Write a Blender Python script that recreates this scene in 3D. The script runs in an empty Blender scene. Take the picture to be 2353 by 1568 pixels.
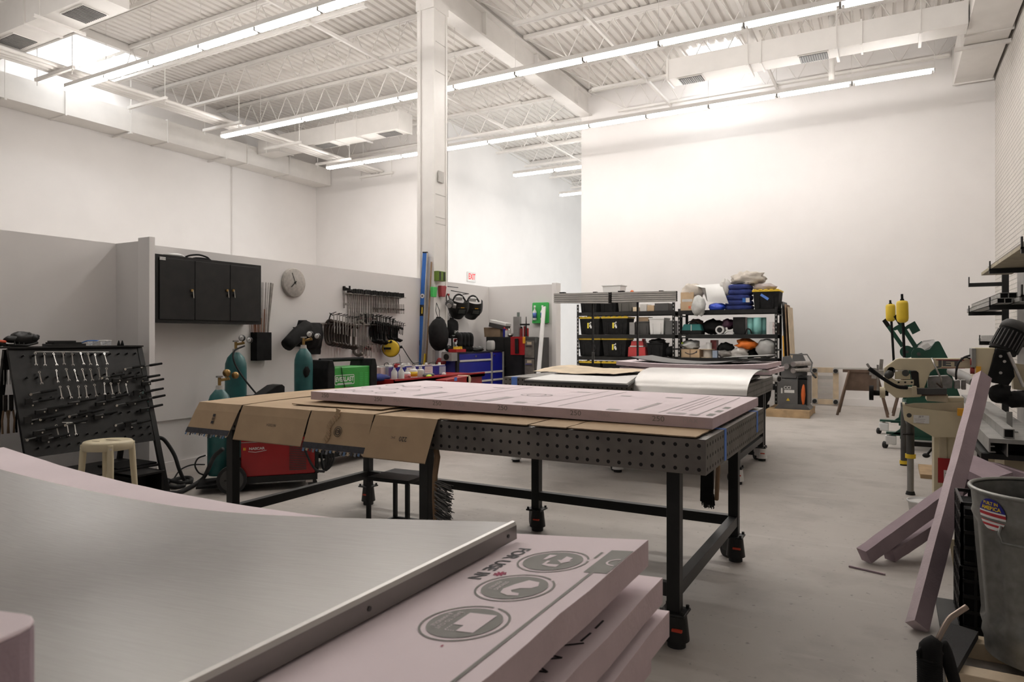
import bpy, math, random
from mathutils import Vector, Matrix, noise
random.seed(7)
R = math.radians
sin, cos, pi = math.sin, math.cos, math.pi
COL = bpy.context.scene.collection
# ---- camera model: 24 mm lens, level, 1.35 m above the floor, turned 29 deg left of +Y
F, CX, HY, CH = 1569.0, 1176.5, 775.0, 1.35
SY, CY = sin(R(29)), cos(R(29))
def W(px, py, X=None, Y=None, Z=None, d=None):
    """point of the room seen at a photo pixel, on the plane X, Y or Z = const (or at depth d)"""
    l, u = (px - CX) / F, (HY - py) / F
    dx, dy = -SY + l * CY, CY + l * SY
    t = d if d is not None else X / dx if X is not None else Y / dy if Y is not None else (Z - CH) / u
    return Vector((t * dx, t * dy, CH + t * u))
# ---- materials
MATS = {}
def mat(name, col, rough=0.6, metal=0.0, var=0.12, scale=6.0, bump=0.0, bscale=None, emit=None, strength=0, alpha=None, col2=None, spec=None):
    if name in MATS: return MATS[name]
    m = bpy.data.materials.new(name); m.use_nodes = True
    nt = m.node_tree; N = nt.nodes; L = nt.links
    b = N['Principled BSDF']
    b.inputs['Roughness'].default_value = rough; b.inputs['Metallic'].default_value = metal
    if spec is not None: b.inputs['Specular IOR Level'].default_value = spec
    tc = N.new('ShaderNodeTexCoord')
    nz = N.new('ShaderNodeTexNoise'); nz.inputs['Scale'].default_value = scale; nz.inputs['Detail'].default_value = 5
    L.new(tc.outputs['Object'], nz.inputs['Vector'])
    rp = N.new('ShaderNodeValToRGB')
    a = [max(0, c * (1 - var)) for c in col]; z = [min(1, c * (1 + var)) for c in (col2 or col)]
    rp.color_ramp.elements[0].color = (*a, 1); rp.color_ramp.elements[1].color = (*z, 1)
    rp.color_ramp.elements[0].position = .3; rp.color_ramp.elements[1].position = .7
    L.new(nz.outputs['Fac'], rp.inputs['Fac']); L.new(rp.outputs['Color'], b.inputs['Base Color'])
    if bump:
        n2 = N.new('ShaderNodeTexNoise'); n2.inputs['Scale'].default_value = bscale or scale * 8; n2.inputs['Detail'].default_value = 4
        L.new(tc.outputs['Object'], n2.inputs['Vector'])
        bp = N.new('ShaderNodeBump'); bp.inputs['Strength'].default_value = bump; bp.inputs['Distance'].default_value = .01
        L.new(n2.outputs['Fac'], bp.inputs['Height']); L.new(bp.outputs['Normal'], b.inputs['Normal'])
    if emit:
        b.inputs['Emission Color'].default_value = (*emit, 1); b.inputs['Emission Strength'].default_value = strength
    if alpha is not None:
        b.inputs['Alpha'].default_value = alpha
    MATS[name] = m
    return m
# ---- mesh builder
class MB:
    def __init__(s): s.v = []; s.f = []; s.mi = []; s.sm = []; s.mats = []; s.M = None
    def add(s, vs, fs, m, smooth=False, M=None):
        if m not in s.mats: s.mats.append(m)
        k = s.mats.index(m); o = len(s.v)
        for p in vs:
            p = Vector(p)
            if M is not None: p = M @ p
            if s.M is not None: p = s.M @ p
            s.v.append(p)
        for f in fs:
            s.f.append([i + o for i in f]); s.mi.append(k); s.sm.append(smooth)
        return s
    def box(s, m, c, sz, rz=0, M=None, top=(1, 1)):
        x, y, z = sz[0] / 2, sz[1] / 2, sz[2] / 2
        vs = [(a * x * (top[0] if q > 0 else 1), b * y * (top[1] if q > 0 else 1), q * z) for q in (-1, 1) for a, b in ((-1, -1), (1, -1), (1, 1), (-1, 1))]
        T = Matrix.Translation(Vector(c)) @ (M if M is not None else Matrix.Rotation(rz, 4, 'Z'))
        return s.add(vs, [(3, 2, 1, 0), (4, 5, 6, 7), (0, 1, 5, 4), (1, 2, 6, 5), (2, 3, 7, 6), (3, 0, 4, 7)], m, False, T)
    def bx(s, m, lo, hi):
        return s.box(m, [(a + b) / 2 for a, b in zip(lo, hi)], [abs(b - a) for a, b in zip(lo, hi)])
    def frame(s, a, b, up=(0, 0, 1)):
        a, b = Vector(a), Vector(b); z = (b - a); ln = z.length; z.normalize(); u = Vector(up)
        if abs(z.dot(u)) > .98: u = Vector((1, 0, 0))
        x = u.cross(z).normalized(); y = z.cross(x)
        M = Matrix((x, y, z)).transposed().to_4x4(); M.translation = a
        return M, ln
    def bar(s, m, a, b, w, h=None, up=(0, 0, 1)):
        """rectangular bar from a to b: w across, h along up"""
        h = w if h is None else h
        M, ln = s.frame(a, b, up)
        return s.box(m, (0, 0, 0), (w, h, ln), M=M @ Matrix.Translation((0, 0, ln / 2)))
    def cyl(s, m, a, b, r, r2=None, n=14, smooth=True, caps=True):
        r2 = r if r2 is None else r2
        M, ln = s.frame(a, b)
        vs = [(r * cos(2 * pi * i / n), r * sin(2 * pi * i / n), 0) for i in range(n)] + [(r2 * cos(2 * pi * i / n), r2 * sin(2 * pi * i / n), ln) for i in range(n)]
        s.add(vs, [(i, (i + 1) % n, n + (i + 1) % n, n + i) for i in range(n)], m, smooth, M)
        if caps: s.add(vs, [tuple(range(n - 1, -1, -1)), tuple(range(n, 2 * n))], m, False, M)
        return s
    def tube(s, m, pts, r, n=7, closed=False, fine=0):
        pts = [Vector(p) for p in pts]
        if fine:
            if isinstance(r, (list, tuple)):
                k0 = len(r); r = [r[min(i // fine, k0 - 1)] + (r[min(i // fine + 1, k0 - 1)] - r[min(i // fine, k0 - 1)]) * (i % fine) / fine for i in range((k0 - 1) * fine + 1)]
            pts = spline(pts, fine, closed)
        k = len(pts); vs = []; prev = None
        for i, p in enumerate(pts):
            a = pts[i - 1] if (i or closed) else p; b = pts[(i + 1) % k] if (i < k - 1 or closed) else p
            t = (b - a).normalized()
            if prev is None:
                u = Vector((0, 0, 1)) if abs(t.z) < .9 else Vector((1, 0, 0))
                x = u.cross(t).normalized()
            else:
                x = (prev - t * prev.dot(t)).normalized()
            prev = x; y = t.cross(x); rr = r[i] if isinstance(r, (list, tuple)) else r
            vs += [p + (x * cos(2 * pi * j / n) + y * sin(2 * pi * j / n)) * rr for j in range(n)]
        fs = []
        for i in range(k if closed else k - 1):
            o, q = i * n, ((i + 1) % k) * n
            fs += [(o + j, o + (j + 1) % n, q + (j + 1) % n, q + j) for j in range(n)]
        if not closed: fs += [tuple(range(n - 1, -1, -1)), tuple(range((k - 1) * n, k * n))]
        return s.add(vs, fs, m, True)
    def lathe(s, m, prof, c=(0, 0, 0), n=24, M=None, smooth=True, sq=None):
        """prof: (r, z) list turned about z; ends closed"""
        vs = [(r * cos(2 * pi * i / n), r * sin(2 * pi * i / n), z) for r, z in prof for i in range(n)]
        fs = [(j * n + i, j * n + (i + 1) % n, (j + 1) * n + (i + 1) % n, (j + 1) * n + i) for j in range(len(prof) - 1) for i in range(n)]
        fs += [tuple(range(n - 1, -1, -1)), tuple(range((len(prof) - 1) * n, len(prof) * n))]
        T = Matrix.Translation(Vector(c)) @ (M if M is not None else Matrix())
        return s.add(vs, fs, m, smooth, T)
    def prism(s, m, poly, h, M=None, smooth=False):
        """polygon in xy (counter-clockwise) pulled up by h"""
        n = len(poly)
        vs = [(x, y, 0) for x, y in poly] + [(x, y, h) for x, y in poly]
        fs = [tuple(range(n - 1, -1, -1)), tuple(range(n, 2 * n))] + [(i, (i + 1) % n, n + (i + 1) % n, n + i) for i in range(n)]
        return s.add(vs, fs, m, smooth, M)
    def blob(s, m, c, r, lump=.15, fr=2.0, n=18, seed=0, flat=None, M=None, pw=1.0):
        """soft lumpy body; flat: fraction of the height under which it is cut flat; pw<1 squares it"""
        vs = []; k = n // 2
        sg = lambda a: math.copysign(abs(a) ** pw, a)
        for j in range(k + 1):
            th = pi * j / k
            for i in range(n):
                ph = 2 * pi * i / n
                v = Vector((sg(sin(th)) * sg(cos(ph)), sg(sin(th)) * sg(sin(ph)), sg(cos(th))))
                q = 1 + lump * noise.noise(v * fr + Vector((seed * 7.3, seed * 3.1, seed))) + lump * .5 * noise.noise(v * fr * 2.7 + Vector((seed, 9, 2)))
                v = v * q
                if flat is not None and v.z < -flat: v.z = -flat
                vs.append((v.x * r[0], v.y * r[1], v.z * r[2]))
        fs = [(j * n + i, j * n + n + i, j * n + n + (i + 1) % n, j * n + (i + 1) % n) for j in range(k) for i in range(n)]
        T = Matrix.Translation(Vector(c)) @ (M if M is not None else Matrix())
        return s.add(vs, fs, m, True, T)
    def sheet(s, m, fn, nu, nv, th=0.0, m2=None, smooth=True):
        """fn(u, v) -> point, u and v in 0..1; th: thickness downwards along z (or along vector)"""
        P = [Vector(fn(i / nu, j / nv)) for j in range(nv + 1) for i in range(nu + 1)]
        w = nu + 1
        q = [(j * w + i, j * w + i + 1, (j + 1) * w + i + 1, (j + 1) * w + i) for j in range(nv) for i in range(nu)]
        s.add(P, q, m, smooth)
        if th:
            t = Vector((0, 0, -th)) if not isinstance(th, Vector) else th
            B = [p + t for p in P]
            s.add(B, [f[::-1] for f in q], m2 or m, smooth)
            rim = [i for i in range(nu)] + [j * w + nu for j in range(nv)] + [nv * w + i for i in range(nu, 0, -1)] + [j * w for j in range(nv, 0, -1)]
            k = len(rim)
            s.add([P[i] for i in rim] + [B[i] for i in rim], [(i, k + i, k + (i + 1) % k, (i + 1) % k) for i in range(k)], m2 or m)
        return s
    def text(s, m, txt, size, M, fn=None, sx=1.0, bold=0.0):
        cu = bpy.data.curves.new('t', 'FONT'); cu.body = txt; cu.size = size; cu.align_x = 'CENTER'; cu.align_y = 'CENTER'; cu.offset = bold
        o = bpy.data.objects.new('t', cu); COL.objects.link(o)
        dg = bpy.context.evaluated_depsgraph_get(); dg.update()
        me = bpy.data.meshes.new_from_object(o.evaluated_get(dg))
        vs = [M @ Vector((v.co.x * sx, v.co.y, 0)) for v in me.vertices]
        if fn: vs = [fn(v) for v in vs]
        s.add(vs, [tuple(p.vertices) for p in me.polygons], m)
        bpy.data.objects.remove(o); bpy.data.curves.remove(cu); bpy.data.meshes.remove(me)
        return s
    def mesh(s, name, off=None):
        me = bpy.data.meshes.new(name)
        me.from_pydata([p - off for p in s.v] if off is not None else s.v, [], s.f)
        for m in s.mats: me.materials.append(m)
        for p, k, q in zip(me.polygons, s.mi, s.sm): p.material_index = k; p.use_smooth = q
        me.update()
        return me
def spline(pts, n, closed=False):
    out = []; k = len(pts)
    for i in range(k if closed else k - 1):
        p1, p2 = pts[i], pts[(i + 1) % k]
        p0 = pts[i - 1] if (i or closed) else p1 * 2 - p2
        p3 = pts[(i + 2) % k] if (i + 2 < k or closed) else p2 * 2 - p1
        for j in range(n):
            t = j / n
            out.append(.5 * ((2 * p1) + (p2 - p0) * t + (2 * p0 - 5 * p1 + 4 * p2 - p3) * t * t + (3 * p1 - p0 - 3 * p2 + p3) * t ** 3))
    if not closed: out.append(pts[-1])
    return out
def rounded(w, h, r, n=4):
    """rounded rectangle outline about the origin"""
    out = []
    for cx, cy, a in ((w / 2 - r, h / 2 - r, 0), (-w / 2 + r, h / 2 - r, 90), (-w / 2 + r, -h / 2 + r, 180), (w / 2 - r, -h / 2 + r, 270)):
        out += [(cx + r * cos(R(a + 90 * i / n)), cy + r * sin(R(a + 90 * i / n))) for i in range(n + 1)]
    return out
def face(p, x, y=(0, 0, 1)):
    """frame at p with local x along x, local y along y, local z out of that plane"""
    x = Vector(x).normalized(); y = Vector(y); y = (y - x * y.dot(x)).normalized()
    M = Matrix((x, y, x.cross(y))).transposed().to_4x4(); M.translation = Vector(p)
    return M
def EX(p): return face(p, (0, 1, 0))       # plane facing +X, text reads along +Y
def EY(p): return face(p, (1, 0, 0))       # plane facing -Y, text reads along +X
def T(x, y, z): return Matrix.Translation((x, y, z))
def RZ(a): return Matrix.Rotation(R(a), 4, 'Z')
def RX(a): return Matrix.Rotation(R(a), 4, 'X')
def RY(a): return Matrix.Rotation(R(a), 4, 'Y')
# ---- objects
def finish(o, bevel=0, seg=2):
    if bevel:
        b = o.modifiers.new('bevel', 'BEVEL'); b.width = bevel; b.segments = seg; b.limit_method = 'ANGLE'; b.angle_limit = R(40)
    return o
def tag(o, label, cat, group=None):
    o['label'] = label; o['category'] = cat
    if group: o['group'] = group
    return o
def thing(name, label, cat, loc=(0, 0, 0), rz=0, group=None):
    o = bpy.data.objects.new(name, None); COL.objects.link(o)
    o.empty_display_size = .1; o.location = loc; o.rotation_euler = (0, 0, rz)
    return tag(o, label, cat, group)
def part(name, mb, parent, bevel=0, seg=2, label=None, w=False, stuff=False):
    off = None
    if w:
        off = Vector((0, 0, 0)); q = parent
        while q is not None: off += Vector(q.location); q = q.parent
    o = bpy.data.objects.new(name, mb.mesh(name, off)); COL.objects.link(o); o.parent = parent
    if label: o['label'] = label
    if stuff: o['kind'] = 'stuff'
    return finish(o, bevel, seg)
def solo(name, label, cat, mb, group=None, bevel=0, seg=2, base=None):
    b = Vector(base) if base is not None else None
    if b is None:
        xs = [p.x for p in mb.v]; ys = [p.y for p in mb.v]; zs = [p.z for p in mb.v]
        b = Vector(((min(xs) + max(xs)) / 2, (min(ys) + max(ys)) / 2, min(zs)))
    o = bpy.data.objects.new(name, mb.mesh(name, b)); COL.objects.link(o); o.location = b
    return finish(tag(o, label, cat, group), bevel, seg)
def struct(name, mb, bevel=0, parent=None):
    o = bpy.data.objects.new(name, mb.mesh(name)); COL.objects.link(o)
    if parent: o.parent = parent
    else: o['kind'] = 'structure'
    return finish(o, bevel)
def dup(o, loc=None, rz=None, label=None, group=None, rot=None, parent=None, scale=None):
    c = o.copy(); COL.objects.link(c)
    if parent is not None: c.parent = parent
    if loc is not None: c.location = loc
    if rz is not None: c.rotation_euler = (0, 0, rz)
    if rot is not None: c.rotation_euler = rot
    if scale is not None: c.scale = scale
    if label: c['label'] = label
    if group: c['group'] = group
    for ch in list(o.children): dup(ch, parent=c)
    return c
# ---- shared materials
WHITE = mat('white paint', (.85, .82, .80), .7, var=.02, scale=1.5)
PARTW = mat('partition paint', (.78, .75, .73), .75, var=.02, scale=2)
CEILW = mat('ceiling paint', (.78, .745, .705), .7, var=.03, scale=3)
STEELW = mat('white steel paint', (.80, .77, .735), .5, var=.03, scale=4)
BLACK = mat('black paint', (.010, .010, .0095), .45, var=.3, spec=.35)
SATIN = mat('satin black', (.012, .0115, .011), .42, var=.3, scale=9, spec=.3)
MATTE = mat('matte black', (.009, .0088, .0088), .85, var=.4, scale=14, spec=.25)
RUBBER = mat('rubber', (.016, .016, .016), .8, var=.3)
DGREY = mat('dark grey', (.05, .048, .046), .6, var=.2)
GREY = mat('machine grey', (.10, .098, .095), .5, var=.12)
MGREY = mat('mid grey', (.25, .24, .23), .5, var=.12)
LGREY = mat('light grey', (.52, .50, .47), .6, var=.1)
STEEL = mat('steel', (.42, .40, .38), .35, 1.0, var=.2, scale=20)
CHROME = mat('chrome', (.75, .73, .70), .18, 1.0, var=.1)
ALU = mat('aluminium', (.52, .50, .47), .5, .4, var=.1, scale=9)
GALV = mat('galvanised sheet', (.25, .25, .235), .45, .75, var=.15, scale=30)
FIXT = mat('table steel', (.165, .15, .136), .5, .45, var=.32, scale=5, bump=.05)
PINK = mat('pink foam', (.91, .785, .815), .85, var=.03, scale=4, bump=.06, bscale=60)
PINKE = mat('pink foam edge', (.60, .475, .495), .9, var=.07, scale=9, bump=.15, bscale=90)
PINKD = mat('dusty pink foam', (.34, .262, .288), .9, var=.08, scale=9, bump=.15, bscale=80)  # darker copy of the pink foam, shade put into its colour
INK = mat('grey ink', (.21, .2, .18), .7, var=.1)
INKF = mat('faded ink', (.48, .425, .43), .8, var=.1)
DINK = mat('dark ink', (.03, .025, .03), .7, var=.1)
CARD = mat('cardboard', (.48, .345, .215), .85, var=.07, scale=7, bump=.05)
CARDD = mat('dark cardboard', (.27, .19, .12), .85, var=.15, scale=7)
WOOD = mat('pale wood', (.62, .50, .35), .65, var=.16, scale=7, bump=.06)
WOODD = mat('brown wood', (.24, .15, .085), .7, var=.25, scale=9, bump=.05)
PINE = mat('pallet wood', (.42, .29, .16), .75, var=.2, scale=9)
TEAL = mat('teal paint', (.018, .105, .105), .42, var=.22, scale=7)
BRASS = mat('brass', (.38, .24, .09), .35, .9, var=.2)
RED = mat('red paint', (.33, .012, .014), .35, var=.1)
DRED = mat('deep red', (.22, .012, .014), .5, var=.2)
BLUE = mat('tool chest blue', (.008, .012, .22), .3, var=.1)
LBLUE = mat('level blue', (.02, .12, .42), .4, var=.08)
TAPE = mat('blue tape', (.10, .22, .62), .75, var=.08)
GREEN = mat('welder green', (.035, .30, .045), .4, var=.06)
BGREEN = mat('bright green', (.05, .45, .09), .5, var=.06)
DGREEN = mat('machine green', (.008, .055, .035), .4, var=.2)
YELLOW = mat('yellow', (.72, .50, .03), .5, var=.06)
AMBER = mat('amber', (.75, .36, .02), .5, var=.06)
CREAM = mat('cream paint', (.62, .54, .37), .42, var=.07, scale=5)
CREAMD = mat('worn cream', (.50, .43, .30), .5, var=.14, scale=8)
PLW = mat('white plastic', (.72, .71, .69), .45, var=.03)
ORANGE = mat('orange', (.75, .18, .02), .6, var=.15)
AQUA = mat('aqua', (.28, .62, .58), .45, var=.08)
NAVY = mat('navy cloth', (.014, .025, .13), .9, var=.35, scale=9, bump=.2)
CLOTH = mat('beige cloth', (.50, .45, .39), .9, var=.12, scale=9, bump=.25)
GCLOTH = mat('grey cloth', (.22, .205, .19), .9, var=.2, scale=9, bump=.25)
BAGP = mat('clear bag', (.50, .50, .48), .3, var=.15, scale=14)
DBROWN = mat('rust brown', (.05, .028, .02), .6, var=.3)
GLOW = mat('lamp tube', (1, 1, 1), .5, emit=(1.0, .962, .925), strength=40, var=0)
def fmat():
    m = mat('concrete floor', (.455, .42, .385), .62, var=.06, scale=.9, bump=.04, bscale=30)
    nt = m.node_tree; N = nt.nodes; L = nt.links; b = N['Principled BSDF']
    base = b.inputs['Base Color'].links[0].from_socket
    tc = N.new('ShaderNodeTexCoord')
    def layer(sc, lo, hi, col, fac, stretch=None, rough=.6):
        nz = N.new('ShaderNodeTexNoise'); nz.inputs['Scale'].default_value = sc; nz.inputs['Detail'].default_value = 8; nz.inputs['Roughness'].default_value = rough
        if stretch:
            mp = N.new('ShaderNodeMapping'); mp.inputs['Scale'].default_value = stretch; mp.inputs['Rotation'].default_value = (0, 0, .5)
            L.new(tc.outputs['Object'], mp.inputs['Vector']); L.new(mp.outputs['Vector'], nz.inputs['Vector'])
        else: L.new(tc.outputs['Object'], nz.inputs['Vector'])
        rp = N.new('ShaderNodeValToRGB'); rp.color_ramp.elements[0].position = lo; rp.color_ramp.elements[1].position = hi
        ml = N.new('ShaderNodeMath'); ml.operation = 'MULTIPLY'; ml.inputs[1].default_value = fac
        L.new(nz.outputs['Fac'], rp.inputs['Fac']); L.new(rp.outputs['Color'], ml.inputs[0])
        mx = N.new('ShaderNodeMixRGB'); mx.inputs[2].default_value = (*col, 1)
        L.new(ml.outputs[0], mx.inputs[0])
        return mx
    m1 = layer(2.2, .48, .72, (.29, .26, .235), .6); L.new(base, m1.inputs[1])
    m2 = layer(1.3, .55, .8, (.60, .565, .53), .6, (1, 5, 1)); L.new(m1.outputs[0], m2.inputs[1])
    m3 = layer(26, .64, .72, (.16, .14, .125), .55, rough=.5); L.new(m2.outputs[0], m3.inputs[1])
    m4 = layer(3.0, .66, .74, (.12, .105, .095), .4, (1, 3, 1), .7); L.new(m3.outputs[0], m4.inputs[1])
    L.new(m4.outputs[0], b.inputs['Base Color'])
    return m
FLOOR = fmat()
def brickmat():
    m = mat('painted brick', (.74, .70, .655), .75, var=.03, scale=3)
    nt = m.node_tree; N = nt.nodes; L = nt.links; b = N['Principled BSDF']
    tc = N.new('ShaderNodeTexCoord'); mp = N.new('ShaderNodeMapping'); mp.inputs['Rotation'].default_value = (R(90), 0, R(90))
    sep = N.new('ShaderNodeSeparateXYZ'); cmb = N.new('ShaderNodeCombineXYZ')
    L.new(tc.outputs['Object'], sep.inputs[0]); L.new(sep.outputs['Y'], cmb.inputs['X']); L.new(sep.outputs['Z'], cmb.inputs['Y'])
    br = N.new('ShaderNodeTexBrick'); br.inputs['Scale'].default_value = 1; br.inputs['Brick Width'].default_value = .21; br.inputs['Row Height'].default_value = .072
    br.inputs['Mortar Size'].default_value = .008; br.inputs['Mortar Smooth'].default_value = .4
    L.new(cmb.outputs[0], br.inputs['Vector'])
    nz = N.new('ShaderNodeTexNoise'); nz.inputs['Scale'].default_value = 40; L.new(tc.outputs['Object'], nz.inputs['Vector'])
    ad = N.new('ShaderNodeMath'); ad.operation = 'MULTIPLY_ADD'; ad.inputs[1].default_value = -1.0
    m2 = N.new('ShaderNodeMath'); m2.operation = 'MULTIPLY'; m2.inputs[1].default_value = .5
    L.new(nz.outputs['Fac'], m2.inputs[0]); L.new(br.outputs['Fac'], ad.inputs[0]); L.new(m2.outputs[0], ad.inputs[2])
    bp = N.new('ShaderNodeBump'); bp.inputs['Strength'].default_value = 1.0; bp.inputs['Distance'].default_value = .02
    L.new(ad.outputs[0], bp.inputs['Height']); L.new(bp.outputs['Normal'], b.inputs['Normal'])
    base = b.inputs['Base Color'].links[0].from_socket
    mx = N.new('ShaderNodeMixRGB'); mx.inputs[2].default_value = (.42, .395, .365, 1)
    f = N.new('ShaderNodeMath'); f.operation = 'MULTIPLY'; f.inputs[1].default_value = .55
    L.new(br.outputs['Fac'], f.inputs[0]); L.new(f.outputs[0], mx.inputs[0]); L.new(base, mx.inputs[1]); L.new(mx.outputs[0], b.inputs['Base Color'])
    return m
BRICK = brickmat()
def sheetmat(name, col, rough, metal):
    """rolled sheet metal: fine streaks along the roll"""
    m = mat(name, col, rough, metal, var=.05, scale=1.6)
    nt = m.node_tree; N = nt.nodes; L = nt.links; b = N['Principled BSDF']
    tc = N.new('ShaderNodeTexCoord'); mp = N.new('ShaderNodeMapping'); mp.inputs['Scale'].default_value = (2, 40, 2)
    nz = N.new('ShaderNodeTexNoise'); nz.inputs['Scale'].default_value = 6
    L.new(tc.outputs['Object'], mp.inputs['Vector']); L.new(mp.outputs[0], nz.inputs['Vector'])
    ml = N.new('ShaderNodeMath'); ml.operation = 'MULTIPLY_ADD'; ml.inputs[1].default_value = .14; ml.inputs[2].default_value = rough - .07
    L.new(nz.outputs['Fac'], ml.inputs[0]); L.new(ml.outputs[0], b.inputs['Roughness'])
    return m
SHEET = sheetmat('rolled steel sheet', (.215, .203, .192), .33, .9)
SHEETL = sheetmat('bright steel sheet', (.50, .485, .465), .40, .85)
# ================= the room
b = MB(); b.bx(FLOOR, (-15.2, -4, -.1), (1.9, 27, 0)); struct('floor', b)
def wall(name, lo, hi, m=WHITE): 
    q = MB(); q.bx(m, lo, hi); return struct(name, q)
XL, YB, XR, ZD = -15.0, 15.0, 1.65, 7.15
wall('wall_right', (XR, -4, 0), (XR + .2, YB + .2, 7.4), BRICK)
wall('wall_back', (-6.43, YB, 0), (XR + .2, YB + .2, 7.4))
wall('wall_left', (XL - .2, -4, 0), (XL, YB + .2, 7.4))
wall('wall_rear', (XL - .2, YB, 0), (-10.4, YB + .2, 7.4))
wall('wall_hall', (-10.6, YB, 0), (-10.4, 27, 7.4))
wall('wall_hall_end', (-10.6, 26.5, 0), (1.8, 26.7, 7.4))
wall('wall_hall_side', (1.6, YB + .2, 0), (1.8, 26.7, 7.4))
ZP = 2.25
wall('wall_partition_near', (-6.64, -1.5, 0), (-6.52, 3.9, ZP), PARTW)
q = MB(); q.bx(PARTW, (-6.43, 3.956, .52), (-6.3, 8.5, ZP)); q.bx(PARTW, (-6.43, 3.956, 0), (-6.325, 8.5, .52)); q.bx(PARTW, (-6.66, 3.9, 0), (-6.17, 3.955, ZP))
struct('wall_partition', q)
q = MB(); q.bx(WHITE, (-6.17, 3.9, 0), (-6.0, 3.955, ZP + .03)); struct('trim_3', q)
q = MB(); q.bx(PARTW, (-6.42, 8.95, 0), (-6.3, 10.62, ZP)); q.bx(PARTW, (-6.3, 10.5, 0), (-4.99, 10.62, ZP)); struct('wall_partition_far', q)
q = MB(); q.bx(WHITE, (-5.03, 10.47, 0), (-4.95, 10.65, ZP + .02)); struct('trim_1', q)
q = MB(); q.bx(PARTW, (-6.325, 4.18, 0), (-6.305, 8.5, .10)); struct('baseboard_left', q)
q = MB(); q.bx(WHITE, (-6.4, YB - .02, 0), (1.6, YB, .14)); struct('baseboard_back', q)
# steel deck with ribs along Y
q = MB(); P = .17; vs = []; x = XL - .2; prof = []
while x < XR + .3:
    prof += [(x, 0), (x + .10, 0), (x + .118, .045), (x + .152, .045)]; x += P
n = len(prof)
for y in (-4, 27): vs += [(a, y, ZD + z) for a, z in prof]
q.add(vs, [(i, n + i, n + i + 1, i + 1) for i in range(n - 1)], CEILW); struct('ceiling', q)
q = MB(); q.bx(CEILW, (XL - .2, -4, ZD + .05), (XR + .3, 27, ZD + .12)); struct('ceiling_slab', q)
# beam and column
q = MB()
q.bx(STEELW, (-6.43, -3, 6.57), (-6.16, YB, 6.61)); q.bx(STEELW, (-6.43, -3, 7.02), (-6.16, YB, 7.06)); q.bx(STEELW, (-6.34, -3, 6.61), (-6.25, YB, 7.02))
for y in range(0, 15, 2): q.bx(STEELW, (-6.42, y + .2, 6.61), (-6.17, y + .22, 7.02))
struct('beam', q)
q = MB()
q.bx(STEELW, (-6.43, 8.56, 0), (-6.11, 8.60, 6.57)); q.bx(STEELW, (-6.43, 8.88, 0), (-6.11, 8.92, 6.57)); q.bx(STEELW, (-6.42, 8.60, 0), (-6.12, 8.88, 6.57))
q.cyl(STEELW, (-6.36, 8.545, 0), (-6.36, 8.545, 6.5), .016); q.bx(STEELW, (-6.44, 8.54, 6.4), (-6.1, 8.94, 6.57))
q.bx(LGREY, (-6.109, 8.66, 3.75), (-6.09, 8.80, 3.92))
for z in (5.9, 5.45, 3.55, 3.2, 3.1): q.bx(LGREY, (-6.121, 8.60, z), (-6.117, 8.88, z + .012))
struct('column', q)
# bar joists
JY = [3.1, 4.8, 6.5, 8.2, 9.9, 11.6, 13.3, 14.85]
def joist(x0, x1, y, label, group):
    t = thing('ceiling_joist', label, 'joist', (x0, y, 6.5), 0, group); L = x1 - x0
    a = MB(); a.bx(STEELW, (0, -.055, .57), (L, -.006, .635)); a.bx(STEELW, (0, .006, .57), (L, .055, .635)); part('top_chord', a, t)
    a = MB(); a.bx(STEELW, (.7, -.045, 0), (L - .7, -.006, .05)); a.bx(STEELW, (.7, .006, 0), (L - .7, .045, .05)); part('bottom_chord', a, t)
    a = MB(); k = max(2, round((L - 1.2) / .62)); st = (L - 1.2) / k
    for i in range(k):
        p = .6 + i * st
        a.cyl(STEELW, (p, 0, .58), (p + st / 2, 0, .04), .011, n=6); a.cyl(STEELW, (p + st / 2, 0, .04), (p + st, 0, .58), .011, n=6)
    a.cyl(STEELW, (0, 0, .6), (.9, 0, .03), .012, n=6); a.cyl(STEELW, (L, 0, .6), (L - .9, 0, .03), .012, n=6)
    part('web', a, t)
    return t
ja = joist(XL, -6.44, JY[0], 'white bar joist under the roof deck left of the big beam', 'bar joists left of the beam')
for y in JY[1:]: dup(ja, (XL, y, 6.5))
jb = joist(-6.15, XR, JY[0], 'white bar joist under the roof deck right of the big beam', 'bar joists right of the beam')
for y in JY[1:]: dup(jb, (-6.15, y, 6.5))
jc = joist(-10.4, -1, 16.6, 'white bar joist over the bright hall behind the tall wall', 'bar joists over the hall')
for y in (18.3, 20.0, 21.7, 23.4, 25.1): dup(jc, (-10.4, y, 6.5))
# bridging angles along Y
q = MB(); q.bar(STEELW, (0, 2.5, 0), (0, 15, 0), .05, .012); q.bar(STEELW, (.02, 2.5, .025), (.02, 15, .025), .008, .05)
br0 = solo('bridging_angle', 'thin white bridging bar running under the joists toward the rear wall', 'brace', q, 'bridging bars under the joists', base=(0, 0, 0))
br0.location = (-8.3, 0, 6.48)
for x in (-4.27, -2.05): dup(br0, (x, 0, 6.48))
q = MB(); q.bar(STEELW, (0, 15.2, 0), (0, 26, 0), .05, .012); o = solo('bridging_angle', 'thin white bridging bar high over the hall', 'brace', q, base=(0, 0, 0)); o.location = (-7.9, 0, 6.48)
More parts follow.
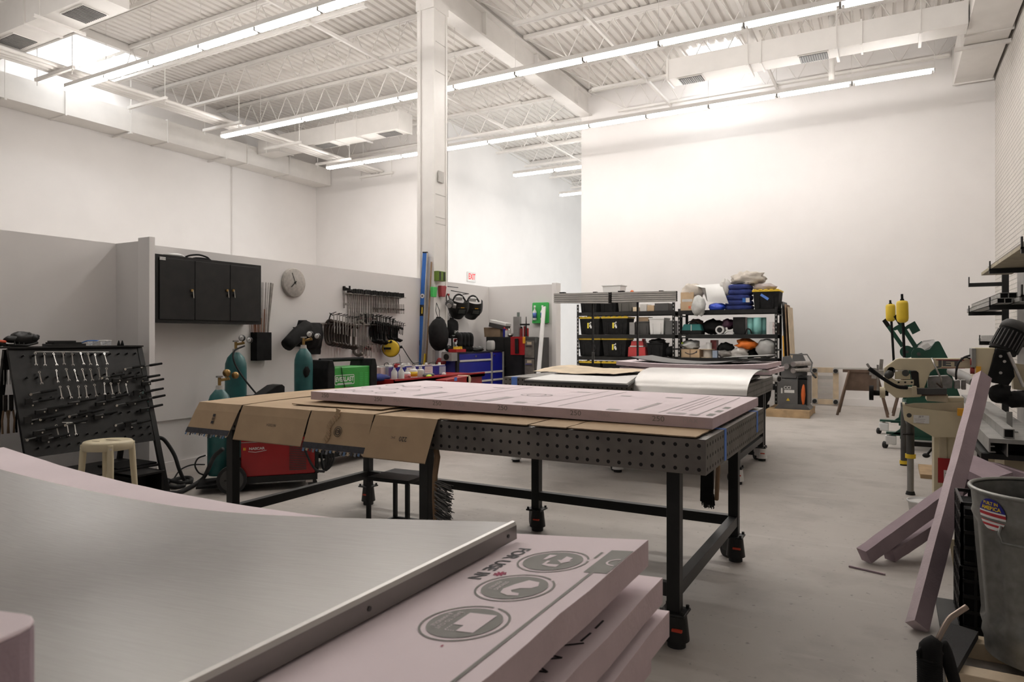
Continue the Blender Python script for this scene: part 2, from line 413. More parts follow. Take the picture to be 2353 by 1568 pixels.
# strip lights
def fixture(label, group):
    t = thing('strip_light', label, 'light', (0, 0, 5.67), 0, group)
    a = MB(); a.bx(STEELW, (-.6, -.035, .02), (.6, .035, .09)); a.bx(STEELW, (-.6, -.055, .012), (.6, .055, .02))
    a.bx(MGREY, (-.598, -.05, -.035), (-.585, .05, .02)); a.bx(MGREY, (.585, -.05, -.035), (.598, .05, .02)); part('housing', a, t)
    for s in (-1, 1):
        a = MB(); a.cyl(GLOW, (-.55, s * .034, -.022), (.55, s * .034, -.022), .019, n=8); part('tube', a, t)
    a = MB(); a.cyl(STEELW, (.59, 0, .09), (.59, 0, 1.4), .004, n=5); part('hanger_wire', a, t)
    return t
RX0 = .63
rows = [(6.64, 'front'), (9.82, 'middle'), (12.95, 'rear')]
fx = fixture('', '')
for i, (y, nm) in enumerate(rows):
    lab = 'glowing twin tube strip light in the %s hanging row' % {'front': 'first, nearest', 'middle': 'second, middle', 'rear': 'third, rearmost'}[nm]
    grp = 'strip lights of the %s row' % nm
    for k in range(11):
        if i == 0 and k == 0:
            o = fx; o.location = (RX0 - .6, y, 5.67); o['label'] = lab; o['group'] = grp
        else: o = dup(fx, (RX0 - .6 - 1.2 * k, y, 5.67), label=lab, group=grp)
for y, xs, lab, grp in ((15.95, -8.8, 'glowing strip light in the nearer hall row left of the tall wall', 'strip lights of the nearer hall row'), (18.85, -8.8, 'glowing strip light in the farther hall row left of the tall wall', 'strip lights of the farther hall row')):
    for k in range(5): dup(fx, (xs + .6 + 1.2 * k, y, 5.67), label=lab, group=grp)
for k in range(7): dup(fx, (RX0 - 1.2 * (k + 4), 3.4, 5.67), label='added unseen strip light in the row overhead', group='added strip lights overhead')  # out-of-view row, added for lighting and kept off the near right
# ducts
def duct(name, label, lo, hi, axis, grilles=(), seams=(), ends=True):
    t = thing(name, label, 'duct', ((lo[0] + hi[0]) / 2, (lo[1] + hi[1]) / 2, lo[2]))
    a = MB(); a.bx(STEELW, lo, hi); part('duct_body', a, t, w=True)
    for s in seams:
        a = MB(); g = .025
        if axis == 'x': a.bx(STEELW, (s - .015, lo[1] - g, lo[2] - g), (s + .015, hi[1] + g, hi[2] + g))
        else: a.bx(STEELW, (lo[0] - g, s - .015, lo[2] - g), (hi[0] + g, s + .015, hi[2] + g))
        part('flange', a, t, w=True)
    for gx, gy, sx, sy in grilles:
        a = MB(); a.bx(STEELW, (gx - sx / 2 - .02, gy - sy / 2 - .02, lo[2] - .012), (gx + sx / 2 + .02, gy + sy / 2 + .02, lo[2] - .002))
        a.bx(DGREY, (gx - sx / 2, gy - sy / 2, lo[2] - .016), (gx + sx / 2, gy + sy / 2, lo[2] - .012))
        k = 12
        for i in range(k): a.box(MGREY, (gx - sx / 2 + sx * (i + .5) / k, gy, lo[2] - .02), (.012, sy, .01))
        part('grille', a, t, w=True)
    return t
t = duct('air_duct', 'long white square duct along the top of the left wall', (XL + .01, -1, 5.8), (-14.4, YB - .02, 6.28), 'y', seams=[1, 3.2, 5.4, 7.6, 9.8, 12, 13.4])
for y in (6.5, 8.9, 11.3):
    a = MB(); a.bx(STEELW, (XL, y - .02, 5.74), (-14.3, y + .02, 5.775)); a.cyl(STEELW, (-14.33, y, 5.76), (-14.33, y, 7.1), .006, n=6); part('hanger', a, t, w=True)
t = duct('branch_duct', 'white branch duct with two grey grilles in the middle of the left bay', (-14.38, 12.32, 6.1), (-9.75, 12.78, 6.5), 'x', grilles=[(-12.2, 12.55, .5, .3), (-10.2, 12.55, .5, .3)], seams=[-13.6, -11.7, -9.77])
for x in (-13, -11): 
    a = MB(); a.cyl(STEELW, (x, 12.28, 6.06), (x, 12.28, 7.1), .006, n=6); a.bx(STEELW, (x - .02, 12.2, 6.05), (x + .02, 12.86, 6.08)); part('hanger', a, t, w=True)
t = duct('branch_duct', 'white branch duct with two dark grilles in the top left corner', (-14.38, 5.49, 6.12), (-9.7, 6.0, 6.6), 'x', grilles=[(-12.3, 5.75, .55, .34), (-10.4, 5.75, .55, .34)], seams=[-13.6, -11.5])
for x in (-12.8, -11.0):
    a = MB(); a.cyl(STEELW, (x, 5.44, 6.08), (x, 5.44, 7.1), .006, n=6); a.bx(STEELW, (x - .02, 5.36, 6.06), (x + .02, 6.1, 6.1)); part('hanger', a, t, w=True)
t = duct('air_duct', 'wide white duct running toward the back wall in the top right corner', (1.02, -1, 6.0), (1.6, YB - .02, 6.62), 'y', seams=[9.4, 12.6, 14.9])
a = MB(); a.bx(STEELW, (.9, 13.0, 5.93), (1.64, 13.06, 5.985)); part('hanger', a, t, w=True)
t = duct('branch_duct', 'white branch duct with two slotted grilles below the right roof bay', (-3.5, 12.0, 5.95), (1.0, 12.4, 6.3), 'x', grilles=[(-3.1, 12.2, .4, .3), (-1.1, 12.2, .42, .3)], seams=[-3.48, -1.9, -.4])
for x in (-2.1, -.75, .4):
    a = MB(); a.cyl(STEELW, (x, 11.97, 5.9), (x, 11.97, 7.1), .008, n=6); a.bx(STEELW, (x - .02, 11.9, 5.9), (x + .02, 12.5, 5.94)); part('hanger', a, t, w=True)
# trapeze-hung conduits over the left bay
q = thing('conduit_run', 'bundle of white pipes hung on short cross bars along the left bay', 'conduit', (-12.5, 9, 5.9))
for i, (x, r) in enumerate(((-12.82, .038), (-12.70, .04), (-12.57, .045), (-12.44, .038))):
    a = MB(); a.cyl(STEELW, (x, 2.5, 5.99), (x, 14.95, 5.99), r, n=10); part('pipe', a, q, w=True)
for k in range(6):
    y = 6.49 + 1.69 * k
    a = MB(); a.bx(STEELW, (-13.25, y - .025, 5.88), (-12.05, y + .025, 5.935))
    for x in (-13.2, -12.1): a.cyl(STEELW, (x, y, 5.8), (x, y, 6.49), .008, n=6)
    part('cross_bar', a, q, w=True)
# skylight
SKYL = mat('skylight', (.9, .95, 1), .4, emit=(.93, .97, 1.0), strength=7, var=0)
q = MB(); q.bx(SKYL, (-14.9, 7.2, 7.12), (-13.3, 8.6, 7.14)); o = struct('window_1', q)
q = MB()
for lo, hi in (((-14.95, 7.1, 7.0), (-13.2, 7.2, 7.15)), ((-14.95, 8.6, 7.0), (-13.2, 8.7, 7.15)), ((-13.3, 7.2, 7.0), (-13.2, 8.6, 7.15))): q.bx(STEELW, lo, hi)
struct('trim_2', q)
q = MB(); q.bx(SKYL, (-3.6, 13.8, 7.12), (-2.6, 14.5, 7.14)); struct('window_2', q)
# plumbing and little things on walls
q = MB(); q.cyl(STEELW, (-14.97, 12.0, 2.2), (-14.97, 12.0, 5.8), .012, n=6); solo('wall_pipe', 'thin white vertical pipe on the left upper wall under the duct', 'pipe', q)
for x, y, z0, z1, lab in ((-.93, 13.6, 6.0, 7.15, 'short thick white drop pipe above the right end of the rear light row'), (-.3, 13.6, 6.5, 7.15, 'thinner white drop pipe at the right end of the rear joist')):
    q = MB(); q.cyl(STEELW, (x, y, z0), (x, y, z1), .05 if z0 < 6.3 else .04); solo('hanging_pipe', lab, 'pipe', q)
# exit sign on the hall wall
RSIGN = mat('sign red', (.75, .03, .04), .5, emit=(.9, .05, .05), strength=.4, var=.02)
p = W(1083, 638, X=-10.38)
t = thing('exit_sign', 'white exit sign with red letters high on the hall wall', 'sign', (-10.4, p.y, p.z - .12))
a = MB(); a.bx(PLW, (.0, -.22, 0), (.04, .22, .27)); part('sign_box', a, t, .004)
a = MB(); a.text(RSIGN, 'EXIT', .23, EX((.043, 0, .135)), sx=.75, bold=.004); part('lettering', a, t)
# ================= foreground: foam stack with bent sheet
def fz(x): return .885 + .044 * (x + 1.68) ** 2
def board(name, label, x0, x1, y0, y1, top, group=None, th=.0508, zf=None, ink=None, me=PINK, edge=PINKE, rough=0):
    b = MB(); g = zf or (lambda x: top)
    def fn(u, v):
        x, y = x0 + (x1 - x0) * u, y0 + (y1 - y0) * v
        j = rough * noise.noise(Vector((x * 9, y * 9, top))) if u in (0, 1) or v in (0, 1) else 0
        return (x + j, y + j, g(x))
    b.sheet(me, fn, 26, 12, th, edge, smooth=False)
    if ink: ink(b)
    return solo(name, label, 'foam board', b, group)
FX0, FX1, FY0, FY1 = -2.85, -.41, .07, 1.29
def ink_top(b):
    fn = lambda v: Vector((v.x, v.y, fz(v.x) + .0009 + v.z))
    def poly(m, pts, dz=0.0): b.add([fn(Vector((x, y, dz))) for x, y in pts], [tuple(range(len(pts)))], m)
    def ring(m, c, r0, r1, a0=0, a1=360, n=48, dz=0.0):
        vs = []; 
        for i in range(n + 1):
            a = R(a0 + (a1 - a0) * i / n)
            for r in (r0, r1): vs.append(fn(Vector((c[0] + r * cos(a), c[1] + r * sin(a), dz))))
        b.add(vs, [(2 * i, 2 * i + 1, 2 * i + 3, 2 * i + 2) for i in range(n)], m)
    # letters run toward -Y with their tops toward +X
    def Q(x, y): return face((x, y, 0), (0, -1, 0), (1, 0, 0))
    def txt(m, t, s, x, y, dz=0.0, **k): b.text(m, t, s, Q(x, y), fn=lambda v: fn(Vector((v.x, v.y, dz))), **k)
    cs = [(-.536, 1.12), (-.534, .972), (-.530, .817)]
    for k, c in enumerate(cs):
        ring(INK, c, 0, .055); ring(INK, c, .0625, .066, 20 + 30 * k, 372 + 30 * k)
    def loc(c, pts): return [(c[0] + v, c[1] - u) for u, v in pts]       # u along the reading direction, v up
    c = cs[2]   # board with a notched corner
    poly(PINK, loc(c, [(-.034, -.012), (.012, -.012), (.012, .006), (.032, .006), (.032, .034), (-.034, .034)]), .0006)
    for i in range(4): 
        poly(PINK, loc(c, [(.014 + .005 * i, -.013), (.017 + .005 * i, -.013), (.017 + .005 * i, -.011), (.014 + .005 * i, -.011)]), .0006)
        poly(PINK, loc(c, [(.031, -.011 + .004 * i), (.033, -.011 + .004 * i), (.033, -.009 + .004 * i), (.031, -.009 + .004 * i)]), .0006)
    txt(PINK, 'EASY TO CUT', .0105, c[0] - .027, c[1], .0007); txt(PINK, '& HANDLE', .0105, c[0] - .039, c[1], .0007)
    c = cs[1]   # bent arm
    pts = [(-.036, .008), (-.03, .03), (-.012, .037), (0, .03), (.004, .012), (.016, .002), (.024, .008), (.026, .022), (.036, .026), (.039, .008), (.03, -.010), (.012, -.014), (-.012, -.006)]
    poly(PINK, loc(c, pts), .0006)
    txt(PINK, 'STRONG', .0105, c[0] - .025, c[1], .0007); txt(PINK, 'FLEXIBLE', .0095, c[0] - .037, c[1], .0007)
    c = cs[0]   # turning arrows
    poly(PINK, loc(c, [(-.03, .014), (-.006, .014), (-.006, .006), (.012, .022), (-.006, .038), (-.006, .03), (-.022, .03)]), .0006)
    poly(PINK, loc(c, [(.034, .008), (.034, .022), (.02, .022), (.02, -.004), (.002, -.004), (.002, -.01), (.026, -.01)]), .0006)
    poly(PINK, loc(c, [(-.034, -.006), (-.004, -.016), (-.004, -.022), (-.034, -.022)]), .0006)
    txt(DINK, 'FOR USE IN', .036, -.628, 1.09, sx=1.05, bold=.001)
    poly(INK, [(-.443, .1), (-.437, .1), (-.437, 1.08), (-.443, 1.08)])
    poly(INK, [(-.455, 1.07), (-.4125, 1.07), (-.4125, 1.205), (-.455, 1.205)]); ring(PINK, (-.4165, 1.13), .016, .02, 90, 270, 16, .0006)
    poly(INK, [(-.47, 1.15), (-.465, 1.15), (-.465, 1.19), (-.47, 1.19)])
    # red marker star and specks
    MK = mat('marker', (.35, .03, .09), .8)
    for a in range(0, 180, 45): 
        d = Vector((cos(R(a)), sin(R(a)))) * .012; e = Vector((-d.y, d.x)) * .16
        poly(MK, [(-.595 + d.x + e.x, 1.03 + d.y + e.y), (-.595 - d.x + e.x, 1.03 - d.y + e.y), (-.595 - d.x - e.x, 1.03 - d.y - e.y), (-.595 + d.x - e.x, 1.03 + d.y - e.y)])
    poly(MK, [(-.515, .735), (-.512, .735), (-.512, .74), (-.515, .74)])
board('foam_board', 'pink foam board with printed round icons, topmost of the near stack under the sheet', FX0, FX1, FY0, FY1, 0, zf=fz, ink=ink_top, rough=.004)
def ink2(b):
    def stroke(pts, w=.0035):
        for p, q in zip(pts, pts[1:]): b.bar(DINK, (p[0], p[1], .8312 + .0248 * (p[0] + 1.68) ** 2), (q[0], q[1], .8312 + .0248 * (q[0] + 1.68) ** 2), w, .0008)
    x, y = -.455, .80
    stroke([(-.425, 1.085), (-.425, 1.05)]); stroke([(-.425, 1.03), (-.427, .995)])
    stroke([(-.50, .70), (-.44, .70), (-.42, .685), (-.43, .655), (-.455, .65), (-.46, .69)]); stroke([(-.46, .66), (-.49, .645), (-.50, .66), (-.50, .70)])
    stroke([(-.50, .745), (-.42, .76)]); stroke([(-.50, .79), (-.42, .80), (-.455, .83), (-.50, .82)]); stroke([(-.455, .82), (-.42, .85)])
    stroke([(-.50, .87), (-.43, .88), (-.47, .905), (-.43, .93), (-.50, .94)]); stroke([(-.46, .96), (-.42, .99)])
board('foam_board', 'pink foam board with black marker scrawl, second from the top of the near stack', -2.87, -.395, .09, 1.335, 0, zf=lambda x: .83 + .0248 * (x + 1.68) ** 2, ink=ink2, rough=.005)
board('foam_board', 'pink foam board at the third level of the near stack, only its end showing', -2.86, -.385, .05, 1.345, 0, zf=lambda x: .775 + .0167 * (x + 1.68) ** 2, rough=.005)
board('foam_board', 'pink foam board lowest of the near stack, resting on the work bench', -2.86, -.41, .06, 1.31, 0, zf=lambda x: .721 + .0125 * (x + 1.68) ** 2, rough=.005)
t = thing('work_bench', 'dark metal work bench hidden under the near foam stack', 'bench', (-1.6, .68, 0))
a = MB(); a.bx(FIXT, (-2.7, .12, .60), (-.55, 1.2, .667)); part('bench_top', a, t, .004, w=True)
for x in (-2.6, -.66):
    for y in (.2, 1.12): a = MB(); a.bx(BLACK, (x - .03, y - .03, 0), (x + .03, y + .03, .60)); part('leg', a, t, w=True)
# the sheet: folded lip along the right and a folded edge
def sz(x):
    u = min(1, max(0, (x + 1.75) / 1.05)); u = u * u * (3 - 2 * u)
    return fz(x) + .006 + .032 * u
t = thing('metal_sheet', 'large bent grey steel sheet with folded edge lying on the near foam stack', 'metal sheet', (-1.8, .6, .89))
q = MB()
SX0, SX1, SY0 = -2.83, -.685, .02
def sy1(x): return 1.13 + .105 * min(1, max(0, (x + 2.5) / 1.8))
def fn(u, v):
    x = SX0 + (SX1 - SX0) * u; y = SY0 + (sy1(x) - SY0) * v
    return (x, y, sz(x) + .006 * math.exp(-((x + 1.15) / .25) ** 2 - ((y - .55) / .3) ** 2))
q.sheet(SHEET, fn, 40, 16, .0015); part('sheet', q, t, w=True)
q = MB(); zt = sz(SX1)
prof = [(SX1 - .004, zt - .001), (SX1 + .002, zt + .0045), (SX1 + .008, zt + .003), (SX1 + .011, zt - .004), (SX1 + .012, zt - .032), (SX1 + .009, zt - .032), (SX1 + .006, zt - .006)]
q.add([(x, y, z) for y in (SY0, 1.235) for x, z in prof], [(i, i + 1, 8 + i, 7 + i) for i in range(3)], SHEETL, False)  # brighter metal on the crest of the fold paints in its highlight
q.add([(x, y, z) for y in (SY0, 1.235) for x, z in prof[3:]], [(i, i + 1, 5 + i, 4 + i) for i in range(3)], SHEET, False)
for y in (.33, .78, 1.20): q.cyl(DGREY, (SX1 + .0115, y, zt - .018), (SX1 + .0128, y, zt - .018), .004, n=8)
part('folded_edge', q, t, w=True)
# offcut standing at the lower left
q = MB(); pl = rounded(.42, .3, .03, 4)
q.prism(PINK, pl, .004, T(0, 0, .135)); q.prism(PINKD, pl, .135)  # sides take the darker pink, painting in the block's shade
ob = solo('foam_block', 'blurred pink foam block standing on the steel sheet at the near edge', 'foam block', q, bevel=.008)
pB = W(92, 1408, Z=1.10); ob.location = (pB.x - .146, pB.y - .199, .961); ob.rotation_euler = (0, 0, R(15))
# ================= fixture tables
HOLE = mat('hole', (.008, .007, .007), .8)
def fixture_table(name, label, x0, x1, y0, y1, top, legx, caster_mat, tapes, side=.15, rails=True, gussets=()):
    t = thing(name, label, 'table', ((x0 + x1) / 2, (y0 + y1) / 2, 0))
    a = MB(); a.bx(FIXT, (x0, y0, top - .014), (x1, y1, top))
    for lo, hi in (((x0, y0, top - side), (x1, y0 + .014, top - .014)), ((x0, y1 - .014, top - side), (x1, y1, top - .014)), ((x0, y0 + .0141, top - side), (x0 + .014, y1 - .0141, top - .014)), ((x1 - .014, y0 + .0141, top - side), (x1, y1 - .0141, top - .014))): a.bx(FIXT, lo, hi)
    sp = .0505; n = 10
    def disc(c, ax, r=.0085):
        M = EX(c) if ax == 'x' else EY(c) if ax == 'y' else T(*c)
        a.add([(r * cos(2 * pi * i / n), r * sin(2 * pi * i / n), 0) for i in range(n)], [tuple(range(n))], HOLE, False, M)
    for k in range(3):
        z = top - .027 - sp * k
        x = x1 - .028
        while x > x0: disc((x, y0 - .0006, z), 'y'); x -= sp
        y = y0 + .028
        while y < y1: disc((x1 + .0006, y, z), 'x'); y += sp
    x = x1 - .03
    while x > x0:
        y = y0 + .03
        while y < y1: disc((x, y, top + .0005), 'z'); y += sp * 2
        x -= sp * 2
    part('tabletop', a, t, w=True)
    for g in gussets:
        a = MB(); a.prism(FIXT, [(-.05, 0), (.05, 0), (.015, -.04), (-.015, -.04)], .02, EY((g, y0 + .25, top - side))); a.bx(FIXT, (g - .01, y0 + .02, top - side), (g + .01, y1 - .02, top - .02)); part('underside_rib', a, t, w=True)
    lw = .029
    for x in legx:
        for y in (y0 + .085, y1 - .1):
            a = MB(); a.bx(BLACK, (x - lw, y - lw, .15), (x + lw, y + lw, top - .015)); part('leg', a, t, .003, w=True)
            c = MB(); c.box(BLACK, (x, y, .145), (.115, .115, .012))
            for u in (-.045, .045):
                for v in (-.045, .045): c.cyl(BLACK, (x + u, y + v, .15), (x + u, y + v, .164), .009, n=6)
            c.cyl(caster_mat, (x + .012, y - .012, .03), (x + .012, y - .012, .138), .056, .044, n=16)
            c.cyl(RUBBER, (x + .012, y - .012, 0), (x + .012, y - .012, .03), .04, n=16)
            c.box(caster_mat, (x - .022, y + .025, .09), (.075, .075, .085), rz=.8)
            w_ = part('caster', c, t, .004, w=True)
            c = MB(); c.cyl(RUBBER, (x - .07, y + .04, .043), (x - .032, y + .075, .043), .043, n=18); part('wheel', c, w_, w=True)
            c = MB(); c.box(mat('orange dial', (.55, .05, .02), .5), (x + .028, y - .066, .088), (.044, .014, .010)); part('adjuster', c, w_, w=True)
    rz = .24
    if rails:
        ya, yb = y0 + .085, y1 - .1
        for lo, hi in (((legx[0], ya - .025, rz - .025), (legx[-1], ya + .025, rz + .025)),) if rails == 'all' else (): pass
        r = [((legx[0], yb - .025, rz - .03), (legx[-1], yb + .025, rz + .03)), ((legx[0] - .025, ya, rz - .03), (legx[0] + .025, yb, rz + .03)), ((legx[-1] - .025, ya, rz - .03), (legx[-1] + .025, yb, rz + .03)), ((legx[0], ya - .02, rz - .03), (legx[-1], ya + .02, rz + .03))]
        for lo, hi in r: a = MB(); a.bx(BLACK, lo, hi); part('rail', a, t, .003, w=True)
    for (ax, c, w_, z0) in tapes:
        a = MB()
        if ax == 'x': a.box(TAPE, (x1 + .0015, c, (top + z0) / 2), (.0012, w_, top - z0)); a.box(TAPE, (x1 - .03, c, top + .001), (.06, w_, .001))
        else: a.box(TAPE, (c, y0 - .0015, (top + z0) / 2), (w_, .0012, top - z0)); a.box(TAPE, (c, y0 + .03, top + .001), (w_, .06, .001))
        part('tape_strip', a, t, w=True)
    return t
T1 = dict(x0=-3.86, x1=-.675, y0=2.888, y1=4.373, top=.92)
fixture_table('fixture_table', 'black legged steel fixture table with rows of holes, holding cardboard and a foam board', legx=(-3.70, -2.17, -.83), caster_mat=SATIN, tapes=[('x', 3.27, .045, .775), ('x', 4.14, .05, .80)], gussets=(-2.0, -1.72, -1.4, -1.1), **T1)
fixture_table('fixture_table', 'farther steel fixture table with blue tape, holding steel plates and a curved sheet', -3.66, -1.13, 6.42, 7.95, .92, (-3.56, -2.4, -1.24), PLW, [('y', -3.53, .07, .80)])
# cardboard over table one
BLKP = mat('printed edge', (.035, .035, .045), .6, var=.3, scale=40)
def cardboard(label, x0, x1, y1, drop, out, printed=None, group=None, z=.923, skew=0.0, mark=None, lift=.0):
    """sheet lying on the table whose front flap hangs over the edge"""
    b = MB(); y0 = 2.878
    def fn(u, v):
        x = x0 + (x1 - x0) * u
        if v >= .4:
            q = (v - .4) / .6; return (x, y0 + (y1 - y0) * q, z + .004 + lift * sin(pi * q) + .003 * noise.noise(Vector((x * 4, q * 3, z))))
        q = 1 - v / .4
        return (x - skew * q * drop + .0 * u, y0 - .006 - out * q, z + .003 - drop * q)
    b.sheet(CARD, fn, 10, 10, .004, CARDD, smooth=False)
    if printed:
        L = Vector(fn(0, 0)); Rr = Vector(fn(1, 0)); n = 18
        dn = (L - Vector(fn(0, .1))).normalized()
        k = Vector((0, -.0022, 0))
        b.add([L + k, Rr + k, Rr + k - dn * .034, L + k - dn * .034], [(0, 1, 2, 3)], BLKP)
        CL = [mat('label blue', (.12, .2, .35), .6), mat('label tan', (.5, .4, .28), .6), BLKP, mat('label grey', (.2, .2, .22), .6)]
        for i in range(n):
            p = L + (Rr - L) * ((i + .1) / n); q = L + (Rr - L) * ((i + .75) / n); ln = .012 + .014 * random.random()
            b.add([p + dn * -.022, q + dn * -.022, q + dn * ln, p + dn * (ln - .006 * random.random())], [(3, 2, 1, 0)], CL[i % 4])
    if mark: mark(b, lambda u, v: (Vector(fn(u, v)), (Vector(fn(u + .02, v)) - Vector(fn(u, v))).normalized(), (Vector(fn(u, v + .02)) - Vector(fn(u, v))).normalized()))
    return solo('cardboard_sheet', label, 'cardboard', b, group)
def mk(kind):
    def f(b, at):
        p, x, y = at(.52, .2); M = face(p + Vector((0, -.004, 0)), x, y)
        if kind == 'box':
            for dy in (-.022, .0, .022): b.add([M @ Vector(v) for v in ((-.012, dy - .009, 0), (.012, dy - .009, 0), (.012, dy + .009, 0), (-.012, dy + .009, 0))], [(0, 1, 2, 3)], CARDD if dy == 0 else DINK)
            b.tube(DINK, [M @ Vector((.007 * cos(pi * i / 6), .007 * sin(pi * i / 6), .001)) for i in range(12)], .001, n=4, closed=True)
        elif kind == 'word': b.text(DINK, 'H2021N', .022, M)
        elif kind == 'seal':
            [b.tube(DINK, [M @ Vector((r * cos(2 * pi * i / 28), r * sin(2 * pi * i / 28), 0)) for i in range(28)], w_, n=4, closed=True) for r, w_ in ((.028, .0014), (.018, .002))]
            b.text(DINK, 'CB', .02, M, bold=.0005)
        elif kind == '220':
            b.text(DINK, '220', .035, M @ T(.02, 0, 0) @ RZ(180)); b.text(DINK, '2MC', .015, M @ T(-.045, .004, 0) @ RZ(180))
    return f
cardboard('leftmost hanging cardboard flap with a torn printed lower edge and small crate symbol', -3.90, -3.50, 4.36, .185, .07, True, z=.928, skew=.2, mark=mk('box'), lift=.012)
cardboard('plain cardboard flap with tiny printed code, second from the table end', -3.49, -2.92, 3.9, .20, .055, False, z=.925, skew=.1, mark=mk('word'), lift=.01)
cardboard('split cardboard flap with round printed seal and torn black lower edge', -2.91, -2.45, 3.6, .205, .06, True, z=.926, skew=.05, mark=mk('seal'), lift=.006)
cardboard('cardboard flap printed 220 upside down, nearest the bare table edge', -2.44, -2.03, 3.5, .215, .07, False, z=.924, skew=.12, mark=mk('220'))
def flat(label, x0, x1, y0, y1, z, curl=0.0, th=.005, m=CARD, name='cardboard_sheet', jag=.006, rz=0, cat='cardboard'):
    b = MB(); cx, cy = (x0 + x1) / 2, (y0 + y1) / 2
    def fn(u, v):
        x, y = (u - .5) * (x1 - x0), (v - .5) * (y1 - y0)
        j = jag * noise.noise(Vector((x * 23, y * 23, 3.3)))
        if v == 0: y += j
        if u in (0, 1): x += j
        c, s = cos(R(rz)), sin(R(rz))
        return (cx + x * c - y * s, cy + x * s + y * c, z + curl * (abs(u - .5) * 2) ** 2 + .003 * noise.noise(Vector((x * 3, y * 3, z * 50))))
    b.sheet(m, fn, 24, 8, th, CARDD if m is CARD else m, smooth=False)
    return solo(name, label, cat, b)
flat('narrow flat cardboard strip on the front table edge beside the flap printed 220', -2.02, -1.52, 2.885, 3.3, .932)
flat('flat cardboard strip on the front table edge, in the middle', -1.50, -1.31, 2.87, 3.28, .933)
flat('flat cardboard strip on the front table edge at its bare right corner', -1.30, -.71, 2.87, 3.26, .933)
flat('thin loose cardboard layer under the left end of the printed foam board', -3.2, -2.5, 3.0, 3.9, .942, curl=.004)
b = MB()
for i in range(14):
    x = -2.735 + .012 * sin(i * .7); z = .93 - .013 * i
    b.box(CARD, (x + .03 - .004 * i, 2.873 - .0045 * i, z + .012), (.03, .006, .011), M=RY(20 + 2 * i))
solo('torn_strip', 'curled corrugated strip torn out of the cardboard flap with the round seal', 'cardboard', b)
# foam board on table one
def ink_t(b):
    zz = lambda x: .985 + (1.011 - .985) * (-.70 - x) / 2.47 + .0012
    def poly(m, pts, dz=0): b.add([(x, y, zz(x) + dz) for x, y in pts], [tuple(range(len(pts)))], m)
    def rect(m, x, y, w, h): poly(m, [(x - w / 2, y - h / 2), (x + w / 2, y - h / 2), (x + w / 2, y + h / 2), (x - w / 2, y + h / 2)])
    def ring(c, r0, r1, m=INKF):
        n = 32; vs = []
        for i in range(n):
            a = 2 * pi * i / n
            for r in (r0, r1): vs.append((c[0] + r * cos(a), c[1] + r * sin(a), zz(c[0])))
        b.add(vs, [(2 * i, 2 * i + 1, (2 * i + 3) % (2 * n), (2 * i + 2) % (2 * n)) for i in range(n)], m)
    for x in (-2.28, -2.18, -1.62, -1.5, -.97, -.79):
        rect(INKF, x, 3.72, .008, 1.05)
    for x in (-.93, -.9, -.865): rect(INKF, x, 3.75, .004, .8)
    for x, y, w, h in ((-.89, 3.22, .16, .06), (-1.2, 3.2, .12, .05), (-1.10, 3.45, .05, .4), (-1.12, 4.0, .18, .05), (-1.75, 3.25, .12, .06), (-1.95, 3.35, .1, .3), (-2.0, 3.22, .10, .05), (-2.45, 3.4, .1, .3), (-1.72, 4.05, .16, .03), (-2.35, 4.05, .16, .03), (-1.4, 3.95, .12, .04), (-.80, 3.2, .08, .05)):
        rect(INKF, x, y, w * .55, h)
    for x in (-3.05, -2.9, -2.72): 
        for y in (3.3, 3.55, 3.8): ring((x, y), .055, .066)
    for x in (-1.86, -1.9): ring((x, 3.7), .07, .08)
    for y in (3.25, 3.42, 3.6): rect(INK, -.735, y, .03, .09)
    for i in range(6):
        x = -.95 - .42 * i
        b.text(INK, '250', .034, EY((x, 3.1235, zz(x) - .022)), sx=1.2); b.text(INKF, 'MAX', .03, EY((x + .15, 3.1235, zz(x) - .022)), sx=1.1)
board('foam_board', 'pink printed foam board lying on the cardboard of the nearer table', -3.17, -.70, 3.125, 4.335, .985, zf=lambda x: .985 + .026 * (-.70 - x) / 2.47, ink=ink_t)
# packing under its left end
# stool under the table
def stool_black(x, y, s=.31, h=.41):
    t = thing('low_stool', 'small square black metal stool under the nearer table', 'stool', (x, y, 0), R(4))
    a = MB(); a.box(SATIN, (0, 0, h - .012), (s + .02, s + .02, .024)); part('seat', a, t, .003)
    for u in (-1, 1):
        for v in (-1, 1): a = MB(); a.bx(BLACK, (u * s / 2 - .012, v * s / 2 - .012, 0), (u * s / 2 + .012, v * s / 2 + .012, h - .024)); part('leg', a, t)
    a = MB()
    for u in (-1, 1): a.bx(BLACK, (u * s / 2 - .01, -s / 2, .05), (u * s / 2 + .01, s / 2, .07)); a.bx(BLACK, (-s / 2, u * s / 2 - .01, .05), (s / 2, u * s / 2 + .01, .07))
    part('stretcher', a, t)
stool_black(-2.93, 3.72)
# wire brush hanging at the middle leg, bench brush at the far leg
t = thing('wire_brush', 'long handled brush with grey wire bristles hanging beside the middle front leg', 'brush', (-2.09, 2.97, .36))
a = MB(); a.tube(WOODD, [(-2.10, 2.955, .79), (-2.085, 2.95, .72), (-2.10, 2.95, .62), (-2.10, 2.95, .5), (-2.095, 2.95, .37)], [.012, .017, .015, .017, .014], fine=0); part('handle', a, t, w=True)
a = MB(); random.seed(3)
for i in range(170):
    z = .36 + .24 * random.random(); y = 2.95 + random.uniform(-.022, .022)
    a.cyl(MGREY if i % 3 else DGREY, (-2.09, y, z), (-2.005 + random.uniform(-.012, .012), y + random.uniform(-.01, .01), z - .03 + random.uniform(-.02, .02)), .0024, n=4, caps=False)
part('bristles', a, t, w=True)
t = thing('bench_brush', 'black bristled brush with brown handle hanging at the rear right table leg', 'brush', (-.93, 4.05, .36))
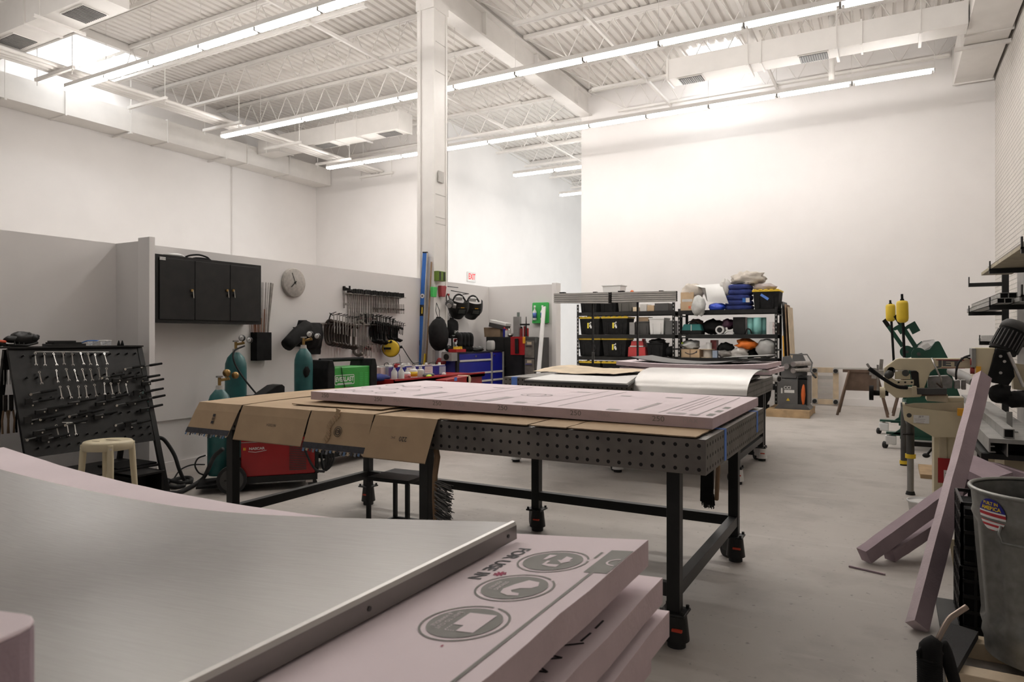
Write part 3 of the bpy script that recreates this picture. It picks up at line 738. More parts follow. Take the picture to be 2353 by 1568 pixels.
a = MB(); a.bar(WOODD, (-.885, 4.05, .40), (-.87, 4.05, .70), .028, .022); part('handle', a, t, .006, w=True)
a = MB(); random.seed(5)
a.prism(MATTE, [(-.04, -.14), (.03, -.16), (.035, .12), (.01, .15), (-.035, .1)], .03, EY((-.935, 4.06, .53)))
for i in range(90):
    x = -.965 + .06 * random.random(); a.cyl(BLACK, (x, 4.04 + .03 * random.random(), .43), (x + random.uniform(-.01, .01), 4.05, .345 + random.uniform(0, .05)), .003, n=4, caps=False)
part('bristles', a, t, w=True)
# ================= far table load
PLATE = mat('dull steel plate', (.66, .64, .62), .5, .3, var=.05, scale=3)
q = MB()
c4 = [(-3.0, 5.66), (-1.965, 5.56), (-2.27, 6.75), (-2.41, 7.25), (-3.3, 7.45)]
q.prism(PLATE, c4, .012, T(0, 0, .943))
for (a, b_) in ((c4[0], c4[1]), (c4[1], c4[2]), (c4[4], c4[0])): q.bar(DGREY, (*a, .933), (*b_, .933), .02, .02)
solo('steel_plate', 'flat dull steel plate with dark edge sticking out toward the nearer table', 'steel plate', q)
# curved sheet with drooping front
q = MB()
cur = [(6.22, .835), (6.27, .90), (6.37, .955), (6.52, .998), (6.72, 1.022), (6.95, 1.03), (7.2, 1.022), (7.5, .985)]
cp = spline([Vector((0, y, z)) for y, z in cur], 5)
n = len(cp) - 1
q.sheet(SHEETL, lambda u, v: (-2.13 + 1.03 * u - .10 * v * (1 - u), cp[round(v * n)].y, cp[round(v * n)].z), 12, n, .002)
solo('curved_sheet', 'bright curved steel sheet arched over the right end of the farther table', 'metal sheet', q)
q = MB(); q.bx(DGREY, (-2.0, 6.5, .925), (-1.2, 7.4, .94)); q.bx(GREY, (-1.9, 6.6, .94), (-1.16, 7.3, .955)); solo('sheet_stack', 'dark steel offcuts lying under the arch of the curved sheet', 'steel offcut', q)
b = MB()
def fnp(u, v): return (-3.42 + .98 * u + .3 * v, 6.62 + 1.02 * v - .12 * u, .974 + .05 * sin(pi * v) * (1 - .7 * u) + .006 * sin(9 * u + 2 * v) + .006 * noise.noise(Vector((u * 12, v * 9, 0))))
b.sheet(WOOD, fnp, 26, 16, .004, DBROWN)
solo('kraft_sheet', 'buckled tan kraft paper sheet with dark underside on the steel plate', 'paper', b)
# cart with foam boards and dark sheets behind the far table
t = thing('flat_cart', 'low dark cart behind the farther table carrying warped foam boards', 'cart', (-2.1, 8.6, 0))
a = MB(); a.bx(BLACK, (-2.9, 8.12, .86), (-1.3, 9.1, .915)); part('deck', a, t, w=True)
for x in (-2.8, -1.4):
    for y in (8.2, 9.0): a = MB(); a.bx(BLACK, (x - .03, y - .03, 0), (x + .03, y + .03, .86)); part('leg', a, t, w=True)
wz = lambda base, k: (lambda x: base + k * (x + 2.05) ** 2)
board('foam_board', 'warped pink foam board on the cart behind the farther table, lower one', -2.95, -1.17, 8.09, 9.2, 0, zf=wz(.968, .012), rough=.006)
board('foam_board', 'warped pink foam board on the cart behind the farther table, upper one', -2.99, -1.20, 8.07, 9.15, 0, zf=wz(1.022, .035), rough=.006)
b = MB(); b.sheet(GREY, lambda u, v: (-2.85 + 1.35 * u, 8.2 + .9 * v, 1.032 + .045 * (2 * u - 1.05) ** 2 + .035 * (-2.85 + 1.35 * u + 2.05) ** 2), 20, 4, .008, BLACK); solo('dark_sheet', 'bowed dark grey sheet lying on the warped foam boards', 'sheet', b)
b = MB(); b.sheet(MGREY, lambda u, v: (-1.75 + .5 * u, 8.3 + .8 * v, 1.105 + .03 * u + .0 * v), 6, 4, .012, BLACK); solo('dark_sheet', 'short grey sheet end lying over the right end of the bowed dark sheet', 'sheet', b)
# ================= left side: tool rack, wall cabinet, clamps, cylinders, welders
# A-frame rack: board plane from (X -5.93, z 1.264) to (X -5.53, z 0); tools lie on it
RY0, RY1 = 2.73, 3.76
def RP(y, z, off=0.0):
    """point on the sloping board at y and height z, off: clear of it"""
    x = -5.53 - .40 * z / 1.264
    return Vector((x + off * .953, y, z + off * .302))
RM = lambda y, z, off=.0: face(RP(y, z, off), (0, 1, 0), Vector((-.302, 0, .953)))
t = thing('tool_rack', 'black sloping steel tool rack hung with wrenches and hand tools', 'tool rack', (-5.75, 3.25, 0))
a = MB(); n_ = Vector((.953, 0, .302)) * .012
P4 = [RP(RY0, .44), RP(RY1, .44), RP(RY1, 1.262), RP(RY0, 1.262)]
a.add([*P4, *[p - n_ for p in P4]], [(0, 1, 2, 3), (7, 6, 5, 4), (0, 4, 5, 1), (1, 5, 6, 2), (2, 6, 7, 3), (3, 7, 4, 0)], SATIN); random.seed(11)
for z in (1.20, 1.03, .87, .70, .56, .50):
    for k in range(13):
        y = RY0 + .07 + k * .075; a.cyl(BLACK, RP(y, z), RP(y, z, .035), .007, n=6)
part('panel', a, t, w=True)
for y in (RY0, RY1):
    a = MB(); a.bar(SATIN, RP(y, 0, -.01), RP(y, 1.262, -.01), .03, .045, up=(0, 1, 0)); part('leg', a, t, w=True)
    a = MB(); a.bar(SATIN, Vector((-6.28, y, 0)), Vector((-6.0, y, 1.25)), .03, .04, up=(0, 1, 0)); part('leg', a, t, w=True)
a = MB(); a.bx(SATIN, (-6.15, RY0 - .12, 1.262), (-5.90, RY1 + .02, 1.275)); part('top_shelf', a, t, w=True)
a = MB(); a.bx(SATIN, (-6.2, RY0, .22), (-5.62, RY1, .235)); part('lower_shelf', a, t, w=True)
# wrench
q = MB(); L = .09
q.bar(STEEL, (0, -L / 2 + .01, 0), (0, L / 2 - .01, 0), .008, .005)
n = 14; vs = []
for i in range(n):
    a_ = 2 * pi * i / n
    for r in (.005, .0095):
        for z in (-.004, .004): vs.append((r * cos(a_), L / 2 + r * sin(a_), z))
fs = []
for i in range(n):
    j = (i + 1) % n; o, p = 4 * i, 4 * j
    fs += [(o + 1, o + 3, p + 3, p + 1), (o, p, p + 2, o + 2), (o + 2, p + 2, p + 3, o + 3), (o, o + 1, p + 1, p)]
q.add(vs, fs, CHROME)
q.prism(STEEL, [(-.005, .0), (.005, 0), (.012, -.009), (.009, -.018), (.005, -.016), (.0045, -.009), (-.0045, -.009), (-.005, -.016), (-.009, -.018), (-.012, -.009)], .007, T(0, -L / 2 + .008, -.0035))
wr = None
def Rpx(px, py): 
    """point on the board under a photo pixel"""
    l, u = (px - CX) / F, (HY - py) / F
    dx, dy = -SY + l * CY, CY + l * SY
    k = .40 / 1.264                      # x = -5.53 - k z ; z = CH + u t
    tt = (-5.53 - k * CH) / (dx + k * u)
    return tt * dy, CH + u * tt
rows_w = [('top', [(77, 828), (98, 829), (121, 829), (141, 827), (162, 829), (183, 827), (200, 828), (215, 830), (238, 827)]),
          ('second', [(88, 871), (126, 867), (150, 864), (169, 866), (187, 864), (205, 864), (223, 862), (240, 862)]),
          ('third', [(135, 905), (155, 904), (176, 904), (193, 903), (214, 900), (235, 896), (252, 896), (268, 894), (286, 898)]),
          ('bottom', [(127, 994), (150, 990), (167, 988)])]
random.seed(4)
for nm, ps in rows_w:
    for px, py in ps:
        y, z = Rpx(px, py)
        M = RM(y, z, .03) @ RZ(random.uniform(-7, 7)) @ T(0, 0, random.uniform(0, .006)) @ RY(random.uniform(-25, 25))
        lab = 'small chrome wrench hanging in the %s row of the black tool rack' % nm
        if wr is None:
            wr = bpy.data.objects.new('wrench', q.mesh('wrench')); COL.objects.link(wr); o = wr; tag(o, lab, 'wrench', 'wrenches of the %s row' % nm)
        else: o = dup(wr, label=lab, group='wrenches of the %s row' % nm)
        o.location = M.translation; o.rotation_euler = M.to_euler()
for nm, (u0, v0, u1, v1) in (('top', (75, 812, 245, 812)), ('bottom', (137, 974, 192, 974))):
    a = MB(); y0, z0 = Rpx(u0, v0); y1, z1 = Rpx(u1, v1); a.cyl(STEEL, RP(y0, z0, .034), RP(y1, z1, .034), .004, n=6)
    solo('hanging_rod', 'thin steel rod along the %s row of wrenches' % nm, 'rod', a)
# black handled tools: each a nut driver / ratchet lying across the pegs
def hand_tool(px, py, ln, label, kind):
    y, z = Rpx(px, py); t = thing('hand_tool', label, 'hand tool', RP(y, z, .045), 0, 'black hand tools on the rack')
    a = MB(); a.cyl(MATTE, (0, 0, 0), (0, ln * .55, .012), .012, .010, n=8); a.cyl(MATTE, (0, -.012, -.001), (0, 0, 0), .009, .012, n=8); part('grip', a, t)
    a = MB(); a.cyl(DGREY, (0, -ln * .45, -.01), (0, 0, 0), .006, n=6)
    if kind == 0: a.cyl(CHROME, (-.008, -ln * .45, -.012), (.012, -ln * .45, -.012), .011, n=8)
    elif kind == 1: a.box(SATIN, (0, -ln * .42, 0), (.012, .05, .045)); a.cyl(CHROME, (.004, -ln * .3, -.03), (.014, -ln * .3, -.03), .007, n=8)
    else: a.box(SATIN, (.004, -ln * .3, -.02), (.02, .08, .03)); a.cyl(CHROME, (.01, -ln * .2, -.02), (.018, -ln * .2, -.02), .007, n=8)
    part('shaft', a, t)
random.seed(8)
HT = [(345, 843, 'top of the right edge'), (340, 870, 'second from the top of the right edge'), (349, 879, 'third from the top of the right edge'), (348, 901, 'middle of the right edge'), (352, 917, 'lower right edge, angled up'), (346, 939, 'lowest of the right edge')]
for i, (x, y, wd) in enumerate(HT): hand_tool(x - 6, y, .2, 'black handled tool poking past the rack, %s' % wd, i % 3)
for i, (x, y) in enumerate([(300, 848), (300, 872), (275, 872), (250, 868), (325, 905), (310, 925), (285, 930), (262, 915), (240, 925), (90, 905), (85, 925), (105, 943), (110, 962), (85, 966), (130, 940), (175, 955), (205, 950), (235, 955), (280, 975), (310, 975), (100, 990), (80, 1008), (120, 1008), (180, 925), (165, 975)]):
    hand_tool(x, y, .17 + .04 * random.random(), 'black hand tool among the dark tools lying across the pegs of the rack', i % 3)
# objects on the rack top
def skull():
    c = W(52, 796, X=-6.0); t = thing('skull_sculpture', 'small black animal skull sculpture on top of the tool rack', 'sculpture', (c.x, c.y, 1.275), R(10))
    a = MB()
    a.blob(SATIN, (0, .01, .065), (.06, .105, .05), .25, 1.6, 20, 3, None, pw=.9)
    a.blob(SATIN, (.0, -.085, .058), (.038, .06, .03), .2, 2, 14, 5)
    for s in (-1, 1): a.blob(SATIN, (s * .045, .055, .07), (.025, .04, .03), .2, 2, 12, 4)
    part('cranium', a, t)
    a = MB(); a.tube(SATIN, [(-.03, -.12, .012), (-.045, .0, .01), (-.04, .09, .03)], .011); a.tube(SATIN, [(.03, -.12, .012), (.045, .0, .01), (.04, .09, .03)], .011); a.bar(SATIN, (-.03, -.12, .012), (.03, -.12, .012), .02)
    for i in range(5): a.cyl(SATIN, (.04, -.09 + .035 * i, .012), (.038, -.09 + .035 * i, .045), .007, .003, n=6)
    part('jaw', a, t)
    for y, z in ((.02, .095), (.085, .08)): a = MB(); a.blob(HOLE, (.043, y, z), (.016, .02, .016), .1, 1, 10); part('eye_socket', a, t)
skull()
p0, p1 = W(112, 797, X=-6.0), W(190, 797, X=-6.0)
q = MB(); q.bx(SATIN, (-6.1, p0.y, 1.275), (-5.95, p1.y, 1.295)); q.bx(MATTE, (-6.09, p0.y + .02, 1.295), (-5.96, p1.y - .03, 1.307)); q.bx(SATIN, (-6.08, p0.y + .03, 1.307), (-5.97, p1.y - .07, 1.32))
solo('bit_case', 'flat black stepped tool case lying on top of the tool rack', 'case', q)
for k, (px, c1, lab) in enumerate(((214, LBLUE, 'blue framed clear safety glasses on top of the rack, left pair'), (243, PLW, 'clear framed safety glasses on top of the rack, right pair'))):
    c = W(px, 796, X=-5.98); t = thing('safety_glasses', lab, 'glasses', (c.x, c.y, 1.276), R(15))
    GL = mat('clear lens', (.6, .63, .66), .1, alpha=.35)
    for s in (-1, 1): a = MB(); a.prism(GL, rounded(.055, .04, .015), .003, face((.0, s * .031, .024), (0, 1, 0))); part('lens', a, t)
    a = MB(); a.tube(c1, [(-.1, -.06, .006), (-.04, -.064, .03), (0, -.06, .042), (0, 0, .044), (0, .06, .042), (-.04, .064, .03), (-.1, .06, .006)], .005); part('frame', a, t)
for px in (273, 281):
    c = W(px, 797, X=-5.97); q = MB(); q.lathe(MATTE, [(.014, 0), (.013, .012), (.005, .042), (.001, .046)], (c.x, c.y, 1.275), 10)
    solo('nozzle_cone', 'tiny black cone standing on the right end of the rack top, %s of two' % ('left' if px < 275 else 'right'), 'nozzle', q)
q = MB(); c = W(3, 796, X=-5.98); q.blob(MATTE, (c.x, c.y - .05, 1.30), (.04, .08, .028), .3, 2); q.blob(mat('orange red', (.6, .08, .03), .6), (c.x + .01, c.y - .02, 1.315), (.03, .05, .015), .2, 2); solo('work_glove', 'dark object with orange red top at the left end of the rack', 'glove', q)
# tools hung left of the rack
t = thing('side_rack', 'narrow black holder bars left of the tool rack for screwdrivers and pliers', 'tool holder', (-6.0, 2.55, .6))
a = MB(); a.bx(SATIN, (-6.1, 2.2, 1.155), (-6.05, 2.69, 1.185)); a.bx(SATIN, (-6.1, 2.2, .90), (-6.05, 2.69, .95)); part('bar', a, t, w=True)
a = MB(); a.bx(SATIN, (-6.3, 2.18, 0), (-6.26, 2.6, .85)); part('back_plate', a, t, w=True)
for i, px in enumerate((9, 16, 23)):
    c = W(px, 855, X=-6.02); q = thing('screwdriver', 'black handled screwdriver hanging left of the rack, %s of three' % ('first', 'second', 'third')[i], 'screwdriver', (c.x, c.y, 0.95))
    a = MB(); a.cyl(MATTE, (0, 0, .145), (0, 0, .235), .015, n=8); part('handle', a, q)
    a = MB(); a.cyl(STEEL, (0, 0, .03), (0, 0, .145), .0035, n=6); part('blade', a, q)
for i, (px, m_) in enumerate(((10, WOODD), (24, WOODD), (42, MATTE))):
    c = W(px, 975, X=-6.02); q = thing('pliers', ('long pliers with tan handles hanging left of the rack, outer pair', 'long pliers with tan handles hanging left of the rack, inner pair', 'dark pliers hanging closest to the left edge of the rack')[i], 'pliers', (c.x, c.y, .6))
    for s in (-1, 1):
        a = MB(); a.tube(m_, [(.012, s * .012, .18), (.014, s * .022, .1), (.012, s * .018, -.0)], .008, n=6); part('handle', a, q)
    a = MB(); a.bar(STEEL, (.012, 0, .17), (.012, 0, .30), .028, .012); part('jaw', a, q)
q = MB(); c = W(10, 1022, X=-5.6); q.blob(LBLUE, (c.x, c.y, .5), (.05, .09, .025), .3, 2); o = solo('blue_cloth', 'small bit of blue cloth at the left edge above the foam', 'cloth', q)
q = MB(); q.bx(SATIN, (-5.75, c.y - .15, .0), (-5.45, c.y + .12, .475)); solo('black_bin', 'black box under the blue cloth at the far left', 'box', q)
# cream stool
c = W(248, 1013, Z=.645); sx, sy = c.x, c.y
t = thing('round_stool', 'round cream painted metal stool with worn seat in front of the tool rack', 'stool', (sx, sy, 0), R(20))
a = MB(); a.lathe(CREAM, [(.05, .645), (.12, .648), (.145, .645), (.152, .636), (.154, .590), (.150, .590), (.148, .63), (.05, .632)], n=32)
for c_, r_ in (((.02, .03, .647), (.06, .02, .003)), ((-.06, -.04, .647), (.03, .015, .003)), ((.07, -.06, .646), (.03, .02, .003))): a.blob(CREAMD, c_, r_, .4, 3, 12)
part('seat', a, t)
for k in range(4):
    th = R(45 + 90 * k); r0, r1 = .140, .185
    a = MB(); a.tube(CREAM, [(r0 * cos(th), r0 * sin(th), .63), (r0 * 1.04 * cos(th), r0 * 1.04 * sin(th), .55), (r1 * cos(th), r1 * sin(th), .0)], [.021, .021, .016], n=8, fine=3)
    a.cyl(CHROME, (.153 * cos(th), .153 * sin(th), .605), (.163 * cos(th), .163 * sin(th), .605), .008, n=8); part('leg', a, t)
# box under rack and base stuff
q = MB(); c = W(335, 1080, Y=3.55); q.bx(MATTE, (-5.95, 3.4, .236), (-5.66, 3.75, .25))
for lo, hi in (((-5.62, 3.35, 0), (-5.4, 3.37, .22)), ((-5.62, 3.62, 0), (-5.4, 3.64, .22)), ((-5.64, 3.35, 0), (-5.62, 3.64, .22)), ((-5.62, 3.35, 0), (-5.4, 3.64, .015)), ((-5.62, 3.35, .205), (-5.38, 3.64, .22))): q.bx(SATIN, lo, hi)
solo('open_box', 'open black metal box on the floor under the right end of the tool rack', 'box', q)
q = MB(); q.blob(DGREY, (-5.60, 3.1, .09), (.12, .15, .095), .4, 2.5, 16, 2, .9); solo('dark_casting', 'lumpy dark casting on the floor under the tool rack', 'casting', q)
# floor cables
def cable(label, pts, r=.011, name='cable', m=RUBBER, group=None):
    b = MB(); b.tube(m, pts, r, n=7, fine=6); return solo(name, label, 'cable', b, group)
P = lambda px, py, z=.012, **k: W(px, py, **(k or {'Z': z}))
cable('thick black cable arching from the tool rack down to the floor coil', [W(362, 1005, X=-5.75), W(378, 1012, X=-5.73), W(400, 1045, X=-5.7), W(412, 1080, X=-5.66), P(424, 1104, .02), P(440, 1110)], .017)
cable('thick black cable looping on the floor beside the cart wheel', [P(360, 1092, .05), P(385, 1103, .03), P(420, 1110, .02), P(440, 1104, .02), P(435, 1098, .02), P(410, 1100, .02), P(380, 1112, .02), P(400, 1120, .02), P(425, 1116, .02)], .017)
cable('thin black cable ring standing against the wall behind the coil', [P(400, 1100, .02), W(415, 1080, X=-5.9), W(440, 1069, X=-5.95), W(470, 1068, X=-6.0)], .007)
cable('thin black cable loop beside the gas cylinder on the red welder', [W(472, 1047, X=-5.3), W(455, 1054, X=-5.3), W(448, 1070, X=-5.3), W(456, 1086, X=-5.3), W(468, 1092, X=-5.3)], .007)
cable('heavy black hose running from the welder cart to the floor', [W(512, 1032, X=-4.86), W(492, 1050, X=-4.95), W(478, 1080, X=-5.0), P(466, 1100, .04), P(440, 1118, .02), P(410, 1132, .02), P(385, 1133, .02)], .018)
# ---- welder one (red) with small cylinder
t = thing('red_welder', 'red wheeled welding machine under the left end of the nearer table', 'welder', (-5.14, 4.10, 0), R(47))
x0, x1, yv = .10, .72, -.19
a = MB(); a.bx(RED, (x0, yv, .13), (x1, -yv, .43)); part('body', a, t, .01)
a = MB(); a.bx(BLACK, (x0 - .12, yv - .004, .075), (x1 + .02, -yv + .004, .13)); part('base_rail', a, t)
a = MB(); a.bx(RED, (x0, yv + .002, .433), (x1 - .01, -yv - .002, .56)); a.bx(STEEL, (x0, yv - .001, .428), (x1, -yv + .001, .434)); part('lid', a, t, .006)
a = MB(); a.bx(BLACK, (x1, yv, .13), (x1 + .03, -yv, .56)); part('front_panel', a, t)
a = MB()
for i in range(15): a.bx(DGREY, (.50, yv - .003, .17 + .016 * i), (.645, yv + .002, .177 + .016 * i))
part('vent', a, t)
a = MB(); M = EY((.23, yv - .002, .375)); a.text(PLW, 'NASCAR', .030, M, bold=.001, sx=1.1)
for i, m_ in enumerate((YELLOW, ORANGE, RED)): a.box(m_, (.125 + .012 * i, yv - .002, .375), (.010, .001, .024))
a.tube(PLW, [(.16, yv - .002, .352), (.22, yv - .002, .343), (.31, yv - .002, .357)], .0025, n=4); part('lettering', a, t)
for y in (yv - .06, -yv + .02):
    a = MB(); a.cyl(RUBBER, (.03, y, .122), (.03, y + .04, .122), .122, n=28); a.cyl(DGREY, (.03, y - .003, .122), (.03, y, .122), .095, n=24)
    for k in range(4): a.bar(RUBBER, (.03, y - .004, .122), (.03 + .06 * cos(pi * k / 4 * 2), y - .004, .122 + .06 * sin(pi * k / 4 * 2)), .012, .003, up=(0, 1, 0))
    part('wheel', a, t)
a = MB(); a.prism(MATTE, [(-.26, .05), (.10, .05), (.10, .13), (.02, .13), (-.1, .075), (-.26, .065)], .36, face((0, .18, 0), (1, 0, 0))); part('cylinder_platform', a, t)
for y in (yv + .03, -yv - .03):
    a = MB(); a.cyl(RUBBER, (x1 - .02, y - .015, .04), (x1 - .02, y + .015, .04), .04, n=14); a.bx(STEEL, (x1 - .08, y - .02, .05), (x1 - .02, y + .02, .075)); part('caster', a, t)
a = MB()
for i in range(4): a.tube(RUBBER, [(x1 + .04, yv + .06, .48), (x1 + .08 + .02 * i, yv + .03, .38), (x1 + .10 + .02 * i, yv + .04, .22), (x1 + .08, yv + .05, .14), (x1 + .05, yv + .08, .3)], .010, n=6, fine=4)
a.tube(RUBBER, [(.62, yv - .02, .42), (.65, yv - .03, .30), (.72, yv - .03, .17), (x1 + .08, yv, .14)], .012, n=6, fine=4)
part('cable_bundle', a, t)
def cylinder(name, label, x, y, h, r, gz, gdir, z0=.0, gold=False):
    t = thing(name, label, 'gas cylinder', (x, y, z0))
    a = MB(); a.lathe(TEAL, [(r * .9, 0), (r, .02), (r, h - .17), (r * .97, h - .12), (r * .78, h - .06), (r * .42, h - .015), (r * .30, h)], n=28); part('body', a, t)
    a = MB(); a.cyl(LGREY, (0, 0, h - .012), (0, 0, h + .03), r * .36, r * .3); part('neck_ring', a, t)
    a = MB(); a.cyl(BRASS, (0, 0, h + .03), (0, 0, h + .10), .014); a.cyl(BRASS, (0, 0, h + .075), (gdir * .07, gdir * .05, h + .09), .013); a.cyl(STEEL, (0, 0, h + .10), (0, 0, h + .115), .03, n=10); part('valve', a, t)
    for k, (u, v, rr) in enumerate(((.06, .035, .033), (.13, .07, .03))):
        a = MB(); M = face((gdir * u, gdir * v, h + .14 - .02 * k), (0.94, .34, 0)); rm = BRASS if gold else SATIN
        a.lathe(rm, [(rr, 0), (rr, .022), (rr * .9, .026)], M=M, n=18); a.lathe(BRASS if gold else PLW, [(rr * .85, .0262), (rr * .85, .0268)], M=M, n=18)
        if not gold: a.bar(DINK, M @ Vector((0, 0, .028)), M @ Vector((rr * .5, rr * .5, .028)), .003)
        a.cyl(BRASS, (gdir * u, gdir * v, h + .09), (gdir * u, gdir * v, h + .14 - .02 * k - rr * .8), .008, n=8); part('gauge', a, t)
    return t
cylinder('gas_cylinder', 'small teal gas cylinder with brass gauges standing behind the red welder', -5.20, 4.035, .76, .10, 0, 1, .132, True)
t1 = cylinder('gas_cylinder', 'tall teal gas cylinder with white faced gauges below the black wall cabinet', -5.87, 4.75, 1.2, .105, 0, 1)
cable('black hose hanging from the gauges of the cylinder under the black wall cabinet', [(-5.80, 4.80, 1.26), (-5.79, 4.66, 1.2), (-5.75, 4.66, 1.05), (-5.66, 4.80, .8), (-5.55, 4.93, .62), (-5.4, 5.0, .5), (-5.3, 5.0, .02)], .009)
cylinder('gas_cylinder', 'teal gas cylinder with scuffed dark patch in front of the hanging jacket', -5.235, 5.06, 1.24, .092, 0, 1)
q = MB(); q.blob(MATTE, (-5.155, 5.03, 1.0), (.018, .045, .055), .3, 2, 14); solo('cylinder_patch', 'dark scuffed sticker on the cylinder in front of the jacket', 'sticker', q)
# ---- green welder on its cart
t = thing('green_welder', 'bright green welding machine with black handle bar on a cart beyond the cardboard', 'welder', (-5.25, 5.6, .74))
gx, ga, gb = -5.1, 5.24, 5.98
a = MB(); a.bx(GREEN, (gx - .28, ga + .1, .745), (gx, gb - .06, 1.03)); part('body', a, t, .01, w=True)
for (ya, yb, nm) in ((ga, ga + .11, 'rear'), (gb - .07, gb + .04, 'front')):
    a = MB(); a.prism(MATTE, [(ya, .745), (yb, .745), (yb, 1.03), ((ya + yb) / 2 + .03, 1.11), ((ya + yb) / 2 - .03, 1.11), (ya, 1.02)], .32, face((gx - .30, 0, 0), (0, 1, 0))); part('end_panel', a, t, .012, w=True)
a = MB(); a.cyl(MATTE, (gx - .14, ga + .05, 1.105), (gx - .14, gb - .02, 1.105), .022, n=10); part('handle', a, t, w=True)
a = MB(); M = EX((gx + .002, 5.51, .895))
ol = rounded(.30, .105, .015); a.prism(PLW, ol, .001, M); a.prism(GREEN, rounded(.285, .09, .012), .001, M @ T(0, 0, .0008)); a.text(PLW, 'EVERLAST', .068, M @ T(0, .004, .0025), sx=.93, bold=.0022)
a.box(PLW, M @ Vector((0, -.038, .002)), (.002, .22, .008)); part('lettering', a, t, w=True)
a = MB()
for j in (0, 1):
    for i in range(9): a.bx(BGREEN, (gx, 5.74 + .085 * j, .79 + .02 * i), (gx + .003, 5.80 + .085 * j, .796 + .02 * i))
part('vent', a, t, w=True)
a = MB(); a.tube(RUBBER, [(gx - .05, 5.40, 1.032), (gx + .004, 5.46, 1.03), (gx + .005, 5.48, .9), (gx + .006, 5.52, .80)], .004, n=5); a.bx(DBROWN, (gx, 5.5, .78), (gx + .02, 5.63, .815)); part('strap', a, t, w=True)
t = thing('welder_cart', 'dark wheeled cart under the green welding machine', 'cart', (-5.25, 5.6, 0))
a = MB(); a.bx(MATTE, (-5.45, 5.2, .70), (-5.05, 6.05, .74)); a.bx(MATTE, (-5.45, 5.2, .10), (-5.05, 6.05, .14)); part('tray', a, t, w=True)
for x in (-5.43, -5.07):
    for y in (5.22, 6.03): a = MB(); a.bx(BLACK, (x - .015, y - .015, .1), (x + .015, y + .015, .7)); part('post', a, t, w=True); a = MB(); a.cyl(RUBBER, (x - .015, y, .05), (x + .015, y, .05), .05, n=14); part('wheel', a, t, w=True)
a = MB(); a.blob(MATTE, (-5.25, 5.55, .25), (.15, .28, .11), .3, 2.5, 16); part('hose_heap', a, t, w=True)
q = MB(); c = W(655, 893, X=-5.05); q.prism(MATTE, [(-.17, 0), (.10, 0), (.10, .07), (.07, .09), (.0, .085)], .14, face((-5.3, c.y, .80), (0, 1, 0))); o = solo('foot_pedal', 'black wedge shaped foot pedal behind the cardboard', 'foot pedal', q, bevel=.006)
t = thing('pedal_stand', 'dark narrow box stand holding the black foot pedal', 'stand', (-5.25, c.y, 0)); a = MB(); a.bx(MATTE, (-5.36, c.y - .2, 0), (-5.12, c.y + .14, .797)); part('cabinet', a, t, w=True)
# ---- wall cabinet, rods, clock
t = thing('wall_cabinet', 'wide black steel cabinet with three doors on the partition wall', 'cabinet', (-6.2, 4.7, 1.49))
cx1, ca, cb, cz0, cz1 = -6.02, 3.975, 5.2, 1.488, 2.132
a = MB(); a.bx(SATIN, (-6.3, ca, cz0), (cx1, cb, cz1)); part('case', a, t, w=True)
ds = [W(372, 660, X=cx1).y, W(446, 660, X=cx1).y, W(527, 660, X=cx1).y, W(594, 660, X=cx1).y]; ds[0] = ca + .03
for i in range(3):
    d_ = MB(); d_.bx(SATIN, (cx1 + .002, ds[i] + .003, cz0 + .03), (cx1 + .014, ds[i + 1] - .003, cz1 - .03)); d = part('door', d_, t, .003, w=True)
    px = (440, 521, 535)[i]; k = W(px, 668, X=cx1 + .014)
    a = MB(); a.cyl(BRASS, (cx1 + .014, k.y, k.z), (cx1 + .03, k.y, k.z), .014, n=10); a.bar(CHROME, (cx1 + .03, k.y + .004, k.z), (cx1 + .03, k.y + .012, k.z - .075), .006, .01); a.box(SATIN, (cx1 + .024, k.y + .014, k.z - .05), (.008, .02, .03)); part('lock', a, d, w=True)
a = MB(); p = W(374, 594, X=cx1 + .016); a.bx(PLW, (cx1 + .014, p.y - .03, p.z - .014), (cx1 + .016, p.y + .03, p.z + .014)); a.text(DINK, 'D-SOLE', .018, EX((cx1 + .0165, p.y, p.z))); part('label_plate', a, t, w=True)
q = MB(); p = W(455, 594, X=-6.1); q.tube(MATTE, [(p.x, p.y - .14, cz1 + .01), (p.x + .02, p.y - .1, cz1 + .03), (p.x + .02, p.y, cz1 + .045), (p.x + .01, p.y + .1, cz1 + .03), (p.x, p.y + .13, cz1 + .012)], .009, fine=3); q.blob(MATTE, (p.x, p.y + .05, cz1 + .012), (.03, .1, .012), .2); solo('safety_goggles', 'black goggles with curved strap lying on top of the wall cabinet', 'goggles', q)
q = MB(); q.blob(PLW, (-6.18, 4.27, cz1 + .022), (.08, .1, .022), .2, 2, 14, 2, .9); solo('paper_stack', 'white crumpled paper on the left end of the wall cabinet top', 'paper', q)
t = thing('rod_holder', 'black box on the partition wall holding upright welding rods', 'rod holder', (-6.22, 5.45, 1.38))
ra, rb = W(590, 800, X=-6.2).y, W(624, 800, X=-6.2).y; rz0, rz1 = W(600, 829, X=-6.2).z, W(600, 764, X=-6.2).z
a = MB()
for lo, hi in (((-6.3, ra, rz0), (-6.20, ra + .006, rz1)), ((-6.3, rb - .006, rz0), (-6.20, rb, rz1)), ((-6.206, ra, rz0), (-6.20, rb, rz1)), ((-6.3, ra, rz0), (-6.294, rb, rz1)), ((-6.3, ra, rz0), (-6.20, rb, rz0 + .006))): a.bx(MATTE, lo, hi)
part('box', a, t, w=True)
random.seed(12); COPPER = mat('copper rod', (.32, .13, .07), .5, .6)
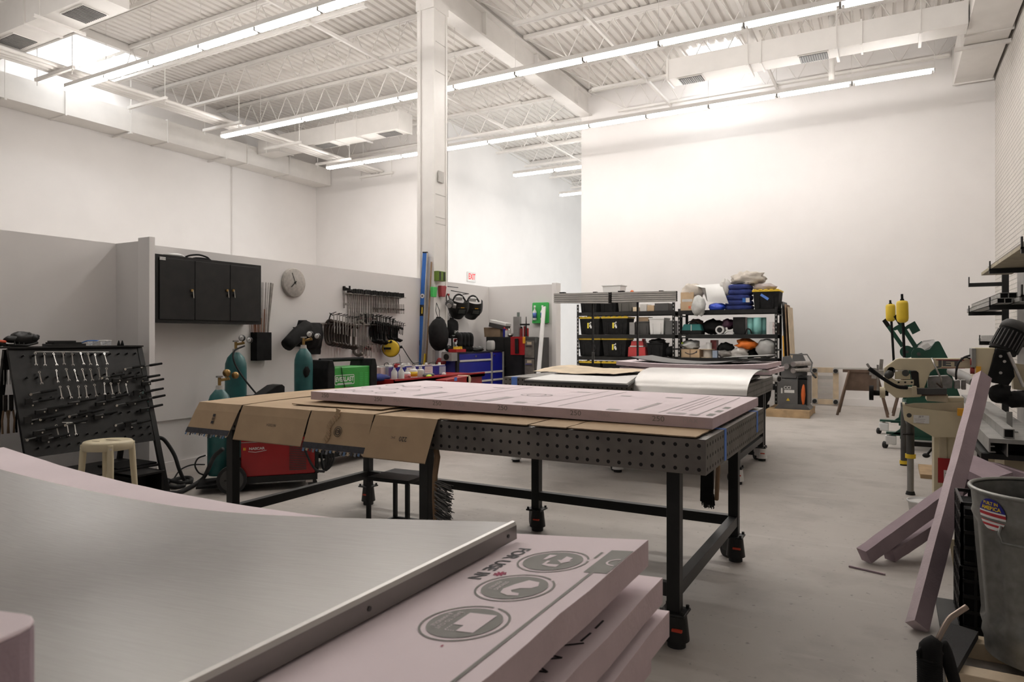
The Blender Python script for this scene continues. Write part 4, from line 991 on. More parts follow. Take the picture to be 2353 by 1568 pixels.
for i in range(26):
    f = i / 25; y = ra + .02 + (rb - ra - .04) * f; ln = (.32 if f < .45 and i % 2 else .5 if i % 3 == 0 else .9) * random.uniform(.9, 1.05)
    if ln > .6: ln = .95
    if f < .15: ln = .3
    x = random.uniform(-6.285, -6.22); ly = (f - .4) * .22 + random.uniform(-.03, .03)
    q = MB(); q.cyl(COPPER if (i % 3 == 0 or ln < .4) else STEEL, (x, y, rz0 + .01), (x - .005, y + ly * ln, rz0 + .30 + ln * .62), .0035 if i % 4 else .006, n=5)
    lab = 'thin welding rod standing in the black holder on the wall'
    solo('welding_rod', lab, 'rod', q, 'welding rods in the wall holder')
t = thing('wall_clock', 'round grey concrete wall clock with dark hands', 'clock', (-6.3, 5.9, 1.83))
p = W(676, 650, X=-6.27); M = EX((-6.3, p.y, p.z))
a = MB(); a.lathe(mat('concrete clock', (.42, .39, .355), .8, var=.15, scale=30), [(.172, 0), (.175, .005), (.175, .035), (.165, .042)], M=M, n=40); part('face', a, t, w=True)
a = MB(); a.bar(SATIN, M @ Vector((.015, -.02, .046)), M @ Vector((-.045, .115, .046)), .006, .003, up=M.to_3x3() @ Vector((0, 0, 1))); part('minute_hand', a, t, w=True)
a = MB(); a.bar(SATIN, M @ Vector((.02, .018, .049)), M @ Vector((-.06, -.055, .049)), .009, .003, up=M.to_3x3() @ Vector((0, 0, 1))); a.cyl(SATIN, M @ Vector((0, 0, .04)), M @ Vector((0, 0, .054)), .01); part('hour_hand', a, t, w=True)
# ---- clamp rails
XW = -6.3
def rail(y0, y1, z, label):
    q = MB(); q.bx(STEEL, (XW, y0, z - .012), (XW + .012, y1, z + .012)); q.bx(STEEL, (XW + .10, y0, z - .006), (XW + .106, y1, z + .006))
    for y in (y0 + .01, (y0 + y1) / 2, y1 - .01): q.bx(STEEL, (XW, y - .006, z - .006), (XW + .105, y + .006, z + .006))
    solo('clamp_rail', label, 'rail', q)
rail(6.78, 7.98, 1.925, 'upper steel hanging rail full of bar clamps on the partition wall')
rail(6.15, 7.98, 1.52, 'lower steel hanging rail full of dark clamps on the partition wall')
def bar_clamp(L, m, label, group):
    t = thing('bar_clamp', label, 'clamp', (0, 0, 0), 0, group)
    a = MB(); a.box(m, (0, 0, -L / 2 + .02), (.02, .008, L)); part('bar', a, t)
    a = MB(); a.prism(SATIN, [(-.01, .0), (.105, .0), (.105, .022), (.02, .045), (-.01, .045)], .018, face((0, .009, 0), (1, 0, 0))); a.box(SATIN, (0, 0, .035), (.03, .022, .05)); part('fixed_jaw', a, t)
    a = MB(); zj = -L + .06; a.prism(m, [(-.012, zj), (.10, zj), (.11, zj + .018), (-.012, zj + .03)], .014, face((0, .007, 0), (1, 0, 0))); part('sliding_jaw', a, t)
    a = MB(); a.cyl(m, (.095, 0, zj - .05), (.095, 0, zj + .09), .006, n=6); part('screw', a, t); a = MB(); a.cyl(SATIN, (.095, 0, .0), (.095, 0, .06), .014, .012, n=8); part('handle', a, t)
    return t
bcL = None; random.seed(21)
for i in range(30):
    f = i / 29; y = 6.86 + 1.05 * f; Lc = .40 if f < .45 else .25
    lab = 'silver bar clamp hanging on the upper wall rail, in the %s group' % ('longer left' if f < .45 else 'shorter right'); g = 'bar clamps, %s group' % ('longer left' if f < .45 else 'shorter right')
    if i == 0: o = bcL = bar_clamp(.40, STEEL, lab, g)
    elif f >= .45 and bcL['group'] != g: o = bcL = bar_clamp(.25, STEEL, lab, g)
    else: o = dup(bcL)
    o.location = (XW + .02, y, 1.925); o.rotation_euler = (random.uniform(-.012, .012), random.uniform(-.05, .03), -.06 + random.uniform(-.03, .03))
o = bar_clamp(.52, STEEL, 'single long bar clamp hanging alone at the left end of the upper rail', None) if False else dup(bcL, label='single bar clamp hanging apart at the left end of the upper rail', group=None)
if 'group' in o: del o['group']
o.location = (XW + .02, 6.78, 1.96); o.rotation_euler = (0, 0, 0)
def c_clamp(w, h, m, label, group, r=.014, s=1):
    """C frame in the xz plane, opening away from the wall, screw on top"""
    t = thing('c_clamp', label, 'clamp', (0, 0, 0), 0, group)
    a = MB(); a.tube(m, [(w, 0, .0), (w * .55, 0, .03), (.03, 0, .0), (0, 0, -.06), (0, 0, -h + .07), (.03, 0, -h + .01), (w * .55, 0, -h - .01), (w, 0, -h + .02)], [r * 1.15, r * 1.1, r, r, r, r, r * 1.1, r], n=7, fine=3); part('frame', a, t)
    a = MB(); a.cyl(STEEL if m is not MATTE else SATIN, (w, 0, -h * .5), (w, 0, .12), .007, n=6); part('screw', a, t)
    a = MB(); a.cyl(SATIN, (w - .035, -.012, .105), (w + .035, .012, .125), .005, n=6); part('handle', a, t)
    return t
cc = None; random.seed(31); BRN = mat('brown iron', (.05, .036, .028), .5, .3, var=.25)
for i in range(10):
    y = 6.42 + .05 * i
    lab = 'dark brown iron clamp in the tight row right of the hanging jacket'; g = 'brown iron clamps on the lower rail'
    o = cc = c_clamp(.16, .27, BRN, lab, g, .017) if cc is None else cc
    if i: o = dup(cc)
    o.location = (XW + .03, y, 1.53 - .006 * i); o.rotation_euler = (0, random.uniform(-.06, .06), random.uniform(-.04, .04))
cb = None
for i in range(16):
    y = 7.28 + .04 * i
    lab = 'small black clamp in the crowded right part of the lower rail'; g = 'black clamps on the lower rail'
    if cb is None: o = cb = c_clamp(.13, .24, MATTE, lab, g, .0165)
    else: o = dup(cb)
    k = 1 if i < 9 else .72
    o.location = (XW + .03, y, 1.53 - .004 * i); o.rotation_euler = (0, random.uniform(-.08, .08), random.uniform(-.03, .03)); o.scale = (k, 1, k)
o = c_clamp(.17, .42, mat('old iron', (.13, .115, .095), .5, .5), 'largest C shaped iron clamp hanging at the middle of the lower rail', None, .02); o.location = (XW + .03, 6.97, 1.54); o.rotation_euler = (0, .05, -.1)
for i in range(5):
    o = dup(bcL, label='long bar clamp hanging in the middle of the lower rail', group='bar clamps of the lower rail'); o.location = (XW + .02, 7.05 + .04 * i, 1.55); o.scale = (1, 1, 2.0 - .1 * (i % 2))
for i in range(4):
    q = MB(); y = 7.27 + .075 * i; z = W(880, 795, X=-6.2).z
    q.tube(STEEL, [(XW, y, z + .02), (XW + .06, y, z + .03), (XW + .1, y, z + .01), (XW + .1, y + .01, z - .085)], .006, n=6); solo('wall_hook', 'bent wire hook under the black clamps', 'hook', q, 'wire hooks under the black clamps')
# T handles sticking up from the rails
for px, py, lab in ((760, 722, 'tall T handle rising above the brown clamps'), (858, 725, 'tall T handle rising above the black clamps'), (905, 735, 'Y shaped handle rising at the right end of the black clamps')):
    p = W(px, py, X=XW + .12); q = MB(); q.cyl(SATIN, (p.x - .02, p.y - .05, p.z - .16), (p.x, p.y, p.z), .008, n=6); q.cyl(SATIN, (p.x, p.y - .02, p.z + .012), (p.x, p.y + .05, p.z - .02), .006, n=6); solo('tee_wrench', lab, 'wrench', q)
# jacket
p = W(715, 770, X=-6.2)
t = thing('work_jacket', 'black work jacket with one sleeve sticking out, hung on the lower rail', 'jacket', (-6.2, p.y, 1.2))
a = MB(); random.seed(2)
ys = [W(x, 770, X=-6.15).y for x in (685, 700, 725, 748)]
def jk(u, v):
    y = ys[0] + (ys[3] - ys[0]) * u; top = W(700, 736, X=-6.15).z if u < .5 else W(740, 744, X=-6.15).z
    zt = W(690 + 55 * u, (752 if u < .12 else 736 if u < .4 else 742), X=-6.15).z; zb = W(690 + 55 * u, 815 - (18 if u < .4 else 0), X=-6.15).z
    b_ = sin(pi * min(1, v * 1.15 + .08)) ** .5
    return (-6.235 + .14 * b_ * sin(pi * (u * .8 + .1)) + .02 * noise.noise(Vector((u * 5, v * 4, 1))), y, zt + (zb - zt) * v)
a.sheet(MATTE, jk, 20, 18, Vector((-.025, 0, 0))); part('torso', a, t, w=True)
a = MB(); s0, s1, s2 = W(706, 752, X=-6.14), W(686, 768, X=-6.1), W(659, 794, X=-6.08)
a.tube(MATTE, [s0, s1, s2], [.085, .088, .075], n=14, fine=4); part('sleeve', a, t, w=True)
# yellow reel
p = W(905, 801, X=-6.12)
t = thing('cord_reel', 'yellow and black retractable cord reel on the partition wall', 'reel', (-6.2, p.y, p.z - .12))
M = face((-6.17, p.y, p.z), (.80, .6, 0))
a = MB(); a.lathe(MATTE, [(.12, -.04), (.125, -.02), (.125, .03), (.12, .04)], M=M, n=28); part('drum', a, t, w=True)
a = MB(); a.lathe(YELLOW, [(.118, .04), (.116, .05), (.09, .058)], M=M, n=28); part('side_plate', a, t, w=True)
a = MB(); a.bar(MATTE, M @ Vector((0, 0, .06)), M @ Vector((-.1, 0, .075)), .05, .03); part('bracket', a, t, w=True)
a = MB(); a.cyl(MATTE, M @ Vector((.125, .02, 0)), M @ Vector((.155, .02, 0)), .02); part('cord_guide', a, t, w=True)
cable('thin black cord running from the yellow reel down to the paint cans', [M @ Vector((.155, .02, 0)), W(945, 830, X=-5.9), W(962, 845, X=-5.6)], .006)
cable('short thin cord hanging below the yellow reel', [M @ Vector((.11, -.08, 0)), W(919, 822, X=-6.1), W(920, 842, X=-6.05)], .004)
# ================= middle: red cart with cans, blue tool chest, column things, cabinets
t = thing('red_tool_cart', 'red tool cart crowded with paint cans between green welder and blue chest', 'tool cart', (-5.2, 7.0, 0))
kx0, kx1, ky0, ky1, kz = -5.75, -4.95, 6.15, 8.15, .865
a = MB(); a.bx(RED, (kx0, ky0, kz - .06), (kx1, ky1, kz - .02)); a.bx(RED, (kx1 - .02, ky0, kz - .06), (kx1, ky1, kz)); a.bx(RED, (kx0, ky0, kz - .06), (kx0 + .02, ky1, kz)); a.bx(RED, (kx0, ky0, kz - .06), (kx1, ky0 + .02, kz)); part('top_tray', a, t, w=True)
a = MB(); a.bx(DRED, (kx0 + .03, ky0 + .03, .15), (kx1 - .03, ky1 - .03, kz - .06)); part('cabinet', a, t, w=True)
for x in (kx0 + .08, kx1 - .08):
    for y in (ky0 + .1, ky1 - .1): a = MB(); a.cyl(RUBBER, (x - .02, y, .07), (x + .02, y, .07), .07, n=14); a.bx(STEEL, (x - .03, y - .02, .08), (x + .03, y + .02, .15)); part('caster', a, t, w=True)
zt = kz - .02
def xat(px, py_base, z): return W(px, py_base, Z=z)
def can_rect(px0, px1, y_top, x, label, cols, handle=True, spout=True, wx=.11):
    """rectangular solvent can: the long face looks toward +X"""
    ya, yb = W(px0, 860, X=x).y, W(px1, 860, X=x).y; zt_ = W((px0 + px1) / 2, y_top, X=x).z
    t = thing('solvent_can', label, 'can', (x - wx / 2, (ya + yb) / 2, zt))
    a = MB(); a.bx(cols[0], (x - wx, ya, zt), (x, yb, zt_ - .01)); a.bx(LGREY, (x - wx + .004, ya + .004, zt_ - .01), (x - .004, yb - .004, zt_)); part('body', a, t, .004, w=True)
    a = MB(); n = len(cols) - 1
    for i, m in enumerate(cols[1:]):
        if m is None: continue
        u0, u1 = ya + (yb - ya) * i / n, ya + (yb - ya) * (i + 1) / n
        a.bx(m, (x, u0, zt + .01), (x + .0015, u1, zt_ - .02))
        if m is PLW:
            for k in range(6): a.bx(INKF, (x + .0015, u0 + .01, zt + .03 + .022 * k), (x + .002, u1 - .012 - .008 * (k % 3), zt + .038 + .022 * k))
    part('paper_label', a, t, w=True)
    if spout: a = MB(); a.cyl(PLW, (x - wx * .5, yb - .05, zt_), (x - wx * .5, yb - .05, zt_ + .03), .02, .017, n=12); part('cap', a, t, w=True)
    if handle: a = MB(); a.tube(SATIN, [(x - wx * .5, ya + .02, zt_), (x - wx * .5, ya + .025, zt_ + .03), (x - wx * .5, (ya + yb) / 2, zt_ + .035), (x - wx * .5, (ya + yb) / 2 + .02, zt_)], .005, n=6, fine=2); part('handle', a, t, w=True)
GBL = mat('grey blue label', (.3, .36, .45), .5)
can_rect(893, 912, 841, -5.35, 'grey and purple solvent can, leftmost on the red cart', [GBL, mat('purple label', (.12, .09, .25), .5), GBL], wx=.16)
can_rect(912, 955, 841, -5.28, 'tall blue and white solvent can next to the grey purple one', [BLUE, BLUE, PLW], wx=.14)
can_rect(957, 994, 840, -5.28, 'blue solvent can with long white label in front of the blue level', [BLUE, BLUE, PLW], wx=.14)
can_rect(994, 1024, 839, -5.3, 'blue solvent can with pale blue label, rightmost on the red cart', [BLUE, BLUE, GBL], wx=.14)
def bottle(px, y_top, y_bot, x, r, label, body=PLW, cap=PLW, band=None, cat='bottle', z0=None):
    p = W(px, y_bot, X=x); h = W(px, y_top, X=x).z - (z0 if z0 is not None else zt); z0 = zt if z0 is None else z0
    t = thing('bottle', label, cat, (x, p.y, z0))
    a = MB(); a.lathe(body, [(r * .96, 0), (r, .008), (r, h * .66), (r * .85, h * .74), (r * .38, h * .8), (r * .36, h * .86)], n=18); part('body', a, t)
    a = MB(); a.cyl(cap, (0, 0, h * .86), (0, 0, h), r * .42, r * .36, n=12); part('cap', a, t)
    if band: a = MB(); a.lathe(band, [(r * 1.012, h * .16), (r * 1.012, h * .56)], n=18); part('paper_label', a, t)
    return t
bottle(935, 850, 880, -5.05, .045, 'white round bottle with red and white label, front of the red cart', band=mat('red white label', (.55, .2, .2), .5, var=.6, scale=60))
bottle(950, 842, 876, -5.12, .05, 'white bottle with yellow band beside the round white bottle', band=YELLOW)
bottle(924, 856, 882, -5.12, .04, 'plain white bottle behind the spray trigger')
bottle(966, 843, 878, -5.14, .05, 'translucent white bottle at the end of the reel cord', body=LGREY)
bottle(1020, 856, 880, -5.2, .03, 'tiny white bottle right of the blue solvent cans')
def sprayer(px, y_top, x, label, head, body, z0, y_bot=885, hgt=None):
    p = W(px, y_bot, X=x); h = hgt or W(px, y_top, X=x).z - z0
    t = thing('spray_bottle', label, 'spray bottle', (x, p.y, z0))
    a = MB(); a.lathe(body, [(.035, 0), (.036, .01), (.036, h * .5), (.014, h * .68), (.013, h * .76)], n=16); part('body', a, t)
    a = MB(); a.prism(head, [(-.02, h * .76), (.018, h * .76), (.02, h * .88), (.055, h * .9), (.055, h * .98), (-.01, h), (-.025, h * .93)], .024, face((.012, 0, 0), (0, 1, 0))); part('spray_head', a, t, .003)
    a = MB(); a.bar(head, (0, .025, h * .9), (0, .04, h * .76), .008, .012); part('trigger', a, t)
sprayer(922, 863, -4.99, 'white trigger spray bottle at the front edge of the red cart', PLW, PLW, zt, hgt=.2)
sprayer(906, 860, -5.02, 'red trigger spray bottle lying low on the red cart', RED, PLW, zt, hgt=.2)
q = MB(); p = W(875, 848, X=-5.5); q.bx(LGREY, (-5.62, p.y - .12, zt), (-5.40, p.y + .18, .985)); solo('grey_box', 'grey flat box at the left end of the red cart', 'box', q, bevel=.004)
q = MB(); p = W(872, 868, X=-5.2); q.blob(NAVY, (-5.2, p.y, zt + .03), (.12, .14, .045), .3, 2, 16, 4, .9); solo('blue_rag', 'dark blue rag heap on the left end of the red cart', 'rag', q)
q = MB(); p = W(985, 873, X=-5.05); q.blob(GREY, (-5.05, p.y, zt + .03), (.06, .09, .03), .3, 2, 14, 6, .8); q.blob(mat('lime', (.55, .75, .05), .5), (-5.0, p.y - .06, zt + .02), (.03, .05, .02), .2, 2, 12); solo('work_glove', 'grey work glove with lime green cuff on the red cart', 'glove', q)
t = thing('red_case', 'long red metal case with white rounded end and blue tape, right end of red cart', 'case', (-4.9, 7.7, 0))
p0, p1 = W(1005, 880, X=-4.9), W(1058, 874, X=-4.9)
a = MB(); a.prism(RED, [(p0.y, .0), (p1.y, .0), (p1.y, .85), (p0.y, .825)], .16, face((-4.93, 0, 0), (0, 1, 0))); part('body', a, t, .006, w=True)
a = MB(); a.cyl(CREAM, (-4.93, p1.y + .0, .80), (-4.77, p1.y + .0, .80), .055, n=18); part('end_cap', a, t, w=True)
a = MB(); q_ = W(1050, 876, X=-4.77); a.bx(TAPE, (-4.77, q_.y - .06, .80), (-4.768, q_.y - .0, .845)); part('tape_strip', a, t, w=True)
# ---- blue tool chest
t = thing('tool_chest', 'big blue tool chest with grey trimmed drawers beside the column', 'tool chest', (-5.73, 9.1, 0))
bx0, bx1, by0, by1, bz = -5.86, -5.6, 8.42, 9.82, 1.125
a = MB(); a.bx(BLUE, (bx0, by0, .13), (bx1 - .02, by1, bz - .015)); part('case', a, t, w=True)
a = MB(); a.bx(BLACK, (bx0, by0 - .01, bz - .015), (bx1, by1 + .01, bz)); part('top_mat', a, t, w=True)
for y in (by0, by0 + .98, by1 - .05): a = MB(); a.bx(MGREY if y > by0 else BLACK, (bx1 - .03, y, .13), (bx1 + .006, y + (.05 if y != by0 else .06), bz - .015)); part('frame_post', a, t, w=True)
zs = [bz - .03, bz - .15, bz - .35, bz - .48, bz - .60, bz - .72, bz - .9]
for (u0, u1) in ((by0 + .065, by0 + .975), (by0 + 1.035, by1 - .055)):
    lv = zs if u1 < by1 - .2 else [zs[0], zs[2], zs[3], zs[4], zs[5], zs[6]]
    for z1, z0 in zip(lv, lv[1:]):
        d = MB(); d.bx(BLUE, (bx1 - .02, u0, z0 + .004), (bx1 + .003, u1, z1 - .004)); dd = part('drawer', d, t, .003, w=True)
        d = MB(); d.bx(LGREY, (bx1 + .003, u0, z0 + .004), (bx1 + .015, u1, z0 + .032)); part('pull_trim', d, dd, w=True)
    for k in (0,):
        d = MB(); yk = u0 + (u1 - u0) * (.5 if u1 < by1 - .2 else .17); d.cyl(CHROME, (bx1 + .003, yk, bz - .07), (bx1 + .012, yk, bz - .07), .016, n=12); part('lock', d, t, w=True)
for x in (bx0 + .08, bx1 - .08):
    for y in (by0 + .1, by1 - .1): a = MB(); a.cyl(RUBBER, (x - .02, y, .06), (x + .02, y, .06), .06, n=14); a.bx(STEEL, (x - .03, y - .02, .07), (x + .03, y + .02, .13)); part('caster', a, t, w=True)
# things on the chest
t = thing('smart_speaker', 'light grey fabric covered round edged speaker on the blue tool chest', 'speaker', (-5.75, 9.55, bz))
p = W(1130, 808, X=-5.7); t.location = (-5.72, p.y, bz)
a = MB(); a.blob(mat('speaker cloth', (.50, .49, .47), .9, bump=.2, bscale=300), (0, 0, .088), (.062, .062, .088), .0, 1, 32, pw=.55); part('body', a, t)
a = MB(); a.cyl(DGREY, (0, 0, .174), (0, 0, .178), .05, n=20); part('top_plate', a, t)
p = W(1062, 808, X=-5.75)
t = thing('glove_rack', 'row of black work gloves drying upside down on the blue tool chest', 'glove rack', (-5.78, p.y, bz))
a = MB(); a.cyl(SATIN, (-.0, -.25, .23), (0, .25, .23), .025, n=10); a.bx(SATIN, (-.06, -.25, 0), (.06, .25, .012)); a.bx(SATIN, (-.01, -.24, .01), (.01, -.22, .23)); a.bx(SATIN, (-.01, .22, .01), (.01, .24, .23)); part('stand', a, t)
for i in range(4):
    y = p.y - .14 + .105 * i; g = thing('work_glove', 'black work glove drooping on the stand atop the blue chest, number %s from the left' % ('one', 'two', 'three', 'four')[i], 'glove', (-5.73, y, bz + .012))
    a = MB(); a.tube(MATTE, [(-.03, 0, .25), (.02, .0, .235), (.025, .01, .15), (.02, .0, .08)], [.04, .045, .04, .045], n=10, fine=3); part('cuff', a, g)
    for k in range(4): a = MB(); a.tube(MATTE, [(.02, -.03 + .02 * k, .09), (.03, -.035 + .023 * k, .045), (.035, -.036 + .024 * k, .0)], [.012, .012, .009], n=6); part('finger', a, g)
q = MB(); p = W(1098, 806, X=-5.68); q.blob(SATIN, (-5.68, p.y, bz + .03), (.06, .15, .035), .5, 3, 16, 3); q.blob(GREY, (-5.7, p.y + .1, bz + .05), (.05, .07, .03), .3, 2); solo('cable_heap', 'small heap of black gear left of the grey speaker', 'gear', q)
t = thing('bottle_tray', 'red parts tray holding little yellow capped bottles on the chest corner', 'tray', (-5.75, 8.62, bz))
p = W(1052, 804, X=-5.66)
a = MB(); a.bx(RED, (-5.74, p.y - .13, bz), (-5.6, p.y + .13, bz + .045)); part('tray', a, t, w=True)
for i in range(6):
    a = MB(); y = p.y - .1 + .04 * i; a.cyl(YELLOW, (-5.66, y, bz + .04), (-5.66, y, bz + .085), .015, .009, n=8); part('bottle_cap', a, t, w=True)
p = W(1040, 797, X=-5.85); sprayer(1043, 785, -5.85, 'clear bottle with red trigger at the left corner of the blue chest', RED, BAGP, bz, 808, .2)
q = MB(); p = W(1035, 795, X=-5.8); q.blob(BLACK, (-5.82, p.y, bz + .05), (.05, .09, .05), .3, 2, 14, 8); solo('black_tool', 'small black power tool at the left corner of the chest', 'tool', q)
t = thing('tape_rack', 'grey metal box with round dial clipped to the left end of the chest', 'metal box', (-5.7, 8.3, .95))
p = W(1032, 815, Y=8.33); a = MB(); a.bx(MGREY, (p.x - .09, 8.26, 1.0), (p.x + .09, 8.41, 1.12)); part('case', a, t, w=True)
a = MB(); a.cyl(SATIN, (p.x, 8.26, 1.06), (p.x, 8.25, 1.06), .045, n=16); part('dial', a, t, w=True)
q = MB(); p = W(1013, 833, Y=8.36); q.blob(DRED, (p.x, 8.36, p.z), (.085, .05, .065), .3, 2, 14, 3, .7); q.cyl(DRED, (p.x, 8.36, p.z), (p.x, 8.36, 0.0), .03); solo('red_vise', 'dark red lumpy machine head on a post left of the blue chest', 'tool', q)
# ---- level and stick leaning on the column
t = thing('spirit_level', 'very long blue spirit level leaning upright against the white column', 'level', (-6.2, 8.35, 0))
pt, pb = W(977, 582, Y=8.50), W(957, 905, Y=8.42); pb.z = .0
d_ = (pt - pb).normalized(); pb = pt - d_ * (pt.z / d_.z); pb += d_ * .02
ux = Vector((1, 0, 0)); M, ln = MB().frame(pb, pt, (0, 1, 0))
a = MB(); a.bar(LBLUE, pb, pt, .078, .03, up=(0, 1, 0)); part('beam', a, t, .004, w=True)
a = MB(); a.bar(ALU, pb + Vector((.045, 0, 0)), pt + Vector((.045, 0, 0)), .012, .034, up=(0, 1, 0)); part('edge_rail', a, t, w=True)
a = MB(); a.bar(SATIN, pt, pt + d_ * .02, .08, .032, up=(0, 1, 0)); part('end_cap', a, t, w=True)
def lv(py): 
    f = (py - 582) / (905 - 582); z = CH + (HY - py) / F * pt.y / (CY + (967 - CX) / F * SY); return pt - d_ * ((pt.z - z) / d_.z)
c = lv(681) + Vector((0, -.016, 0)); a = MB(); a.cyl(PLW, c, c + Vector((0, -.004, 0)), .035, n=18); a.cyl(DBROWN, c, c + Vector((0, -.006, 0)), .014, n=12); part('plumb_vial', a, t, w=True)
c = lv(714) + Vector((0, -.0165, 0)); a = MB(); a.bar(SATIN, c - d_ * .085, c + d_ * .085, .075, .003, up=(0, 1, 0)); a.bar(YELLOW, c - d_ * .05 + Vector((.01, -.003, 0)), c + d_ * .05 + Vector((.01, -.003, 0)), .02, .003, up=(0, 1, 0)); part('level_vial', a, t, w=True)
c = lv(788) + Vector((-.02, -.0165, 0)); a = MB(); a.bar(SATIN, c - d_ * .04, c + d_ * .04, .03, .003, up=(0, 1, 0)); part('hand_hole', a, t, w=True)
q = MB(); q.bar(WOODD, (-6.185, 8.38, 0.01), (-6.135, 8.53, 2.5), .018, .018); q.bar(YELLOW, (-6.186, 8.378, 0.6), (-6.172, 8.415, 1.1), .02, .024); solo('wooden_stick', 'thin yellow and tan stick leaning just right of the blue level', 'stick', q)
# ---- things on the column side (X = -6.11) and the partition beyond
XC = -6.108
def holder(px, py, w, h, m, name, label, cat, x=XC, dep=.06, m2=None):
    p = W(px, py, X=x + dep); q = MB(); q.bx(m, (x, p.y - w / 2, p.z - h / 2), (x + dep, p.y + w / 2, p.z + h / 2))
    if m2:
        for i in (-1, 1): q.bx(m2, (x + dep, p.y + i * w * .28 - w * .1, p.z - h / 2 + .01), (x + dep + .004, p.y + i * w * .28 + w * .1, p.z + h / 2 - .01))
    return solo(name, label, cat, q, bevel=.006)
holder(1016, 635, .20, .15, mat('olive green', (.10, .17, .012), .5), 'green_charger', 'olive green and black boxy device mounted high beside the column', 'charger', dep=.08, m2=BLACK)
def pocket(px, py, m, label, name):
    p = W(px, py, X=XC + .04); t = thing(name, label, 'wall pocket', (XC, p.y, p.z - .07))
    a = MB(); a.prism(m, [(-.055, -.01), (.04, -.01), (.065, .145), (-.065, .145)], .045, EX((0, 0, 0))); part('pocket', a, t, .006)
pocket(999, 671, BGREEN, 'bright green plastic wall pocket on the column side', 'wall_pocket')
p = W(1019, 669, X=XC + .05); t = thing('wall_pocket', 'dark red plastic wall pocket right of the bright green one', 'wall pocket', (XC, p.y, p.z - .07))
a = MB(); a.prism(mat('pocket red', (.28, .03, .035), .5), [(-.06, -.02), (.04, -.02), (.075, .15), (-.075, .15)], .06, EX((0, 0, 0))); part('pocket', a, t, .006)
q = MB(); p = W(1035, 665, X=-6.2); q.tube(SATIN, [(-6.29, p.y - .35, p.z + .03), (-6.12, p.y - .3, p.z + .03), (-6.12, p.y + .1, p.z + .03)], .007); q.tube(SATIN, [(-6.12, p.y - .1, p.z - .03), (-6.14, p.y + .45, p.z - .05), (-6.29, p.y + .5, p.z - .05)], .007); solo('helmet_hook', 'bent black wire arm holding the welding helmets', 'hook', q)
# welding helmets
def helmet(px, py, label, ang):
    p = W(px, py + 14, X=-6.13); t = thing('welding_helmet', label, 'helmet', (p.x, p.y, p.z), ang)
    a = MB()
    def sh(u, v):
        th = pi * (u - .5) * 1.15; r = .125 + .02 * sin(pi * v); yy = .27 * (v - .5)
        taper = 1 - .35 * max(0, v - .55) / .45
        return (r * cos(th) * taper * .95, r * sin(th) * taper, -yy)
    a.sheet(SATIN, sh, 18, 12, Vector((-.004, 0, 0))); part('shell', a, t)
    a = MB(); a.box(MATTE, (.128, 0, .02), (.02, .13, .10)); a.box(mat('lens glass', (.01, .015, .012), .08), (.139, 0, .02), (.004, .10, .06)); a.box(AMBER, (.137, 0, .075), (.004, .05, .006)); part('lens_frame', a, t)
    a = MB(); a.tube(SATIN, [(-.02, -.09, .10), (-.06, -.05, .15), (-.07, 0, .17), (-.06, .05, .15), (-.02, .09, .10)], .013, fine=3); a.box(PLW, (-.04, 0, .125), (.03, .09, .05)); part('head_band', a, t)
    t.rotation_euler = (0, R(30), ang); t.scale = (1.2, 1.2, 1.2)
    return t
helmet(1053, 694, 'black welding helmet hanging left on the partition beyond the column', R(-35))
helmet(1085, 696, 'black welding helmet hanging right on the partition beyond the column', R(-35))
t = thing('respirator', 'grey half mask respirator hanging in front of the left helmet', 'respirator', (0, 0, 0)); p = W(1033, 698, X=-6.02); t.location = p
a = MB(); a.blob(DGREY, (0, 0, 0), (.06, .07, .06), .2, 2, 14); part('mask', a, t)
for s in (-1, 1): a = MB(); a.cyl(MGREY, (.02, s * .06, -.03), (.06, s * .09, -.04), .035, n=14); part('filter', a, t)
a = MB(); a.tube(SATIN, [(-.02, -.05, .03), (-.03, -.04, .12), (-.03, .0, .15), (-.02, .05, .03)], .008, fine=3); a.box(RED, (-.02, .0, .14), (.02, .03, .03)); part('strap', a, t)
# drawstring bags
def bag(px, py, r, label, lettering=None, x=-6.0, seed=1):
    p = W(px, py, X=x); t = thing('drawstring_bag', label, 'bag', (p.x, p.y, p.z - r[2]))
    a = MB()
    a.blob(MATTE, (0, 0, r[2] * .95), r, .14, 1.5, 22, seed, None, pw=.85); a.cyl(MATTE, (0, 0, r[2] * 1.7), (0, 0, r[2] * 2.1), r[1] * .35, r[1] * .2, n=10); part('sack', a, t)
    a = MB()
    for s in (-1, 1): a.tube(SATIN, [(0, s * .02, r[2] * 2.05), (-.02, s * .05, r[2] * 2.5), (-.04, 0, r[2] * 3.0)], .005, n=5); a.tube(SATIN, [(0, s * .02, r[2] * 2.05), (.02, s * r[1] * .6, r[2] * 1.5), (.02, s * r[1] * .8, r[2] * .5)], .004, n=5)
    part('drawstring', a, t)
    if lettering:
        a = MB(); M = face((r[0] * .93, .03, r[2] * .62), (-.05, 1, 0)); a.text(PLW, lettering, .062, M @ T(.0, -.0, .022), bold=.001, sx=.85); a.text(RED, 'ELECTRIC', .042, M @ T(.0, -.055, .016), sx=.8); part('lettering', a, t)
bag(1008, 768, (.12, .185, .235), 'plain black drawstring bag bulging in front of the white column side', x=-5.93, seed=2)
bag(1038, 755, (.085, .145, .155), 'black drawstring helmet bag printed LINCOLN behind the plain bag', 'LINCOLN', x=-6.16, seed=5)
q = MB(); p = W(1016, 806, X=-6.2); q.tube(SATIN, [(-6.2, p.y, p.z + .06), (-6.19, p.y + .02, p.z), (-6.2, p.y, p.z - .04)], .008, fine=2); q.box(LGREY, (-6.18, p.y - .02, p.z), (.02, .04, .07)); solo('hanging_tag', 'small hanging metal tag under the black bags', 'tag', q)
